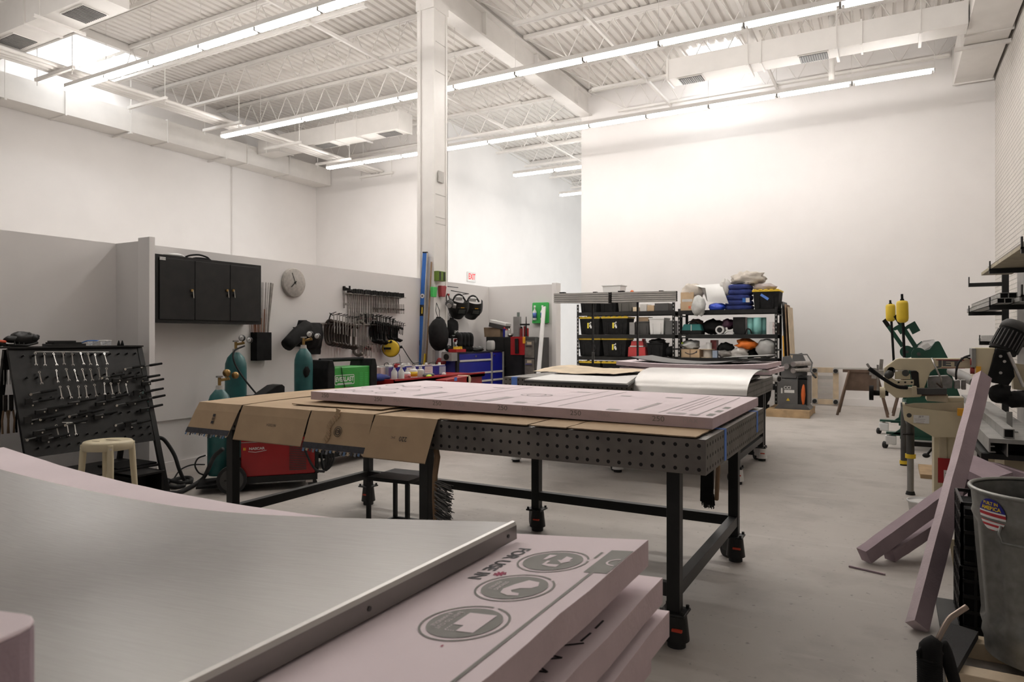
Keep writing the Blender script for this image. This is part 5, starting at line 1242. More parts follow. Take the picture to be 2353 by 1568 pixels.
q = MB(); p = W(998, 822, X=XC); q.bx(LGREY, (XC, p.y - .05, p.z - .12), (XC + .05, p.y + .05, p.z + .12)); solo('outlet_box', 'grey power outlet box low on the column side', 'outlet box', q)
# ---- black cabinet and file cabinet
t = thing('black_cabinet', 'tall black steel cabinet behind the blue tool chest', 'cabinet', (-5.62, 10.15, 0))
q0, q1 = W(1117, 800, Y=9.9).x, W(1204, 800, Y=9.9).x
a = MB(); a.bx(SATIN, (q0, 9.9, 0), (q1, 10.42, 1.352)); part('case', a, t, .004, w=True)
for i in (0, 1):
    u0, u1 = q0 + .015 + i * (q1 - q0 - .03) / 2, q0 + .015 + (i + 1) * (q1 - q0 - .03) / 2
    d = MB(); d.bx(SATIN, (u0 + .003, 9.885, .06), (u1 - .003, 9.9, 1.335)); dd = part('door', d, t, .003, w=True)
    d = MB(); d.cyl(CHROME, ((u1 - .04 if i == 0 else u0 + .04), 9.885, .86), ((u1 - .04 if i == 0 else u0 + .04), 9.86, .86), .014, n=10); part('handle', d, dd, w=True)
t = thing('file_cabinet', 'narrow grey worn file cabinet with chrome pulls right of the black cabinet', 'file cabinet', (-5.1, 10.15, 0))
q2, q3 = q1 + .01, W(1228, 800, Y=9.88).x; BRG = mat('worn grey brown', (.16, .145, .12), .5, .2, var=.3, scale=10)
a = MB(); a.bx(DGREY, (q2, 9.9, 0), (q3, 10.42, 1.345)); part('case', a, t, .003, w=True)
for i in range(4):
    z0 = 1.30 - .3 * (i + 1); d = MB(); d.bx(BRG, (q2 + .012, 9.885, z0 + .01), (q3 - .012, 9.9, z0 + .29)); dd = part('drawer', d, t, .003, w=True)
    d = MB(); c = (q2 + q3) / 2; d.bx(CHROME, (c - .06, 9.86, z0 + .20), (c + .06, 9.885, z0 + .215)); part('handle', d, dd, w=True)
    d = MB(); d.bx(mat('label tan', (.5, .4, .28), .6), (c - .04, 9.883, z0 + .23), (c + .04, 9.8855, z0 + .27)); part('label_holder', d, dd, w=True)
t = thing('tool_pack', 'red packaged black hand tool hanging on the black cabinet front', 'package', ((q1 - .25), 9.87, .95)); p = W(1189, 795, Y=9.87)
a = MB(); a.bx(RED, (p.x - .13, 9.872, p.z - .15), (p.x + .13, 9.884, p.z + .15)); part('backing_card', a, t, w=True)
a = MB(); a.bar(SATIN, (p.x, 9.85, p.z - .13), (p.x - .005, 9.85, p.z + .12), .06, .04, up=(0, 1, 0)); part('tool', a, t, .01, w=True)
q = MB(); p = W(1204, 782, Y=9.87); q.bx(AMBER, (p.x - .02, 9.86, p.z - .055), (p.x + .02, 9.884, p.z + .055)); solo('orange_tag', 'small orange cutter hanging at the black cabinet right edge', 'cutter', q, bevel=.004)
# on top of the cabinets
zc = 1.352
def cb(px0, px1, y_top, m, name, label, cat, yy=10.0, dep=.25, z0=zc, top=(1, 1), rz=0):
    p0, p1 = W(px0, y_top, Y=yy), W(px1, y_top, Y=yy); h = p0.z - z0
    q = MB(); q.box(m, ((p0.x + p1.x) / 2, yy + dep / 2, z0 + h / 2), (p1.x - p0.x, dep, h), rz=rz, top=top); return solo(name, label, cat, q, bevel=.004)
cb(1113, 1149, 753, CARDD, 'cardboard_box', 'brown open cardboard box on the black cabinet', 'box', top=(1.06, 1.06))
t = thing('paper_stack', 'white and grey slanting parcel on top of the brown box', 'parcel', (0, 0, 0)); p = W(1148, 745, Y=10.1); t.location = p + Vector((0, 0, -.04)); t.rotation_euler = (0, R(12), R(10))
a = MB(); a.box(DGREY, (0, 0, 0), (.30, .26, .07)); part('base', a, t, .005); a = MB(); a.box(PLW, (0, 0, .06), (.31, .27, .05)); part('cover', a, t, .008)
a = MB(); p = W(1160, 760, Y=10.05)
bottle(0, 0, 0, 0, .03, 'x') if False else None
def tinb(px, y_top, r, m, cap, label, yy=9.99):
    p = W(px, y_top, Y=yy); t = thing('spray_can', label, 'can', (p.x, yy, zc)); h = p.z - zc
    a = MB(); a.cyl(m, (0, 0, 0), (0, 0, h * .82), r, n=14); part('body', a, t); a = MB(); a.cyl(cap, (0, 0, h * .82), (0, 0, h), r * .9, r * .6, n=14); part('cap', a, t)
tinb(1159, 752, .026, BLUE, RED, 'blue can with red cap beside the brown box')
tinb(1164, 756, .026, PLW, RED, 'white can with red cap beside the brown box')
tinb(1170, 755, .03, LGREY, STEEL, 'dull silver can with steel cap on the black cabinet')
q = MB(); p = W(1174, 768, Y=10); q.blob(STEEL, (p.x, 9.98, zc + .03), (.05, .05, .03), .5, 4, 12, 2); solo('metal_scrap', 'small pile of steel bits on the black cabinet', 'metal bits', q)
t = thing('tall_tin', 'tall grey rectangular tin with dark spout at the cabinet edge', 'tin', (0, 0, zc)); p = W(1186, 728, Y=9.98); t.location = (p.x, 10.02, zc); h = p.z - zc
a = MB(); a.box(MGREY, (0, 0, h / 2), (.11, .09, h)); part('body', a, t, .006); a = MB(); p = W(1190, 718, Y=9.98); a.cyl(mat('grey green', (.16, .19, .17), .5), (.02, 0, h), (.02, 0, p.z - zc), .024, n=12); part('spout', a, t)
tinb(1198, 751, .025, DRED, BLACK, 'dark red can with black cap between the tin and the bar clamp')
tinb(1207, 745, .03, DRED, LGREY, 'red and white can right of the dark red can')
tinb(1211, 750, .03, RED, PLW, 'bright red can at the right end on the file cabinet')
t = thing('bar_clamp', 'black T shaped clamp standing on the file cabinet', 'clamp', (0, 0, 1.345)); p = W(1209, 728, Y=9.95); t.location = (p.x, 9.95, 1.345); h = p.z - 1.345
a = MB(); a.cyl(SATIN, (0, 0, 0), (0, 0, h), .016, .006, n=8); part('bar', a, t); a = MB(); a.bx(SATIN, (-.11, -.012, h * .58), (.06, .012, h * .66)); part('arm', a, t); a = MB(); a.cyl(SATIN, (0, 0, 0), (0, 0, .02), .06, .03, n=12); part('foot', a, t)
# ---- eyewash, white board
p0, p1 = W(1225, 696, Y=10.49), W(1262, 743, Y=10.49)
t = thing('eyewash_station', 'bright green eyewash wall station with two bottles', 'eyewash station', ((p0.x + p1.x) / 2, 10.49, p1.z)); w_, h_ = p1.x - p0.x, p0.z - p1.z
a = MB(); a.prism(BGREEN, rounded(w_, h_, .02), .03, EY((0, 0, h_ / 2))); a.bx(BGREEN, (-w_ * .45, -.07, .0), (w_ * .05, -.03, .045)); part('back_plate', a, t, .004)
for i, x in enumerate((-w_ * .3, w_ * .18)):
    a = MB(); a.lathe(PLW, [(.032, .05), (.034, .06), (.034, h_ * .55), (.014, h_ * .66), (.013, h_ * .74), (.018, h_ * .75), (.016, h_ * .85)], (x, -.062, 0), 14); b_ = part('eyewash_bottle', a, t)
    a = MB(); a.lathe(mat('eyewash label', (.06, .11, .35), .5, var=.5, scale=60), [(.0345, .09), (.0345, h_ * .5)], (x, -.062, 0), 14); part('paper_label', a, b_)
q = MB(); q.bar(PLW, W(1238, 852, Y=9.7), W(1250, 706, Y=10.385), .065, .025, up=(0, 1, 0)); d0, d1 = W(1238, 852, Y=9.7), W(1250, 706, Y=10.385); q.bar(PLW, d0 - (d1 - d0) * (d0.z / (d1.z - d0.z)), d0, .065, .025, up=(0, 1, 0)); solo('white_plank', 'long narrow white plank leaning in front of the green eyewash', 'plank', q)
# ---- aluminium extrusions on two thin poles
XS0, XS1, XS2, XS3 = W(1275, 685, Y=8.6).x, W(1400, 685, Y=8.6).x, W(1408, 685, Y=8.6).x, W(1555, 680, Y=8.6).x
zb, ztp = W(1400, 696, Y=8.6).z, W(1400, 673, Y=8.6).z
def extr(x0, x1, z0a, z1a, z0b, z1b, label):
    t = thing('extrusion_beam', label, 'aluminium beam', ((x0 + x1) / 2, 8.6, z0a))
    a = MB(); n = 5
    for i in range(n):
        f0, f1 = i / n + .02, (i + 1) / n - .03
        v = [(x0, y, z0a + (z1a - z0a) * f) for f in (f0, f1) for y in (8.56, 8.64)] + [(x1, y, z0b + (z1b - z0b) * f) for f in (f0, f1) for y in (8.56, 8.64)]
        a.add(v, [(0, 1, 3, 2), (4, 6, 7, 5), (0, 4, 5, 1), (2, 3, 7, 6), (0, 2, 6, 4), (1, 5, 7, 3)], ALU)
    part('rail_profile', a, t, w=True)
    a = MB(); v = [(x0, 8.575, z0a), (x0, 8.625, z0a), (x0, 8.625, z1a), (x0, 8.575, z1a), (x1, 8.575, z0b), (x1, 8.625, z0b), (x1, 8.625, z1b), (x1, 8.575, z1b)]
    a.add(v, [(0, 1, 2, 3), (7, 6, 5, 4), (0, 4, 5, 1), (1, 5, 6, 2), (2, 6, 7, 3), (3, 7, 4, 0)], MGREY); part('core', a, t, w=True)
    a = MB(); a.box(SATIN, (x0 + .12, 8.6, z1a + .008), (.08, .05, .014)); a.box(SATIN, (x1 - .2, 8.6, z1b + .006), (.05, .05, .012)); part('clip', a, t, w=True)
g = lambda px, py: W(px, py, Y=8.6).z
extr(XS0, XS1, g(1275, 697), g(1275, 675), g(1400, 698), g(1400, 672), 'left bundle of grey slotted aluminium rails high above the farther table')
extr(XS2, XS3, g(1408, 696), g(1408, 672), g(1555, 693), g(1555, 669), 'right bundle of grey slotted aluminium rails high above the farther table')
t = thing('rail_stand', 'thin black two pole stand holding up the grey aluminium rails', 'stand', ((XS1 + XS2) / 2, 8.62, 0))
xm = (XS1 + XS2) / 2
for px in (1362, 1465):
    x = W(px, 760, Y=8.66).x; a = MB(); a.bx(SATIN, (x - .011, 8.65, 0), (x + .011, 8.68, zb + .05)); part('pole', a, t, w=True)
    a = MB(); a.bx(SATIN, (x - .03, 8.4, 0), (x + .03, 9.0, .05)); part('foot', a, t, w=True)
x0_, x1_ = W(1362, 760, Y=8.66).x, W(1465, 760, Y=8.66).x
a = MB(); a.bx(SATIN, (x0_, 8.655, zb), (x1_, 8.685, zb + .04)); a.bx(SATIN, (xm - .03, 8.645, zb), (xm + .03, 8.66, ztp + .01)); part('cross_bar', a, t, w=True)
cable('black cord with inline box hanging on the left pole of the rail stand', [W(1364, 720, Y=8.6), W(1362, 780, Y=8.62), W(1368, 800, Y=8.6), W(1363, 812, Y=8.62)], .006)
q = MB(); p = W(1363, 818, Y=8.62); q.box(DGREY, (p.x, 8.62, p.z), (.035, .035, .1)); solo('inline_switch', 'dark inline switch box on the left pole of the rail stand', 'switch', q, bevel=.006)
# ================= shelving units by the tall wall
SF, SB = 13.2, 13.8
LV = [.46, .95, 1.40, 1.865]
def unit(name_lab, x0, x1, ptop):
    t = thing('shelving_unit', name_lab, 'shelving', ((x0 + x1) / 2, (SF + SB) / 2, 0))
    for x in (x0, x1):
        for y in (SF, SB):
            a = MB(); sx = 1 if x == x0 else -1; sy = 1 if y == SF else -1
            a.bx(SATIN, (x, y, 0), (x + sx * .045, y + sy * .004, ptop)); a.bx(SATIN, (x, y, 0), (x + sx * .004, y + sy * .045, ptop))
            z = .1
            while z < ptop - .05: a.box(LGREY, (x + sx * .022, y - (.001 if y == SF else 0), z), (.012, .002, .028)); z += .075
            part('post', a, t, w=True)
        for z in (.3, 1.1, 1.75): a = MB(); a.bx(SATIN, (x - .004, SF, z), (x + .004, SB, z + .03)); part('side_brace', a, t, w=True)
    for z in LV:
        a = MB(); a.bx(SATIN, (x0 + .01, SF - .004, z - .075), (x1 - .01, SF + .012, z)); a.bx(SATIN, (x0 + .01, SB - .012, z - .075), (x1 - .01, SB, z)); a.bx(MATTE, (x0 + .01, SF + .012, z - .02), (x1 - .01, SB - .012, z - .004)); part('shelf', a, t, w=True)
U0, U1 = -5.76, -3.69
V0, V1 = -3.62, -1.80
unit('left black steel shelving unit full of lidded totes below the aluminium rails', U0, U1, 2.03)
unit('right black steel shelving unit with blankets and bags heaped on top', V0, V1, 1.90)
sx = lambda px, y=SF + .06: W(px, 775, Y=y).x
sz_ = lambda py, px, y=SF + .06: W(px, py, Y=y).z
LOGO = mat('label yellow', (.75, .62, .05), .5)
def tote(px0, px1, z, h, label, lid=True, logo=True, body=MATTE, group=None, y=SF + .03, dep=.45, lidm=YELLOW, tape=False):
    x0, x1 = sx(px0, y), sx(px1, y); w = x1 - x0; cx = (x0 + x1) / 2
    t = thing('storage_tote', label, 'storage tote', (cx, y + dep / 2, z), 0, group)
    a = MB(); a.box(body, (0, 0, h * .46), (w * .96, dep * .96, h * .92), top=(1, 1)); 
    a = MB(); a.box(body, (0, 0, h * .45), (w * .84, dep * .84, h * .9), top=(1.13, 1.13))
    for k in (-.25, .25): a.box(body, (w * k, -dep * .45, h * .35), (w * .06, dep * .04, h * .6))
    part('tub', a, t, .008)
    a = MB(); a.box(lidm if lid else body, (0, 0, h * .93), (w * 1.0, dep * 1.0, h * .09))
    if lid:
        for k in range(5): a.box(lidm, (-w * .4 + w * .2 * k, -dep * .49, h * .98), (w * .12, .03, h * .06))
    part('lid' if lid else 'rim', a, t, .006)
    if logo:
        a = MB(); yb = -dep * .47; u = w * .0
        a.box(LOGO, (u - .03, yb, h * .5), (.035, .004, h * .3)); 
        for k, (dx, dz, ww, hh) in enumerate(((.005, .09, .03, .02), (.03, .12, .018, .03), (.02, .02, .035, .025), (.035, -.06, .03, .05), (.01, -.03, .02, .03))): a.box(PLW, (u + dx, yb - .001, h * .5 + dz * h * 1.4), (ww, .004, hh))
        part('sticker', a, t)
    if tape: a = MB(); a.box(TAPE, (-w * .05, -dep * .475, h * .62), (.16, .004, .045), M=RY(35)); part('tape_strip', a, t)
    return t
E = .002
# left unit
tote(1330, 1378, 1.40 + E, .375, 'yellow lidded black tote with sticker, upper left of the left shelving unit'); tote(1381, 1443, 1.40 + E, .375, 'yellow lidded black tote with sticker, second on the left unit upper shelf')
tote(1328, 1380, .95 + E, .385, 'yellow lidded plain black tote, left end of the left unit third shelf', logo=False); tote(1382, 1440, .95 + E, .385, 'yellow lidded black tote with sticker, second on the left unit third shelf')
tote(1328, 1380, .46 + E, .39, 'yellow lidded black tote low on the left unit, left one', logo=False); tote(1382, 1446, .46 + E, .39, 'yellow lidded black tote low on the left unit, right one', logo=False)
tote(1331, 1372, 1.865 + E, .34, 'plain black tote without lid, top left of the left shelving unit', lid=False, logo=False); tote(1377, 1416, 1.865 + E, .345, 'plain black tote under the small white bin on the left unit', lid=False, logo=False)
tote(1418, 1452, 1.865 + E, .26, 'grey brown latched box beside the black totes on the left unit top shelf', lid=False, logo=False, body=mat('grey brown', (.09, .085, .075), .5))
t = thing('white_bin', 'small open white plastic bin high on top of a black tote', 'bin', (sx(1404), SF + .25, 1.865 + .347 + E)); h = sz_(656, 1404) - t.location.z
a = MB(); a.box(PLW, (0, 0, h / 2), (.36, .3, h), top=(1.12, 1.12)); part('tub', a, t, .008); a = MB(); a.box(PLW, (0, 0, h), (.43, .37, .02)); part('rim', a, t, .004)
def bx_(px0, px1, py_top, z, m, name, label, cat, y=SF + .05, dep=.35, bev=.006, top=(1, 1), extra=None, py_ref=None):
    x0, x1 = sx(px0, y), sx(px1, y); h = W((px0 + px1) / 2, py_top, Y=y).z - z
    q = MB(); q.box(m, ((x0 + x1) / 2, y + dep / 2, z + h / 2), (x1 - x0, dep, h), top=top)
    if extra: extra(q, (x0 + x1) / 2, y, z, x1 - x0, h)
    return solo(name, label, cat, q, bevel=bev)
bx_(1454, 1466, 706, 1.865 + E, WOOD, 'wood_block', 'small pale wood block on the left unit top shelf', 'wood block')
bx_(1470, 1486, 699, 1.865 + E, LGREY, 'clear_box', 'small clear parts box on the left unit top shelf', 'box')
bx_(1487, 1503, 702, 1.865 + E, CARD, 'cardboard_box', 'small brown carton on the left unit top shelf', 'box')
bx_(1504, 1536, 697, 1.865 + E, DGREY, 'dark_case', 'dark grey case at the right end of the left unit top shelf', 'case')
bx_(1446, 1458, 741, 1.40 + E, MGREY, 'grey_box', 'narrow grey box right of the lidded totes on the left unit', 'box')
tote(1459, 1492, 1.40 + E, .27, 'dark grey open bin holding a tan box, middle of the left unit', lid=False, logo=False, body=DGREY)
bx_(1462, 1490, 729, 1.66, CARDD, 'cardboard_box', 'tan flat box lying on the dark grey bin of the left unit', 'box', dep=.3)
tote(1490, 1526, 1.40 + E, .34, 'white open bin near the right end of the left unit', lid=False, logo=False, body=PLW)
bx_(1528, 1546, 737, 1.40 + E, GREY, 'grey_box', 'grey box at the right end behind the white bin of the left unit', 'box')
t = thing('red_toolbox', 'red plastic tool box with grey latch band on the left unit', 'tool box', (sx(1463), SF + .2, .95 + E)); w_ = sx(1484) - sx(1443)
a = MB(); a.box(mat('box red', (.42, .03, .03), .5), (0, 0, .1), (w_, .3, .2), top=(.94, .94)); part('body', a, t, .01); a = MB(); a.box(MATS['box red'], (0, 0, .27), (w_ * .72, .26, .1), top=(.9, .9)); part('lid', a, t, .01); a = MB(); a.box(LGREY, (0, -.01, .212), (w_ * .75, .29, .025)); part('latch_band', a, t, .004); a = MB(); a.box(MATS['box red'], (w_ * .28, 0, .32), (.05, .1, .09)); part('handle', a, t, .006)
tote(1485, 1524, .95 + E, .29, 'black tool tote with tag and tools poking out on the left unit', lid=False, logo=False)
q = MB(); q.blob(DGREY, (sx(1505), SF + .25, 1.26), (.16, .15, .06), .5, 3, 16, 2); solo('tool_heap', 'dark heap of tools in the black tool tote', 'tools', q)
q = MB(); q.blob(MATTE, (sx(1536), SF + .2, 1.06), (.08, .15, .11), .3, 2, 14, 2); solo('black_bag', 'black bag at the right end of the left unit third shelf', 'bag', q)
bx_(1455, 1500, 840, .46 + E, DGREY, 'dark_case', 'dark case low on the left unit behind the pink boards', 'case'); 
q = MB(); q.blob(mat('orange plastic', (.6, .12, .02), .5), (sx(1443), SF + .3, 2.18), (.06, .06, .14), .1, 2, 12); solo('orange_cone', 'orange top just peeking over the right aluminium rails', 'cone', q)
bx_(1432, 1460, 690, 1.865 + .29, BLACK, 'dark_case', 'dark case under the orange top on the left unit', 'case', y=SF + .2, dep=.3) if False else None
# right unit: top heap
ZT = 1.865 + E
bx_(1564, 1594, 672, ZT, CARD, 'cardboard_box', 'brown cardboard box with red print at the left end of the heap', 'box', extra=lambda q, c, y, z, w, h: (q.box(mat('print red', (.6, .15, .08), .6), (c + .05, y - .001, z + .06), (.05, .002, .05)), q.box(LGREY, (c, y - .001, z + h * .55), (w * .8, .002, .05))))
def lump(px0, px1, py0, py1, m, name, label, cat, y=SF + .2, dep=.3, lumpy=.35, seed=1, fr=2.2, pw=1, n=22, z0=None, zmin=None):
    c = W((px0 + px1) / 2, (py0 + py1) / 2, Y=y); rx = (W(px1, 700, Y=y).x - W(px0, 700, Y=y).x) / 2; rz = (W(px0, py0, Y=y).z - W(px0, py1, Y=y).z) / 2
    zc = c.z if z0 is None else z0 + rz
    q = MB(); q.blob(m, (c.x, y, zc), (rx, dep / 2, rz), lumpy, fr, n, seed, None, pw=pw)
    zf = z0 if z0 is not None else max([v + .002 for v in LV if v < c.z] + [0]) if zmin is None else zmin
    for p in q.v: p.z = max(p.z, zf); p.y = min(SB - .06, p.y); p.x = max(p.x, V0 + .02); p.x = min(p.x, V1 - .02)
    return solo(name, label, cat, q)
lump(1566, 1618, 652, 690, CLOTH, 'plastic_bag', 'crumpled tan bag on top of the brown box in the heap', 'bag', seed=3)
lump(1590, 1622, 681, 724, BAGP, 'plastic_bag', 'clear plastic bag hanging over the shelf edge beside the brown box', 'bag', y=SF - .1, dep=.2, seed=4, zmin=1.72)
q = MB(); 
def shf(u, v):
    px = 1592 + 62 * u + 20 * v; py = 655 - 4 * u + (37 * v if u > .2 else 6 * v) + 10 * u * v
    p = W(px, py, Y=SF + .02 - .10 * sin(pi * v) * u); return p + Vector((0, .12 * (1 - v), 0))
q.sheet(PLW, shf, 14, 8, Vector((0, .01, 0))); solo('white_sheet', 'bright white folded sheet draped over the front of the heap', 'sheet', q)
lump(1650, 1682, 645, 690, LGREY, 'plastic_bag', 'grey crinkled plastic fold right of the bright white sheet', 'bag', y=SF + .18, dep=.25, lumpy=.5, seed=9)
NV = None
for i, (y0, y1, a0, a1) in enumerate(((655, 668, 1676, 1728), (666, 680, 1674, 1729), (678, 692, 1670, 1728), (690, 704, 1668, 1730), (702, 716, 1668, 1731))):
    lump(a0, a1, y0 - .5, y1 + .5, NAVY, 'moving_blanket', 'folded navy blanket, %s in the pile on the right shelving unit' % ('topmost', 'second', 'middle', 'fourth', 'lowest')[i], 'blanket', y=SF + .26, dep=.46, lumpy=.08, seed=i, pw=.5)
q = MB(); p = W(1718, 690, Y=SF + .02); q.box(LGREY, (p.x, SF + .02, p.z), (.07, .03, .08)); q.box(LBLUE, (p.x - .06, SF + .02, p.z), (.06, .03, .08)); solo('blanket_label', 'small blue and white label hanging on the navy blankets', 'label', q)
lump(1627, 1669, 697, 716, mat('royal blue bag', (.02, .06, .45), .4, bump=.3), 'blue_bag', 'bright blue bag with cord under the white sheet', 'bag', y=SF + .12, dep=.3, seed=12)
lump(1680, 1758, 626, 658, CLOTH, 'drop_cloth', 'beige wadded drop cloth on the very top of the heap', 'cloth', y=SF + .3, dep=.45, lumpy=.45, seed=13, n=28, fr=2.6, zmin=2.31)
lump(1690, 1738, 648, 657, GREY, 'grey_cloth', 'dark grey cloth just under the beige drop cloth', 'cloth', y=SF + .28, dep=.42, lumpy=.3, seed=14)
tote(1728, 1792, ZT, .36, 'yellow lidded black tote with blue tape at the right end of the heap', logo=False, tape=True, dep=.5)
lump(1732, 1785, 652, 672, mat('pale pink cloth', (.42, .36, .34), .9, bump=.25), 'pink_cloth', 'pale pinkish folded cloth on the taped tote lid', 'cloth', y=SF + .28, dep=.4, seed=15, lumpy=.3, zmin=2.225)
# second shelf
Z2 = 1.40 + E
t = thing('tool_bag', 'teal and black tool bag at the left of the right unit', 'bag', (sx(1589), SF + .18, Z2)); w_ = sx(1614) - sx(1566)
a = MB(); a.box(mat('teal cloth', (.02, .14, .13), .8, bump=.2), (0, 0, .13), (w_, .28, .14), top=(.8, .8)); part('top_flap', a, t, .02); a = MB(); a.box(MATTE, (0, 0, .04), (w_ * .98, .3, .08)); part('base', a, t, .015); a = MB(); a.tube(MATTE, [(-.12, -.05, .19), (-.05, -.06, .25), (.05, -.06, .25), (.12, -.05, .19)], .012, fine=3); part('handle', a, t); a = MB(); a.box(LGREY, (0, -.145, .13), (.012, .01, .12)); part('zip', a, t)
lump(1585, 1616, 733, 752, DBROWN, 'brown_bundle', 'dark brown bundle on top of the teal tool bag', 'bundle', y=SF + .3, seed=3)
lump(1612, 1668, 734, 768, MATTE, 'black_bag', 'black slumped bag in the middle of the second shelf', 'bag', y=SF + .34, dep=.3, seed=6, z0=Z2)
t = thing('white_duct_tube', 'white round tube end standing on the second shelf', 'tube', (sx(1653), SF + .1, Z2))
a = MB(); n = 20; a.cyl(PLW, (0, .25, .085), (0, -.02, .085), .08, n=20); part('tube_body', a, t); a = MB(); a.cyl(HOLE, (0, -.021, .085), (0, -.025, .085), .05, n=18); part('opening', a, t)
q = MB(); x = sx(1674); q.tube(PLW, [(x - .08, SF + .08, Z2 + .012), (x - .02, SF + .06, Z2 + .06), (x + .05, SF + .08, Z2 + .06), (x + .09, SF + .08, Z2 + .012)], .015, fine=3); q.bar(PLW, (x - .02, SF + .06, Z2 + .06), (x - .04, SF + .06, Z2 + .13), .03); solo('white_bracket', 'white bracket right of the white tube on the second shelf', 'bracket', q)
lump(1660, 1686, 733, 757, mat('dull blue red', (.08, .03, .06), .6, var=.6), 'mixed_bundle', 'blue and red bundle behind the white bracket', 'bundle', y=SF + .3, seed=7)
bx_(1684, 1712, 729, Z2, SATIN, 'black_case', 'tall black case left of the aqua rolls on the second shelf', 'case', y=SF + .12)
for px0, px1, lab, dy in ((1717, 1733, 'aqua cylinder roll on the second shelf, left one', .1), (1731, 1750, 'aqua cylinder roll on the second shelf, front middle one', .02), (1746, 1761, 'aqua cylinder roll on the second shelf, right one', .14)):
    q = MB(); y = SF + .12 + dy; x = (sx(px0, y) + sx(px1, y)) / 2; r = (sx(px1, y) - sx(px0, y)) / 2; q.lathe(AQUA, [(r, 0), (r, .31), (r * .8, .315), (r * .8, .30)], (x, y, Z2), 20); solo('aqua_roll', lab, 'roll', q)
q = MB(); x = sx(1719); q.tube(SATIN, [(x - .06, SF + .08, Z2 + .01), (x - .02, SF + .06, Z2 + .1), (x + .04, SF + .06, Z2 + .08), (x + .06, SF + .06, Z2 + .01)], .014, fine=3); solo('headphones', 'dark bent hearing protectors in front of the aqua rolls', 'ear protectors', q)
for i, (a0, a1, m_) in enumerate(((1768, 1775, PLW), (1775, 1782, mat('book white red', (.6, .5, .48), .5, var=.5, scale=30)), (1782, 1788, DBROWN))): bx_(a0, a1, 740 + i, Z2, m_, 'book', 'upright book at the right end of the second shelf, %s' % ('white one', 'red and white one', 'dark one')[i], 'book', bev=.002, dep=.25)
# third shelf
Z3 = .95 + E
def smile(q, c, y, z, w, h):
    q.tube(DINK, [(c - w * .28, y - .002, z + h * .62), (c - w * .1, y - .002, z + h * .45), (c + w * .1, y - .002, z + h * .45), (c + w * .28, y - .002, z + h * .6)], .008, n=5, fine=4)
    q.prism(DINK, [(0, 0), (.05, .0), (.05, .05)], .003, EY((c + w * .24, y - .001, z + h * .58))); q.box(CARDD, (c, y - .001, z + h * .5), (.03, .002, h))
bx_(1565, 1607, 803, Z3, CARD, 'cardboard_box', 'brown shipping box with curved arrow print on the third shelf', 'box', extra=smile)
lump(1565, 1608, 782, 804, BAGP, 'plastic_bag', 'pale green tinted plastic bag on the shipping box', 'bag', y=SF + .2, seed=21, lumpy=.4)
q = MB(); x = sx(1566); q.blob(mat('lime', (.55, .75, .05), .5), (x, SF + .12, 1.235), (.02, .04, .02), .2); solo('lime_cap', 'lime yellow tip beside the pale bag on the shipping box', 'cap', q)
t = thing('cable_spool', 'pale wooden cable spool on the third shelf', 'spool', (sx(1624), SF + .16, Z3))
for nm, z0, z1, r, m_ in (('flange', 0, .012, .135, WOOD), ('wound_rope', .012, .155, .085, CLOTH), ('flange', .155, .167, .135, WOOD)): a = MB(); a.cyl(m_, (0, 0, z0), (0, 0, z1), r, n=22); part(nm, a, t)
q = MB(); x = sx(1627); q.cyl(PLW, (x, SF + .14, Z3 + .168), (x, SF + .14, Z3 + .29), .055, n=16); solo('white_jar', 'white jar standing on the wooden cable spool', 'jar', q)
bx_(1632, 1646, 782, Z3, mat('label red', (.35, .08, .08), .5, var=.5), 'red_box', 'red and white carton right of the spool', 'box', y=SF + .2, dep=.2)
bx_(1637, 1648, 806, Z3, GBL, 'blue_box', 'pale blue carton in front of the red carton', 'box', y=SF + .05, dep=.12)
lump(1650, 1690, 806, 824, GCLOTH, 'grey_bag', 'grey cloth bag on the third shelf right of the cartons', 'bag', y=SF + .14, seed=24, z0=Z3)
lump(1650, 1686, 788, 810, MATTE, 'black_bag', 'black bag piled on the grey cloth bag', 'bag', y=SF + .2, seed=25)
lump(1683, 1718, 793, 818, LGREY, 'plastic_bag', 'white plastic bag with blue bits in the middle of the third shelf', 'bag', y=SF + .12, seed=26, lumpy=.5, z0=Z3)
lump(1692, 1740, 780, 804, ORANGE, 'orange_bag', 'bright orange cloth bag on the third shelf', 'bag', y=SF + .16, seed=27, lumpy=.5)
lump(1705, 1742, 800, 824, MATTE, 'black_bag', 'black bag under the bright orange cloth', 'bag', y=SF + .3, seed=28, z0=Z3)
lump(1738, 1786, 779, 824, mat('grey white bag', (.36, .355, .34), .5, bump=.4, bscale=40), 'plastic_bag', 'big pale grey bulging bag at the right end of the third shelf', 'bag', y=SF + .12, seed=29, lumpy=.25, dep=.34, z0=Z3)
q = MB(); q.box(PLW, (sx(1708), SF + .03, Z3 + .012), (.16, .03, .02)); solo('white_strip', 'small white flat strip at the front edge of the third shelf', 'strip', q)
q = MB(); q.box(PLW, (sx(1573), SF - .008, 1.36), (.07, .004, .025)); solo('shelf_label', 'tiny white label on the front of the second shelf', 'label', q)
lump(1600, 1690, 838, 880, MATTE, 'black_bag', 'black bag low on the right unit behind the boards', 'bag', y=SF + .25, seed=30, z0=.462)
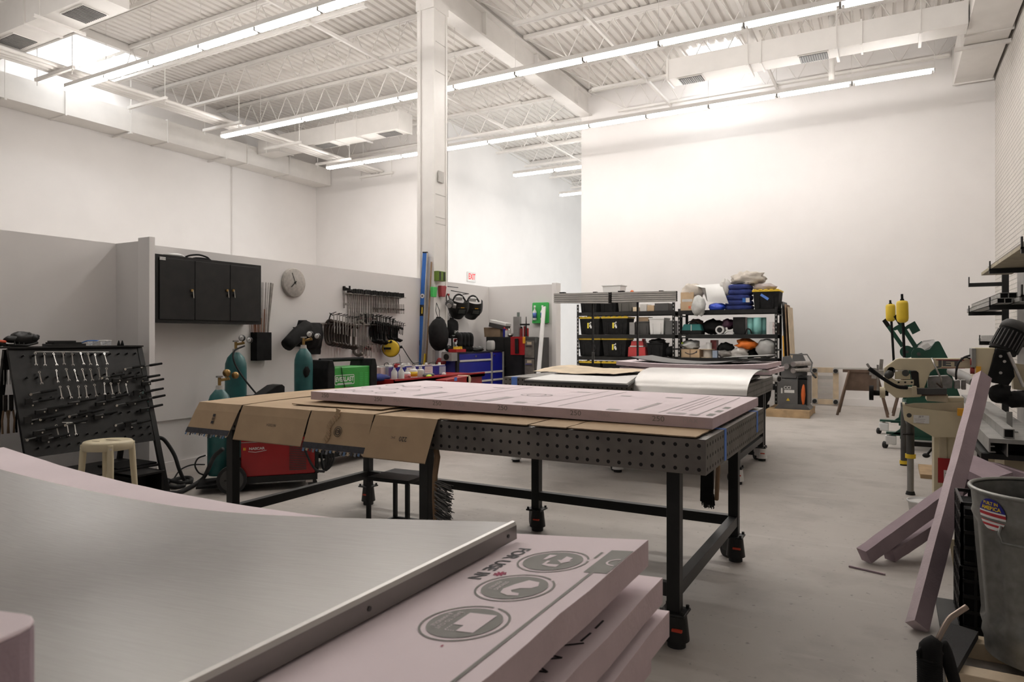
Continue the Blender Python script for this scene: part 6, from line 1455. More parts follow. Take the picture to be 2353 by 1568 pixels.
# sheets standing against the right end
for i, (px, m_, lab) in enumerate(((1800, SATIN, 'dark sheet leaning at the right end of the right unit'), (1806, WOODD, 'brown plywood edge leaning right of the dark sheet'), (1812, WOOD, 'pale plywood edge leaning outermost at the right unit'))):
    q = MB(); x0 = V1 + .03 + .05 * i; z1 = 2.0 - .05 * i
    a_ = Vector((x0 + .12, SF + .1, 0)); b_ = Vector((x0 + .03, SF + .1, z1))
    q.add([a_, a_ + Vector((.018, 0, 0)), b_ + Vector((.018, 0, 0)), b_, a_ + Vector((0, .6, 0)), a_ + Vector((.018, .6, 0)), b_ + Vector((.018, .6, 0)), b_ + Vector((0, .6, 0))], [(0, 1, 2, 3), (7, 6, 5, 4), (0, 4, 5, 1), (1, 5, 6, 2), (2, 6, 7, 3), (3, 7, 4, 0)], m_); solo('plywood_sheet', lab, 'sheet', q)
q = MB(); q.bar(AMBER, W(1803, 868, Y=SF - .06), W(1799, 772, Y=SF - .03), .02, .02, up=(0, 1, 0)); p = W(1803, 868, Y=SF - .06); q.bar(AMBER, (p.x + .03, p.y - .02, 0), p, .02, .02, up=(0, 1, 0)); solo('yellow_stick', 'thin tan stick upright at the corner of the right unit', 'stick', q)
# machine and pipes low right of the shelf
t = thing('black_compressor', 'black and orange machine on small wheels under the right shelving unit', 'compressor', (-2.05, 12.7, 0))
a = MB(); a.blob(MATTE, (-2.1, 12.75, .38), (.25, .22, .26), .15, 1.5, 18, 3, None, pw=.7); part('body', a, t, w=True)
a = MB(); a.prism(ORANGE, [(-.14, 0), (.12, .02), (.08, .14), (-.02, .08), (-.12, .14)], .04, EY((-2.08, 12.52, .36))); part('orange_cover', a, t, .01, w=True)
for x in (-2.25, -1.95): a = MB(); a.cyl(RUBBER, (x - .02, 12.62, .06), (x + .02, 12.62, .06), .06, n=14); part('wheel', a, t, w=True)
a = MB(); a.bx(MATTE, (-2.3, 12.6, .08), (-1.9, 12.95, .14)); part('chassis', a, t, w=True)
q = MB(); p = W(1778, 870, Y=12.3); q.cyl(MGREY, (p.x - .35, 12.5, p.z + .06), (p.x + .1, 12.2, p.z), .06, n=16); q.cyl(HOLE, (p.x + .1, 12.2, p.z), (p.x + .103, 12.198, p.z), .045, n=16); q.cyl(DBROWN, (p.x - .3, 12.45, 0), (p.x - .3, 12.45, p.z + .03), .03); solo('steel_pipe', 'short fat grey pipe with open end above the black and orange machine', 'pipe', q)
q = MB(); q.blob(DGREY, (-2.15, 13.08, .80), (.22, .10, .12), .4, 2.5, 16, 7); q.bx(DGREY, (-2.28, 13.04, 0), (-2.0, 13.12, .8)); solo('scrap_pile', 'dark pile of scrap behind the fat grey pipe', 'scrap', q)
# ================= slip roll machine on pallet, frame, sawhorse
t = thing('pallet', 'small wooden pallet under the grey roller machine', 'pallet', (-1.38, 12.6, 0), R(0))
px0, px1, pya, pyb = -1.85, -1.17, 12.25, 13.25
for i in range(6): a = MB(); y = pya + .06 + i * (pyb - pya - .12) / 5; a.bx(PINE, (px0, y - .06, .105), (px1, y + .06, .125)); part('deck_board', a, t, w=True)
for x in (px0 + .04, (px0 + px1) / 2, px1 - .04): a = MB(); a.bx(PINE, (x - .035, pya, .015), (x + .035, pyb, .105)); part('stringer', a, t, w=True)
for y in (pya + .04, pyb - .04): a = MB(); a.bx(PINE, (px0, y - .05, 0), (px1, y + .05, .015)); part('base_board', a, t, w=True)
a = MB(); a.bx(PINE, (px0, pya - .012, .0), (px1, pya, .12)); part('front_board', a, t, w=True)
t = thing('slip_roll', 'grey rolling machine on a grey cabinet standing on the pallet', 'machine', (-1.5, 12.75, .127))
c0, c1 = W(1786, 900, Y=12.45).x, W(1833, 900, Y=12.45).x
z0c, z1c = .20, W(1810, 872, Y=12.45).z
a = MB(); a.bx(GREY, (c0, 12.45, z0c), (c1, 13.0, z1c)); part('cabinet', a, t, .004, w=True)
a = MB(); a.bx(BLACK, (c1 + .0, 12.5, z0c), (c1 + .15, 12.96, z1c + .05)); a.bx(GREY, (c1 + .145, 12.47, z0c), (c1 + .165, 13.0, z1c + .05)); part('open_bay', a, t, w=True)
a = MB(); a.prism(GREY, [(c0 - .05, .127), (c1 + .2, .127), (c1 + .12, .21), (c0 + .03, .21)], .55, face((0, 12.98, 0), (1, 0, 0))); part('foot', a, t, w=True)
a = MB(); M = EY(((c0 + c1) / 2 + .0, 12.448, (z0c + z1c) / 2 + .07)); a.text(PLW, 'CCI', .07, M, bold=.002); a.box(PLW, M @ Vector((.03, -.06, 0)), (.16, .002, .05)); a.box(PLW, M @ Vector((-.09, -.05, 0)), (.025, .002, .09)); part('lettering', a, t, w=True)
a = MB(); a.prism(YELLOW, [(-.03, -.02), (.03, -.02), (0, .03)], .002, EY(((c0 + c1) / 2 + .01, 12.448, (z0c + z1c) / 2 - .13))); part('warning_sticker', a, t, w=True)
h0, h1 = W(1795, 845, Y=12.5), W(1846, 818, Y=12.5)
zh = z1c + .02
a = MB(); a.prism(GREY, [(h0.x, zh), (h0.x + .24, zh), (h0.x + .26, zh + .16), (h0.x + .14, h1.z + .0), (h0.x + .03, h1.z - .02), (h0.x, zh + .18)], .08, face((0, 12.56, 0), (1, 0, 0))); part('side_frame', a, t, .005, w=True)
a = MB(); a.prism(GREY, [(h0.x + .10, zh), (h0.x + .36, zh), (h0.x + .38, zh + .2), (h0.x + .28, h1.z + .04), (h0.x + .14, h1.z), (h0.x + .10, zh + .18)], .08, face((0, 13.0, 0), (1, 0, 0))); part('side_frame', a, t, .005, w=True)
a = MB(); a.bx(GREY, (h0.x + .0, 12.5, z1c), (h0.x + .42, 12.98, zh)); part('bed', a, t, w=True)
for dx, dz, r in ((.09, .20, .05), (.20, .13, .045), (.2, .24, .045)): a = MB(); a.cyl(STEEL, (h0.x + dx, 12.42, zh + dz), (h0.x + dx + .2, 13.0, zh + dz), r, n=16); part('roller', a, t, w=True)
a = MB(); a.tube(GREY, [(h0.x + .14, 12.5, h1.z + .02), (h0.x + .4, 12.6, h1.z + .02), (h0.x + .48, 12.6, h1.z - .12), (h0.x + .46, 12.55, zh + .12), (h0.x + .52, 12.5, zh + .05)], .012); a.cyl(SATIN, (h0.x + .5, 12.5, zh + .07), (h0.x + .55, 12.46, zh + .02), .018); part('crank', a, t, w=True)
a = MB(); a.blob(mat('orange plastic', (.6, .12, .02), .5), (c1 + .09, 12.43, .38), (.035, .03, .17), .2, 2, 12); solo('orange_tool', 'orange handled tool leaning on the open side of the grey cabinet', 'tool', a)
t = thing('dolly_frame', 'pale wooden frame dolly with corner casters leaning on the back wall', 'dolly', (-1.35, 14.8, 0))
fy = 14.80; fx0, fx1 = W(1866, 890, Y=fy).x, W(1927, 890, Y=fy).x; fz0, fz1 = .02, W(1895, 845, Y=fy).z
for x in (fx0 + .05, fx1 - .05): a = MB(); a.bx(WOOD, (x - .05, fy, fz0), (x + .05, fy + .04, fz1)); part('side_rail', a, t, .003, w=True)
for z in (fz0, fz1 - .10): a = MB(); a.bx(WOOD, (fx0 + .1, fy + .002, z), (fx1 - .1, fy + .038, z + .1)); part('cross_rail', a, t, .003, w=True)
for f in (.3, .5, .68): a = MB(); a.bx(LGREY, (fx0 + .1, fy + .02, fz0 + (fz1 - fz0) * f), (fx1 - .1, fy + .036, fz0 + (fz1 - fz0) * f + .07)); part('slat', a, t, w=True)
for x in (fx0 + .05, fx1 - .05):
    for z in (fz0 + .06, fz1 - .06): a = MB(); a.box(LGREY, (x, fy - .005, z), (.1, .01, .1)); a.cyl(RUBBER, (x, fy - .09, z), (x, fy - .01, z), .04, n=14); part('caster', a, t, w=True)
def sawhorse(lab, x, y, w, h, rz=0):
    t = thing('sawhorse', lab, 'sawhorse', (x, y, 0), rz); RS = mat('rusty steel', (.13, .085, .06), .6, .4, var=.3)
    a = MB(); a.bar(RS, (-w / 2, 0, h), (w / 2, 0, h), .05, .05); part('beam', a, t)
    for s in (-1, 1):
        for v in (-1, 1): a = MB(); a.bar(RS, (s * w * .33, v * .03, h), (s * w * .62, v * .25, 0), .03, .03); part('leg', a, t)
    a = MB(); a.prism(RS, [(-w * .46, h * .55), (w * .46, h * .55), (w * .36, h), (-w * .36, h)], .004, face((0, 0, 0), (1, 0, 0))); part('gusset_plate', a, t)
p0, p1 = W(1943, 952, Z=0), W(2022, 958, Z=0)
sawhorse('rusty steel sawhorse standing near the back wall', (p0.x + p1.x) / 2 + .0, 13.3, .62, .76)
sawhorse('second rusty sawhorse half hidden behind the green machine', W(2075, 945, Y=13.6).x + .22, 13.6, .6, .76)
q = MB(); p = W(1960, 856, Y=13.4); q.box(LGREY, (p.x + .35, 13.35, .80), (1.3, .12, .03)); solo('light_bar', 'pale flat bar lying across the two sawhorses', 'bar', q)
# ================= right side: green brake, band saw, rack, foam, bin
def trace(mb, m, pts, y, dep):
    """plate standing in the plane Y=y, outline given by photo pixels, dep: depth away from the camera"""
    P = [W(a, b, Y=y) for a, b in pts]; pl = [(p.x, p.z) for p in P]
    ar = sum(pl[i][0] * pl[(i + 1) % len(pl)][1] - pl[(i + 1) % len(pl)][0] * pl[i][1] for i in range(len(pl)))
    if ar < 0: pl = pl[::-1]
    return mb.prism(m, pl, dep, face((0, y + dep, 0), (1, 0, 0)))
# ---- finger brake
t = thing('finger_brake', 'dark green sheet bending machine with raised arms and yellow weights by the brick wall', 'machine', (.4, 10.1, 0))
for y in (9.45, 10.85):
    a = MB(); a.prism(DGREEN, [(-.0, .16), (.85, .16), (.85, .24), (.60, .98), (.24, .98), (.10, .24)], .06, face((0, y + .06, 0), (1, 0, 0))); part('side_frame', a, t, w=True)
    a = MB(); a.bx(DGREEN, (.1, y - .04, .13), (.85, y + .1, .16)); part('foot', a, t, w=True)
a = MB(); a.bx(DGREEN, (.26, 9.45, .62), (.56, 10.91, 1.02)); part('bed', a, t, .01, w=True)
a = MB(); a.bx(DGREEN, (.14, 9.5, .3), (.2, 10.86, .5)); part('lower_beam', a, t, w=True)
a = MB(); trace(a, DGREEN, [(2124, 824), (2124, 806), (2136, 803), (2149, 786), (2156, 784), (2160, 787), (2180, 826)], 9.45, .10); part('end_plate', a, t, .004, w=True)
a = MB(); trace(a, DGREEN, [(2094, 824), (2094, 800), (2104, 794), (2118, 784), (2124, 790), (2140, 824)], 10.8, .10); part('end_plate', a, t, .004, w=True)
a = MB(); v = [W(2118, 804, Y=9.5), W(2136, 806, Y=9.5), W(2149, 786, Y=9.55), W(2147, 780, Y=10.7), W(2122, 783, Y=10.8), W(2108, 796, Y=10.8)]
a.add([*v, *[p - Vector((0, 0, .02)) for p in v]], [(0, 1, 2, 3, 4, 5), (11, 10, 9, 8, 7, 6)] + [(i, 6 + i, 6 + (i + 1) % 6, (i + 1) % 6) for i in range(6)], MGREY)
part('finger_plate', a, t, w=True)
a = MB(); c = W(2128, 796, Y=9.44); a.box(PLW, c, (.08, .004, .05), M=RY(-35)); part('sticker', a, t, w=True)
for (c0, y, r) in (((2111, 814), 9.42, .075), ((2084, 809), 10.78, .085)):
    a = MB(); c = W(*c0, Y=y); a.cyl(DGREEN, c, c + Vector((0, .06, 0)), r, n=22); a.cyl(DGREY, c + Vector((0, -.02, 0)), c, .02); part('pivot_disc', a, t, w=True)
for y, pts, br in ((9.42, [(2053, 728), (2061, 722), (2110, 797), (2101, 803)], [(2078, 754), (2084, 748), (2102, 738), (2115, 760), (2097, 769), (2089, 755), (2084, 757)]),
                   (10.78, [(2027, 738), (2035, 732), (2078, 794), (2070, 799)], [(2050, 756), (2056, 751), (2073, 742), (2085, 760), (2069, 769), (2062, 758), (2056, 760)])):
    a = MB(); trace(a, DGREEN, pts, y, .03); d = part('lift_arm', a, t, w=True)
    a = MB(); x0, y0 = pts[0]; x1, y1 = pts[1]; dx, dy = pts[2][0] - x1, pts[2][1] - y1; f = .24
    trace(a, MATTE, [(x0, y0), (x1, y1), (x1 + dx * f, y1 + dy * f), (x0 + dx * f, y0 + dy * f)], y - .004, .038); part('arm_grip', a, d, w=True)
    a = MB(); trace(a, DGREEN, br, y + .0, .025); part('bracket', a, d, w=True)
for (pt, top, bot, tip, pb, y, r) in (((2073), 691, 742, 676, (2078, 822), 9.3, .064), ((2046), 699, 739, 690, (2054, 836), 10.65, .060)):
    c1, c0, c2, cbt = W(pt, top, Y=y), W(pt + 1, bot, Y=y), W(pt - .5, tip, Y=y), W(*pb, Y=y)
    a = MB(); a.cyl(MATTE, cbt, c1, .016, n=10); a.cyl(MATTE, c1, c1 + (c2 - c1) * .25, .024, .02, n=10); a.cyl(MATTE, c1, c2, .014, n=10); d = part('weight_rod', a, t, w=True)
    h = (c1 - c0).length; a = MB(); M, _ = MB().frame(c0, c1); a.lathe(YELLOW, [(r * .5, 0), (r * .9, h * .08), (r, h * .2), (r, h * .85), (r * .88, h * .96), (r * .45, h)], M=M, n=18); part('counterweight', a, d, w=True)
for px, py, y in ((2031, 998, 10.85), (2047, 1030, 9.5)):
    p = W(px, py, Y=y); x = p.x
    a = MB(); a.box(PLW, (x, y, .10), (.12, .10, .11)); a.cyl(STEEL, (x, y, .14), (x, y, .19), .02); part('caster_body', a, t, .012, w=True)
    a = MB(); a.cyl(RUBBER, (x - .075, y - .02, .042), (x - .045, y - .035, .042), .042, n=16); part('wheel', a, t, w=True)
    a = MB(); a.bx(DGREEN, (x - .05, y - .05, .175), (x + .25, y + .05, .2)); part('caster_arm', a, t, w=True)
# ---- band saw
t = thing('band_saw', 'cream coloured horizontal band saw on a cream stand', 'band saw', (.35, 6.7, 0))
YS = 6.5
a = MB(); trace(a, CREAM, [(2032, 868), (2031, 846), (2058, 826), (2066, 824), (2238, 824), (2238, 847), (2148, 848), (2138, 856), (2123, 894), (2113, 894), (2111, 857), (2105, 852), (2055, 851), (2050, 868)], YS, .09); part('saw_bow', a, t, .006, w=True)
a = MB(); trace(a, CREAM, [(2031, 866), (2046, 868), (2084, 892), (2122, 892), (2124, 905), (2114, 913), (2058, 915), (2031, 893)], YS - .02, .14); part('lower_bow', a, t, .006, w=True)
a = MB(); trace(a, CREAMD, [(2060, 875), (2100, 874), (2100, 885), (2062, 886)], YS - .05, .08); trace(a, CREAM, [(2056, 855), (2084, 853), (2092, 862), (2092, 872), (2056, 872)], YS + .0, .1)
for px in (2065, 2080, 2095): c = W(px, 879, Y=YS - .052); a.cyl(HOLE, c, c + Vector((0, .004, 0)), .008, n=10)
part('vise_block', a, t, .003, w=True)
a = MB(); trace(a, DGREY, [(2092, 853), (2110, 853), (2112, 890), (2098, 890)], YS + .06, .05); c = W(2081, 858, Y=YS - .03); a.cyl(DGREY, c, c + Vector((0, .05, 0)), .026, n=14); part('vise_knob', a, t, w=True); a = MB(); c = W(2048, 852, Y=YS); a.cyl(DGREY, c, c + Vector((.0, .06, .0)), .03, n=14); a.blob(DGREY, W(2043, 861, Y=YS - .01), (.035, .03, .035), .3); part('blade_guide', a, t, w=True)
a = MB(); a.tube(MATTE, [W(1997, 847, Y=6.3), W(2012, 858, Y=6.3), W(2035, 874, Y=6.3), W(2062, 889, Y=6.32), W(2084, 891, Y=6.36)], [.018, .016, .014, .014, .016], n=8, fine=3); part('feed_handle', a, t, w=True)
a = MB(); c = W(2001, 903, Y=YS); a.cyl(MATTE, c + Vector((-.012, 0, 0)), c + Vector((.02, 0, 0)), .062, n=20); a.cyl(MATTE, c, c + Vector((.13, 0, 0)), .022, n=12); c2 = W(2028, 902, Y=YS); a.cyl(CREAM, c2 + Vector((-.02, 0, 0)), c2 + Vector((.02, 0, 0)), .045, n=14); part('adjusting_wheel', a, t, w=True)
a = MB(); c = W(2182, 836, Y=YS - .002); SRED = mat('saw red', (.25, .03, .03), .5)
a.text(GREY, 'JET', .062, EY(c), sx=1.9, bold=.003); a.box(SRED, W(2183, 830, Y=YS - .002) + Vector((0, 0, .008)), (.19, .002, .007)); a.box(SRED, W(2190, 846, Y=YS - .002), (.16, .002, .004)); part('lettering', a, t, w=True)
a = MB(); trace(a, DGREY, [(2102, 893), (2176, 893), (2176, 907), (2102, 907)], YS - .12, .06); trace(a, MATS['rusty steel'], [(2118, 907), (2176, 907), (2176, 910), (2118, 911)], YS - .1, .05); trace(a, CREAMD, [(2096, 888), (2106, 888), (2108, 911), (2096, 911)], YS - .15, .05); part('vise_bar', a, t, .003, w=True)
a = MB(); trace(a, CREAMD, [(2130, 911), (2178, 908), (2178, 925), (2130, 922)], YS - .05, .3); trace(a, CREAM, [(2178, 915), (2215, 915), (2215, 950), (2178, 948)], YS, .2); part('saw_bed', a, t, w=True)
BLK = mat('worn steel block', (.26, .25, .24), .6, .5, var=.25, scale=25)
a = MB(); trace(a, BLK, [(2133, 866), (2180, 864), (2190, 873), (2188, 893), (2133, 893)], YS + .03, .14); trace(a, BLK, [(2194, 876), (2206, 874), (2207, 894), (2194, 894)], YS + .0, .12); trace(a, BLK, [(2210, 874), (2220, 874), (2220, 896), (2210, 896)], YS + .05, .1); part('vise_jaw', a, t, .004, w=True)
a = MB(); a.cyl(MGREY, W(2186, 852, Y=7.0), W(2240, 878, Y=6.7), .04, n=14); part('lift_cylinder', a, t, w=True)
a = MB(); a.tube(STEEL, [W(2141, 823, Y=YS - .03), W(2150, 845, Y=YS - .06), W(2162, 870, Y=YS - .06), W(2165, 890, Y=YS - .05)], .007); a.cyl(DBROWN, W(2152, 881, Y=YS - .07), W(2165, 892, Y=YS - .05), .006); part('stop_rod', a, t, w=True)
a = MB(); a.tube(RUBBER, [W(2234, 816, Y=YS + .05), W(2215, 822, Y=YS - .02), W(2202, 835, Y=YS - .04), W(2197, 855, Y=YS - .03), W(2197, 872, Y=YS)], .008, fine=3); a.tube(RUBBER, [W(2232, 826, Y=YS), W(2222, 822, Y=YS - .02), W(2208, 824, Y=YS - .02)], .006, fine=2); part('power_cord', a, t, w=True)
a = MB(); trace(a, CREAM, [(2240, 800), (2287, 800), (2270, 870), (2240, 870)], YS - .08, .25); trace(a, MGREY, [(2233, 801), (2243, 801), (2243, 845), (2233, 845)], YS - .09, .2); part('motor_box', a, t, .004, w=True)
for py, m in ((832, SRED), (852, SRED)):
    a = MB(); c = W(2233, py, Y=YS - .05); a.cyl(m, c + Vector((-.01, 0, 0)), c + Vector((.03, 0, 0)), .026, n=12)
    if py > 840: a.box(AMBER, c + Vector((.04, -.03, 0)), (.03, .06, .07))
    part('stop_button', a, t, w=True)
a = MB(); trace(a, MATTE, [(2290, 800), (2270, 864), (2280, 880), (2318, 886), (2332, 866), (2328, 838), (2318, 806)], YS - .1, .06)
for px, py in ((2299, 819), (2308, 831), (2299, 857)): c = W(px, py, Y=YS - .102); a.cyl(STEEL, c + Vector((0, -.012, 0)), c, .011, n=10)
part('belt_cover', a, t, .006, w=True)
c0, c1 = W(2303, 808, Y=YS + .08), W(2329, 762, Y=YS + .12); ax = (c1 - c0).normalized()
a = MB(); a.cyl(MATTE, c0, c1, .095, n=28)
M, ln = MB().frame(c0, c1)
for i in range(22): th = 2 * pi * i / 22; q_ = Vector((.098 * cos(th), .098 * sin(th), 0)); a.bar(DGREY, M @ (q_ + Vector((0, 0, .02))), M @ (q_ + Vector((0, 0, ln - .02))), .007)
part('motor', a, t, w=True)
a = MB(); a.lathe(DGREY, [(.102, 0), (.102, .045), (.085, .07), (.03, .08)], M=M @ T(0, 0, ln), n=28); part('motor_cap', a, t, w=True)
a = MB(); a.cyl(STEEL, W(2317, 810, Y=YS - .16), W(2352, 890, Y=YS - .2), .012, n=8); part('strut_rod', a, t, w=True)
a = MB(); trace(a, CREAMD, [(2325, 835), (2353, 838), (2375, 900), (2330, 895)], YS + .1, .1); part('rear_cover', a, t, w=True)
a = MB(); a.blob(MATTE, W(2300, 905, Y=YS), (.075, .09, .075), .35, 2.5, 16, 4); a.blob(MATTE, W(2345, 918, Y=YS), (.13, .1, .065), .35, 2.5, 16, 5); part('gearbox', a, t, w=True)
a = MB(); trace(a, CREAM, [(2074, 931), (2100, 938), (2214, 950), (2214, 1006), (2145, 1005), (2078, 966)], YS - .06, .02)
trace(a, CREAMD, [(2074, 931), (2100, 927), (2213, 925), (2214, 950), (2100, 938)], YS - .03, .02)
trace(a, CREAM, [(2078, 932), (2214, 950), (2214, 1004), (2145, 1003), (2080, 962)], YS + .19, .02)
trace(a, CREAM, [(2074, 931), (2080, 931), (2084, 968), (2078, 966)], YS - .06, .26); c = W(2089, 955, Y=YS - .062); a.cyl(DGREY, c, c + Vector((0, .004, 0)), .018, n=14); part('stand_pan', a, t, w=True)
a = MB(); c = W(2117, 964, Y=YS - .063); a.box(PLW, c, (.11, .002, .066)); a.text(DINK, 'JET', .02, EY(c + Vector((0, -.0015, .02))), sx=1.3); 
for k in range(3): a.box(INKF, c + Vector((-.01, -.0015, .0 - .014 * k)), (.075 - .01 * k, .001, .004))
part('data_plate', a, t, w=True)
s0, s1 = W(2146, 1040, Y=YS).x, W(2200, 1040, Y=YS).x; zt_ = W(2170, 1004, Y=YS).z
a = MB(); a.bx(CREAM, (s0, YS, 0), (s1, YS + .3, zt_)); a.bx(CREAMD, (s0 + .035, YS - .012, 0), (s1 - .07, YS, zt_)); part('pedestal', a, t, .004, w=True)
a = MB(); c = W(2172, 1088, Y=YS - .015); a.box(RED, c + Vector((0, 0, .02)), (.10, .003, .2)); a.box(PLW, c + Vector((.02, -.002, -.03)), (.06, .002, .11)); 
for k in range(5): a.box(DINK, c + Vector((.02, -.0035, .0 - .018 * k)), (.04, .001, .005))
part('manual_pocket', a, t, w=True)
a = MB(); a.bx(CREAM, (s1 + .18, YS, 0), (s1 + .45, YS + .28, .60)); part('rear_pedestal', a, t, .004, w=True)
q = MB(); p = W(1992, 836, Y=7.2); q.bar(STEEL, (p.x, 7.2, p.z), (p.x + .06, 7.2, p.z - .1), .045, .02); q.bar(STEEL, W(2024, 850, Y=7.2), W(2026, 826, Y=7.2), .05, .03); q.bar(LGREY, W(1998, 856, Y=7.25), W(2040, 858, Y=7.25), .05, .05)
q.bar(LGREY, W(2008, 870, Y=7.25), W(2010, 846, Y=7.25), .06, .04); p = W(2017, 900, Y=7.25); q.bar(STEEL, p, p + Vector((0, 0, .25)), .018); q.bar(STEEL, p, W(2040, 900, Y=6.63), .02)
part('length_stop', q, t, w=True)
# ---- roller stand with yellow collars, carrying aluminium stock
t = thing('roller_stand', 'black and grey roller stand legs with yellow collars in front of the band saw', 'stand', (.15, 7.5, 0))
for (py_b, Y_, pyc, pxl) in ((1137, 6.8, 1049, 2092), (1070, 8.28, 1063, 2077)):
    p = W(pxl, py_b, Z=0); x, y = p.x, p.y; zc = W(pxl, pyc, Y=y).z; ztp = .66
    a = MB(); a.cyl(DGREY, (x, y, zc), (x, y, ztp), .031, n=14); part('outer_tube', a, t, w=True)
    a = MB(); a.cyl(MGREY, (x, y, .02), (x, y, zc), .026, n=14); part('inner_tube', a, t, w=True)
    a = MB(); a.cyl(YELLOW, (x, y, zc - .015), (x, y, zc + .02), .041, n=14); part('collar', a, t, w=True)
    a = MB(); a.cyl(RUBBER, (x, y, 0), (x, y, .03), .038, .03, n=12); part('foot', a, t, w=True)
a = MB(); p, p2 = W(2092, 1137, Z=0), W(2077, 1070, Z=0); a.bar(BLACK, (p.x, p.y, .60), (p2.x, p2.y, .60), .05, .04); a.bar(BLACK, (p.x, p.y + .14, .42), (p.x + .5, p.y + .14, .42), .04, .04); part('cross_beam', a, t, w=True)
a = MB(); a.bar(SATIN, (p.x + .02, p.y - .03, .52), (p.x - .06, p.y - .05, .52), .012); part('lock_pin', a, t, w=True)
a = MB(); a.bar(SATIN, (p.x + .12, p.y + .1, .33), (p.x + .2, p.y + .12, .44), .015); a.blob(SATIN, (p.x + .12, p.y + .1, .33), (.03, .03, .02), .1); part('lock_lever', a, t, w=True)
q = MB(); p = W(2125, 1040, Z=0); q.bx(PINE, (.25, 7.6, 0), (.75, 8.2, .04)); solo('wood_board', 'pale wood board on the floor behind the roller stand legs', 'board', q)
def square_tube(x0, x1, z0, z1, y0, y1, label, m=STEEL):
    q = MB(); w = .005
    for lo, hi in (((x0, y0, z0), (x1, y1, z0 + w)), ((x0, y0, z1 - w), (x1, y1, z1)), ((x0, y0, z0 + w), (x0 + w, y1, z1 - w)), ((x1 - w, y0, z0 + w), (x1, y1, z1 - w))): q.bx(m, lo, hi)
    q.bx(HOLE, (x0 + w, y0 + .03, z0 + w), (x1 - w, y0 + .032, z1 - w)); return solo('square_tube', label, 'metal tube', q)
RAW = mat('raw aluminium', (.34, .335, .32), .5, .6, var=.15, scale=12)
square_tube(.61, .665, .728, .785, 5.15, 8.0, 'square aluminium tube on top of the wide channel beside the leaning foam', RAW)
q = MB()
for lo, hi in (((.53, 5.1, .70), (.84, 8.0, .726)), ((.53, 5.1, .64), (.538, 8.0, .70)), ((.62, 5.1, .62), (.626, 8.0, .70)), ((.74, 5.1, .62), (.746, 8.0, .70)), ((.538, 5.1, .64), (.565, 8, .646)), ((.538, 5.1, .675), (.56, 8, .681))): q.bx(RAW, lo, hi)
q.bx(HOLE, (.545, 5.3, .63), (.83, 5.302, .698)); solo('wide_channel', 'wide dark aluminium channel profile lying under the square tube', 'metal profile', q)
q = MB(); p = W(2318, 945, Y=5.5); q.bx(RAW, (p.x - .012, 5.5, .727), (p.x + .02, 5.506, .86)); q.bx(RAW, (p.x - .012, 5.5, .727), (p.x + .05, 5.56, .733)); solo('angle_piece', 'short upright aluminium angle piece behind the square tube', 'metal piece', q)
q = MB(); p = W(2203, 911, Y=7.0); q.bx(AMBER, (.46, 6.35, .735), (.52, 6.42, .79)); q.bx(WOOD, (.521, 6.3, .735), (.60, 6.42, .785)); solo('wood_offcut', 'pale wood offcut with yellow end on the aluminium channel', 'wood block', q)
t = thing('stock_bench', 'black framed bench carrying the aluminium profiles near the galvanised bin', 'bench', (.9, 5.6, 0))
for x, y in ((.52, 5.25), (1.35, 5.25), (.6, 6.3), (1.35, 6.3)): a = MB(); a.bx(BLACK, (x - .02, y - .02, 0), (x + .02, y + .02, .62)); part('leg', a, t, w=True)
a = MB(); a.bx(BLACK, (.5, 5.2, .585), (1.4, 6.33, .618)); part('top_frame', a, t, w=True)
a = MB(); a.bx(BLACK, (.5, 5.23, .2), (1.37, 5.27, .24)); part('rail', a, t, w=True)
q = MB(); q.bx(CREAMD, (.68, 5.7, 0), (1.3, 6.2, .56)); q.bx(CREAM, (.9, 5.68, .0), (.94, 5.7, .56)); solo('cream_cabinet', 'cream metal cabinet standing under the black stock bench', 'cabinet', q)
# ---- cantilever rack on the brick wall
t = thing('cantilever_rack', 'black cantilever rack with upturned arms on the brick wall', 'rack', (1.45, 9.5, 0))
for y in (12.0, 9.6, 7.4):
    a = MB(); a.bx(BLACK, (1.40, y - .03, 0), (1.48, y + .03, 2.35)); part('post', a, t, w=True)
    for z in (2.12, 1.70, 1.27):
        x0 = 1.0 if z != 1.27 else 1.13
        a = MB(); a.bx(BLACK, (x0, y - .025, z - .035), (1.45, y + .025, z + .02)); a.bx(BLACK, (x0, y - .025, z), (x0 + .012, y + .025, z + .11)); part('arm', a, t, w=True)
q = MB(); q.bx(MGREY, (1.5, 8.5, 0), (1.62, 11.4, 2.3)); solo('wall_panel', 'grey weathered panel standing behind the rack posts', 'panel', q)
def stock(x0, x1, z0, z1, y0, y1, m, label, cat='lumber', name='lumber_board'):
    q = MB(); q.bx(m, (x0, y0, z0), (x1, y1, z1)); return solo(name, label, cat, q, bevel=.003)
stock(1.02, 1.34, 2.142, 2.18, 7.0, 10.6, mat('weathered board', (.36, .31, .22), .7, var=.2), 'pale yellowish board lowest on the top rack arms')
stock(1.06, 1.34, 2.182, 2.225, 7.1, 10.3, mat('grey board', (.17, .15, .13), .7, var=.2), 'grey brown board on top of the yellowish board on the rack')
def profile(x0, x1, z0, z1, y0, y1, label):
    q = MB(); w = .006; xm = (x0 + x1) / 2
    for lo, hi in (((x0, y0, z0), (x1, y1, z0 + w)), ((x0, y0, z1 - w), (x1, y1, z1)), ((x0, y0, z0), (x0 + w, y1, z1)), ((x1 - w, y0, z0), (x1, y1, z1)), ((xm - w / 2, y0, z0), (xm + w / 2, y1, z1))): q.bx(RAW, lo, hi)
    q.bx(HOLE, (x0 + w, y0 + .05, z0 + w), (xm - .003, y0 + .052, z1 - w)); q.bx(HOLE, (xm + .003, y0 + .05, z0 + w), (x1 - w, y0 + .052, z1 - w)); return solo('rack_profile', label, 'metal profile', q)
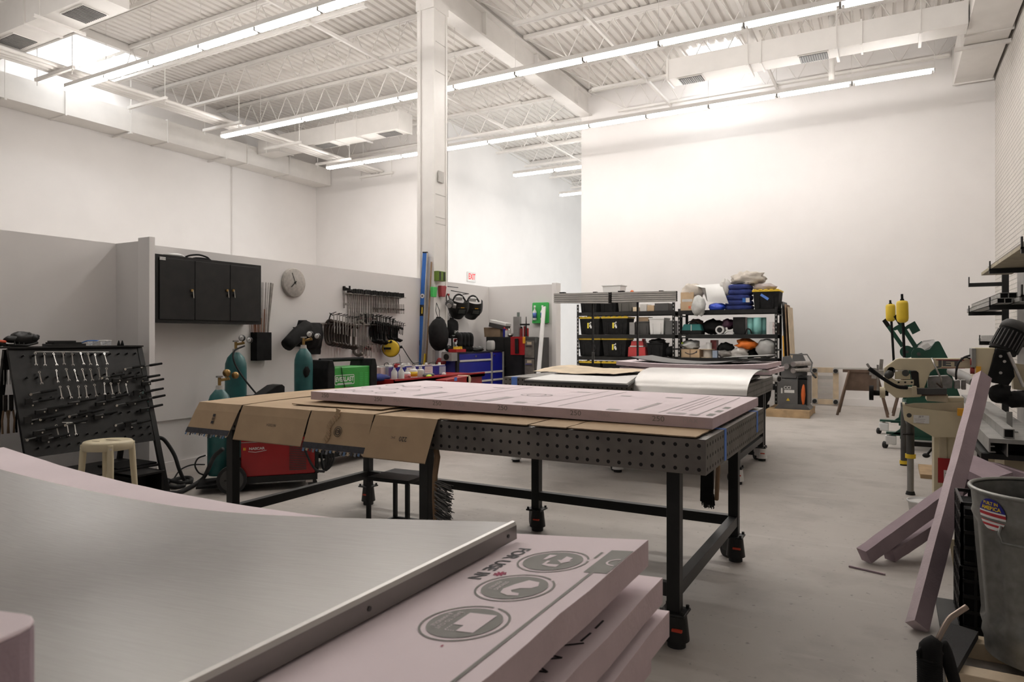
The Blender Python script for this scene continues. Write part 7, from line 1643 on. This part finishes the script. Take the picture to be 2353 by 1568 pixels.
profile(1.03, 1.17, 1.722, 1.782, 9.2, 12.6, 'dark aluminium profile on the middle rack arms, near the arm tips')
profile(1.19, 1.33, 1.722, 1.782, 8.9, 12.6, 'dark aluminium profile on the middle rack arms, close to the post')
profile(1.08, 1.24, 1.785, 1.85, 9.4, 12.5, 'dark aluminium profile stacked on top of the middle rack arms')
stock(1.16, 1.34, 1.292, 1.33, 7.6, 12.4, RAW, 'grey metal flat bar on the lowest rack arms', 'metal bar', 'flat_bar')
stock(1.2, 1.32, 1.332, 1.375, 9.0, 12.5, RAW, 'shorter grey bar on top of the flat bar on the lowest rack arms', 'metal bar', 'flat_bar')
# ---- leaning foam
def beam(pa, pb, side, w, d, label, m1=PINKD, m2=PINKD, name='foam_strip', cat='foam piece'):
    """beam of section w x d from pa to pb; side: direction of the wide face normal"""
    q = MB(); M, ln = q.frame(pa, pb, side); n = 14; vs = []; random.seed(len(label))
    for i in range(n + 1):
        z = ln * i / n
        for x, y in ((-w / 2, -d / 2), (w / 2, -d / 2), (w / 2, d / 2), (-w / 2, d / 2)): vs.append(M @ Vector((x + .003 * noise.noise(Vector((i * 1.3, x * 60, 1))), y + .003 * noise.noise(Vector((i * 1.3, y * 70, 5))), z)))
    for i in range(n):
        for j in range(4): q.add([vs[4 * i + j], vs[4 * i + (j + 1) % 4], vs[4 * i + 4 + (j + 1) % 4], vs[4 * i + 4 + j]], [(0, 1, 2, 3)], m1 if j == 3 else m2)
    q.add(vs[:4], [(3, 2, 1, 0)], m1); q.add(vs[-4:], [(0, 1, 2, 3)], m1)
    return solo(name, label, cat, q, bevel=.0)
LP = mat('lit foam face', (.58, .48, .50), .9, var=.08, scale=8, bump=.2, bscale=60)  # paler copy for the beam's lit face; its other sides are painted shaded
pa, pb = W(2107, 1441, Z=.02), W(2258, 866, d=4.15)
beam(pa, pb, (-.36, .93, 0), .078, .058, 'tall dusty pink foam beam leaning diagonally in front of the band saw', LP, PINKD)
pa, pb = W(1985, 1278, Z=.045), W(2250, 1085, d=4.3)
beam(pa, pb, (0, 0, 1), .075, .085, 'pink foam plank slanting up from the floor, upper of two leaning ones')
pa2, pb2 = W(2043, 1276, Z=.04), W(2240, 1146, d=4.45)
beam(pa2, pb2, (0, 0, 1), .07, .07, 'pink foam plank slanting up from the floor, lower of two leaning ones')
q = MB(); a_, b_ = W(1951, 1302, Z=.005), W(2034, 1321, Z=.005); q.bar(PINKD, a_, b_, .012, .01); solo('foam_sliver', 'thin pink foam sliver lying on the floor in the aisle', 'foam sliver', q)
for px, py, r, s, lab in ((2255, 1085, (.10, .14, .05), 2, 'pink foam offcut behind the bin rim, left one'), (2335, 1092, (.10, .12, .06), 3, 'pink foam offcut behind the bin rim, right one')):
    p = W(px, py, d=4.1); q = MB(); q.box(PINKD, p, (.17, .26, .06), M=RZ(20 * s) @ RX(12) @ RY(-14 if s == 2 else 10)); q.bx(MATTE, (p.x - .05, p.y - .05, 0), (p.x + .05, p.y + .05, p.z - .03)); solo('foam_offcut', lab, 'foam piece', q)
t = thing('white_bucket', 'small white plastic bucket half hidden behind the leaning foam planks', 'bucket', (0, 0, 0)); p = W(2124, 1150, d=4.95); t.location = (p.x, p.y, 0); h = p.z
a = MB(); a.lathe(PLW, [(.085, 0), (.105, h), (.112, h), (.112, h - .012), (.106, h - .012)], n=26); part('pail', a, t)
a = MB(); a.lathe(LGREY, [(.098, h - .03), (.03, h - .03)], n=22); part('contents', a, t)
# ---- black crates
def crate(x, y, z, s, h, label):
    t = thing('milk_crate', label, 'crate', (x, y, z))
    a = MB(); 
    for u in (-1, 1):
        for i in range(7):
            f = -s / 2 + s * i / 6; a.bx(SATIN, (f - .006, u * s / 2 - .006, 0), (f + .006, u * s / 2 + .006, h)); a.bx(SATIN, (u * s / 2 - .006, f - .006, 0), (u * s / 2 + .006, f + .006, h))
        for k in (0, .25, .5, .75, .96): a.bx(SATIN, (-s / 2, u * s / 2 - .005, h * k), (s / 2, u * s / 2 + .005, h * k + .015)); a.bx(SATIN, (u * s / 2 - .005, -s / 2, h * k), (u * s / 2 + .005, s / 2, h * k + .015))
    part('lattice', a, t); a = MB(); a.bx(MATTE, (-s / 2 + .012, -s / 2 + .012, .005), (s / 2 - .012, s / 2 - .012, h - .03)); part('dark_filler', a, t)  # solid dark block added inside so the lattice gaps read dark
p = W(2225, 1385, Y=3.72)
crate(.445, 3.86, .03, .33, .28, 'black lattice crate on the floor behind the galvanised bin, lower one')
crate(.45, 3.88, .315, .33, .28, 'black lattice crate stacked behind the galvanised bin, upper one')
q = MB(); q.bx(BLACK, (.2, 3.66, 0), (.62, 4.08, .028)); solo('crate_base', 'flat black board under the black lattice crates', 'board', q)
q = MB(); q.blob(MATTE, (.60, 4.28, .30), (.16, .15, .30), .2, 2, 16, 3, None, pw=.8); solo('black_bag', 'black bag of scrap behind the lattice crates', 'bag', q)
q = MB(); q.bx(MATTE, (.56, 4.72, 0), (.98, 5.1, .46)); solo('black_box', 'black filler box behind the scrap bag between leaning foam and bin', 'box', q)  # filler block added to darken the gap behind the bin
q = MB(); p = W(2195, 1240, Y=4.4); q.bar(CREAM, p, p + Vector((.02, .0, -.14)), .06, .004, up=(0, 1, 0)); q.bar(CREAM, (p.x + .04, p.y, 0), p + Vector((.02, 0, -.14)), .01, .004, up=(0, 1, 0)); solo('paper_scrap', 'cream paper scrap behind the leaning foam beam', 'paper', q)
# ---- galvanised bin
CXB, CYB = .545, 3.40
t = thing('galvanised_bin', 'dented galvanised steel trash can with flag sticker at the right edge', 'trash can', (CXB, CYB, .075))
H = .66; n = 72; vs = []; lev = [0, .02, .05, .07, .10, .13, .16, .20, .3, .4, .5, .54, .56, .58, .60, .63, H]
for z in lev:
    for i in range(n):
        th = 2 * pi * i / n; r = .205 + .05 * z / H
        if .14 < z < .53: r += -.02 * (1 if (i % 6) in (0, 1, 2) else 0) 
        if abs(z - .07) < .01 or abs(z - .13) < .01 or abs(z - .56) < .01: r += .006
        r *= 1 + .008 * noise.noise(Vector((cos(th) * 2, sin(th) * 2, z * 6)))
        vs.append((r * cos(th), r * sin(th), z))
a = MB(); a.add(vs, [(j * n + i, j * n + (i + 1) % n, (j + 1) * n + (i + 1) % n, (j + 1) * n + i) for j in range(len(lev) - 1) for i in range(n)], GALV, True)
a.add([v for v in vs[:n]], [tuple(range(n - 1, -1, -1))], GALV); part('can_body', a, t)
a = MB(); a.tube(GALV, [(.257 * cos(2 * pi * i / 40), .257 * sin(2 * pi * i / 40), H) for i in range(40)], .009, n=8, closed=True); part('rim', a, t)
a = MB(); a.lathe(DGREY, [(.2, .42), (.02, .44)], n=24); a.blob(MATTE, (.05, .05, .5), (.12, .12, .14), .4, 2.5, 16, 3); a.blob(MATTE, (.12, -.02, .62), (.05, .08, .10), .3, 2, 12, 5); part('trash', a, t)
def on_can(px, py, out=.004):
    """point on the can wall under a pixel"""
    l, u = (px - CX) / F, (HY - py) / F; dx, dy = -SY + l * CY, CY + l * SY
    r = .25
    A = dx * dx + dy * dy; B = -2 * (dx * CXB + dy * CYB); C_ = CXB ** 2 + CYB ** 2 - r * r
    tt = (-B - math.sqrt(max(0, B * B - 4 * A * C_))) / (2 * A); return math.atan2(tt * dy - CYB, tt * dx - CXB), CH + u * tt - .075
th0, zc = on_can(2279, 1183)
def wrap(p, out): 
    z = p.z + zc; r = .2055 + .05 * z / H + .004 + out; th = th0 + p.x / r; return Vector((r * cos(th), r * sin(th), z))
a = MB(); SB_ = mat('sticker blue', (.02, .02, .22), .4); SR_ = mat('sticker red', (.45, .03, .04), .4)
Rr = .062; N_ = 28
def band(z0, z1, m, out):
    k = 12; vs = []
    for z in (z0, z1):
        hw = math.sqrt(max(0, Rr * Rr - z * z)) * .98
        for i in range(k + 1): vs.append(wrap(Vector((-hw + 2 * hw * i / k, 0, z)), out))
    a.add(vs, [(i, i + 1, k + 2 + i, k + 1 + i) for i in range(k)], m)
zs_ = [-.0618 + .0618 * 2 * i / 40 for i in range(41)]
for z0, z1 in zip(zs_, zs_[1:]):
    m = SB_ if (z0 > .012 or False) else PLW if int((z0 + .07) / .0105) % 2 else SR_
    band(z0, z1, m, .0)
def wtext(m, s, size, zz, **k): a.text(m, s, size, T(0, 0, 0), fn=lambda v: wrap(Vector((v.x, 0, v.y + zz)), .0012), **k)
wtext(YELLOW, 'BUILT IN', .017, .043, bold=.0006); wtext(YELLOW, 'AMERICA', .021, .024, bold=.0008)
part('flag_sticker', a, t)
th1, z1 = on_can(2348, 1238)
a = MB()
def hw_(x, z, o): 
    r = .2055 + .05 * z / H + o; th = th1 + x / r; return Vector((r * cos(th), r * sin(th), z))
a.tube(GALV, [hw_(-.07, z1 + .03, .01), hw_(-.075, z1 + .0, .02), hw_(-.06, z1 - .03, .025), hw_(.06, z1 - .03, .025), hw_(.075, z1, .02), hw_(.07, z1 + .03, .01)], .006, n=6); part('handle', a, t)
# wooden dolly under bin, carpeted block, torch
t = thing('timber_dolly', 'pale timber frame lying under the galvanised bin', 'dolly', (.45, 3.3, 0))
for lo, hi in (((.25, 3.44, 0), (.86, 3.53, .07)), ((.18, 3.10, 0), (.86, 3.19, .07)), ((.72, 3.19, 0), (.81, 3.44, .07))): a = MB(); a.bx(WOOD, lo, hi); part('timber', a, t, .004, w=True)
t = thing('carpet_dolly', 'dark carpet topped moving dolly end on the floor before the bin', 'dolly', (0, 0, 0))
pz = .10; c4 = [W(2147, 1497, Z=pz), W(2197, 1541, Z=pz), W(2248, 1452, Z=pz), W(2185, 1432, Z=pz)]
a = MB(); a.add([*c4, *[p - Vector((0, 0, .03)) for p in c4]], [(0, 1, 2, 3), (7, 6, 5, 4), (0, 4, 5, 1), (1, 5, 6, 2), (2, 6, 7, 3), (3, 7, 4, 0)], mat('carpet', (.035, .034, .034), .95, bump=.5, bscale=200)); part('carpet_deck', a, t, w=True)
for p in (W(2185, 1520, Z=.04), W(2238, 1475, Z=.04)): a = MB(); a.cyl(RUBBER, (p.x - .012, p.y, .036), (p.x + .012, p.y, .036), .036, n=14); part('wheel', a, t, w=True)
# torch hanging at near right: black ribbed handle, bent copper neck
t = thing('welding_torch', 'black welding torch with ribbed handle and bent copper neck, bottom right', 'torch', (0, 0, 0))
td = 2.05; q = lambda px, py, dd=0: W(px, py, d=td + dd); t.location = q(2140, 1568) 
COP = mat('copper neck', (.30, .24, .20), .35, .9)
a = MB(); a.tube(COP, [q(2152, 1478), q(2163, 1455), q(2180, 1425), q(2198, 1411), q(2222, 1395)], .0085, n=10, fine=3); part('neck', a, t, w=True)
a = MB(); a.tube(MATTE, [q(2154, 1470), q(2140, 1490), q(2138, 1520)], [.018, .033, .031], n=12, fine=3); a.tube(MATTE, [q(2160, 1480), q(2172, 1500), q(2185, 1540), q(2200, 1590)], [.022, .02, .018, .016], n=10, fine=3); d = part('head', a, t, w=True)
a = MB(); a.tube(MATTE, [q(2122, 1486), q(2110, 1500), q(2111, 1510), q(2124, 1515)], .006, n=6); part('hook', a, d, w=True)
a = MB()
h0, h1 = q(2136, 1510), q(2138, 1640)
M, ln = MB().frame(h0, h1); prof = []
k = 24
for i in range(k): prof += [(.030, ln * i / k), (.034, ln * (i + .3) / k), (.034, ln * (i + .7) / k)]
a.lathe(MATTE, prof, M=M, n=16); part('ribbed_handle', a, t, w=True)
a = MB(); a.blob(LGREY, q(2158, 1545, .02), (.018, .018, .055), .1, 1.5, 14); a.tube(LGREY, [q(2158, 1560, .02), q(2170, 1620, .02)], .018); part('grey_grip', a, t, w=True)
pf = q(2138, 1640); a = MB(); a.cyl(MATTE, (pf.x, pf.y, 0), pf, .018, n=10); part('cable', a, t, w=True)
# ================= light, camera
w = bpy.data.worlds.new('world'); bpy.context.scene.world = w; w.use_nodes = True
w.node_tree.nodes['Background'].inputs[0].default_value = (.95, .93, .90, 1); w.node_tree.nodes['Background'].inputs[1].default_value = .22
def area(name, loc, rot, sx, sy, power, col):
    l = bpy.data.lights.new(name, 'AREA'); l.shape = 'RECTANGLE'; l.size = sx; l.size_y = sy; l.energy = power; l.color = col
    o = bpy.data.objects.new(name, l); COL.objects.link(o); o.location = loc; o.rotation_euler = rot
    return o
area('hall_daylight', (1.2, 20.5, 3.2), (R(90), 0, R(90)), 6, 4.5, 420, (.86, .95, 1.0))
cam = bpy.data.cameras.new('camera'); cam.lens = 36 * F / 2353; cam.sensor_width = 36; cam.sensor_fit = 'HORIZONTAL'
cam.shift_y = -(784 - HY) / 2353; cam.clip_start = .05; cam.clip_end = 100
cam.dof.use_dof = True; cam.dof.focus_distance = 4.2; cam.dof.aperture_fstop = 9
co = bpy.data.objects.new('camera', cam); COL.objects.link(co); co.location = (0, 0, CH); co.rotation_euler = (R(90), 0, R(29))
sc = bpy.context.scene; sc.camera = co
sc.view_settings.view_transform = 'Standard'; sc.view_settings.look = 'None'; sc.view_settings.exposure = 0.16
sc.cycles.max_bounces = 6; sc.cycles.diffuse_bounces = 4; sc.cycles.sample_clamp_indirect = 6
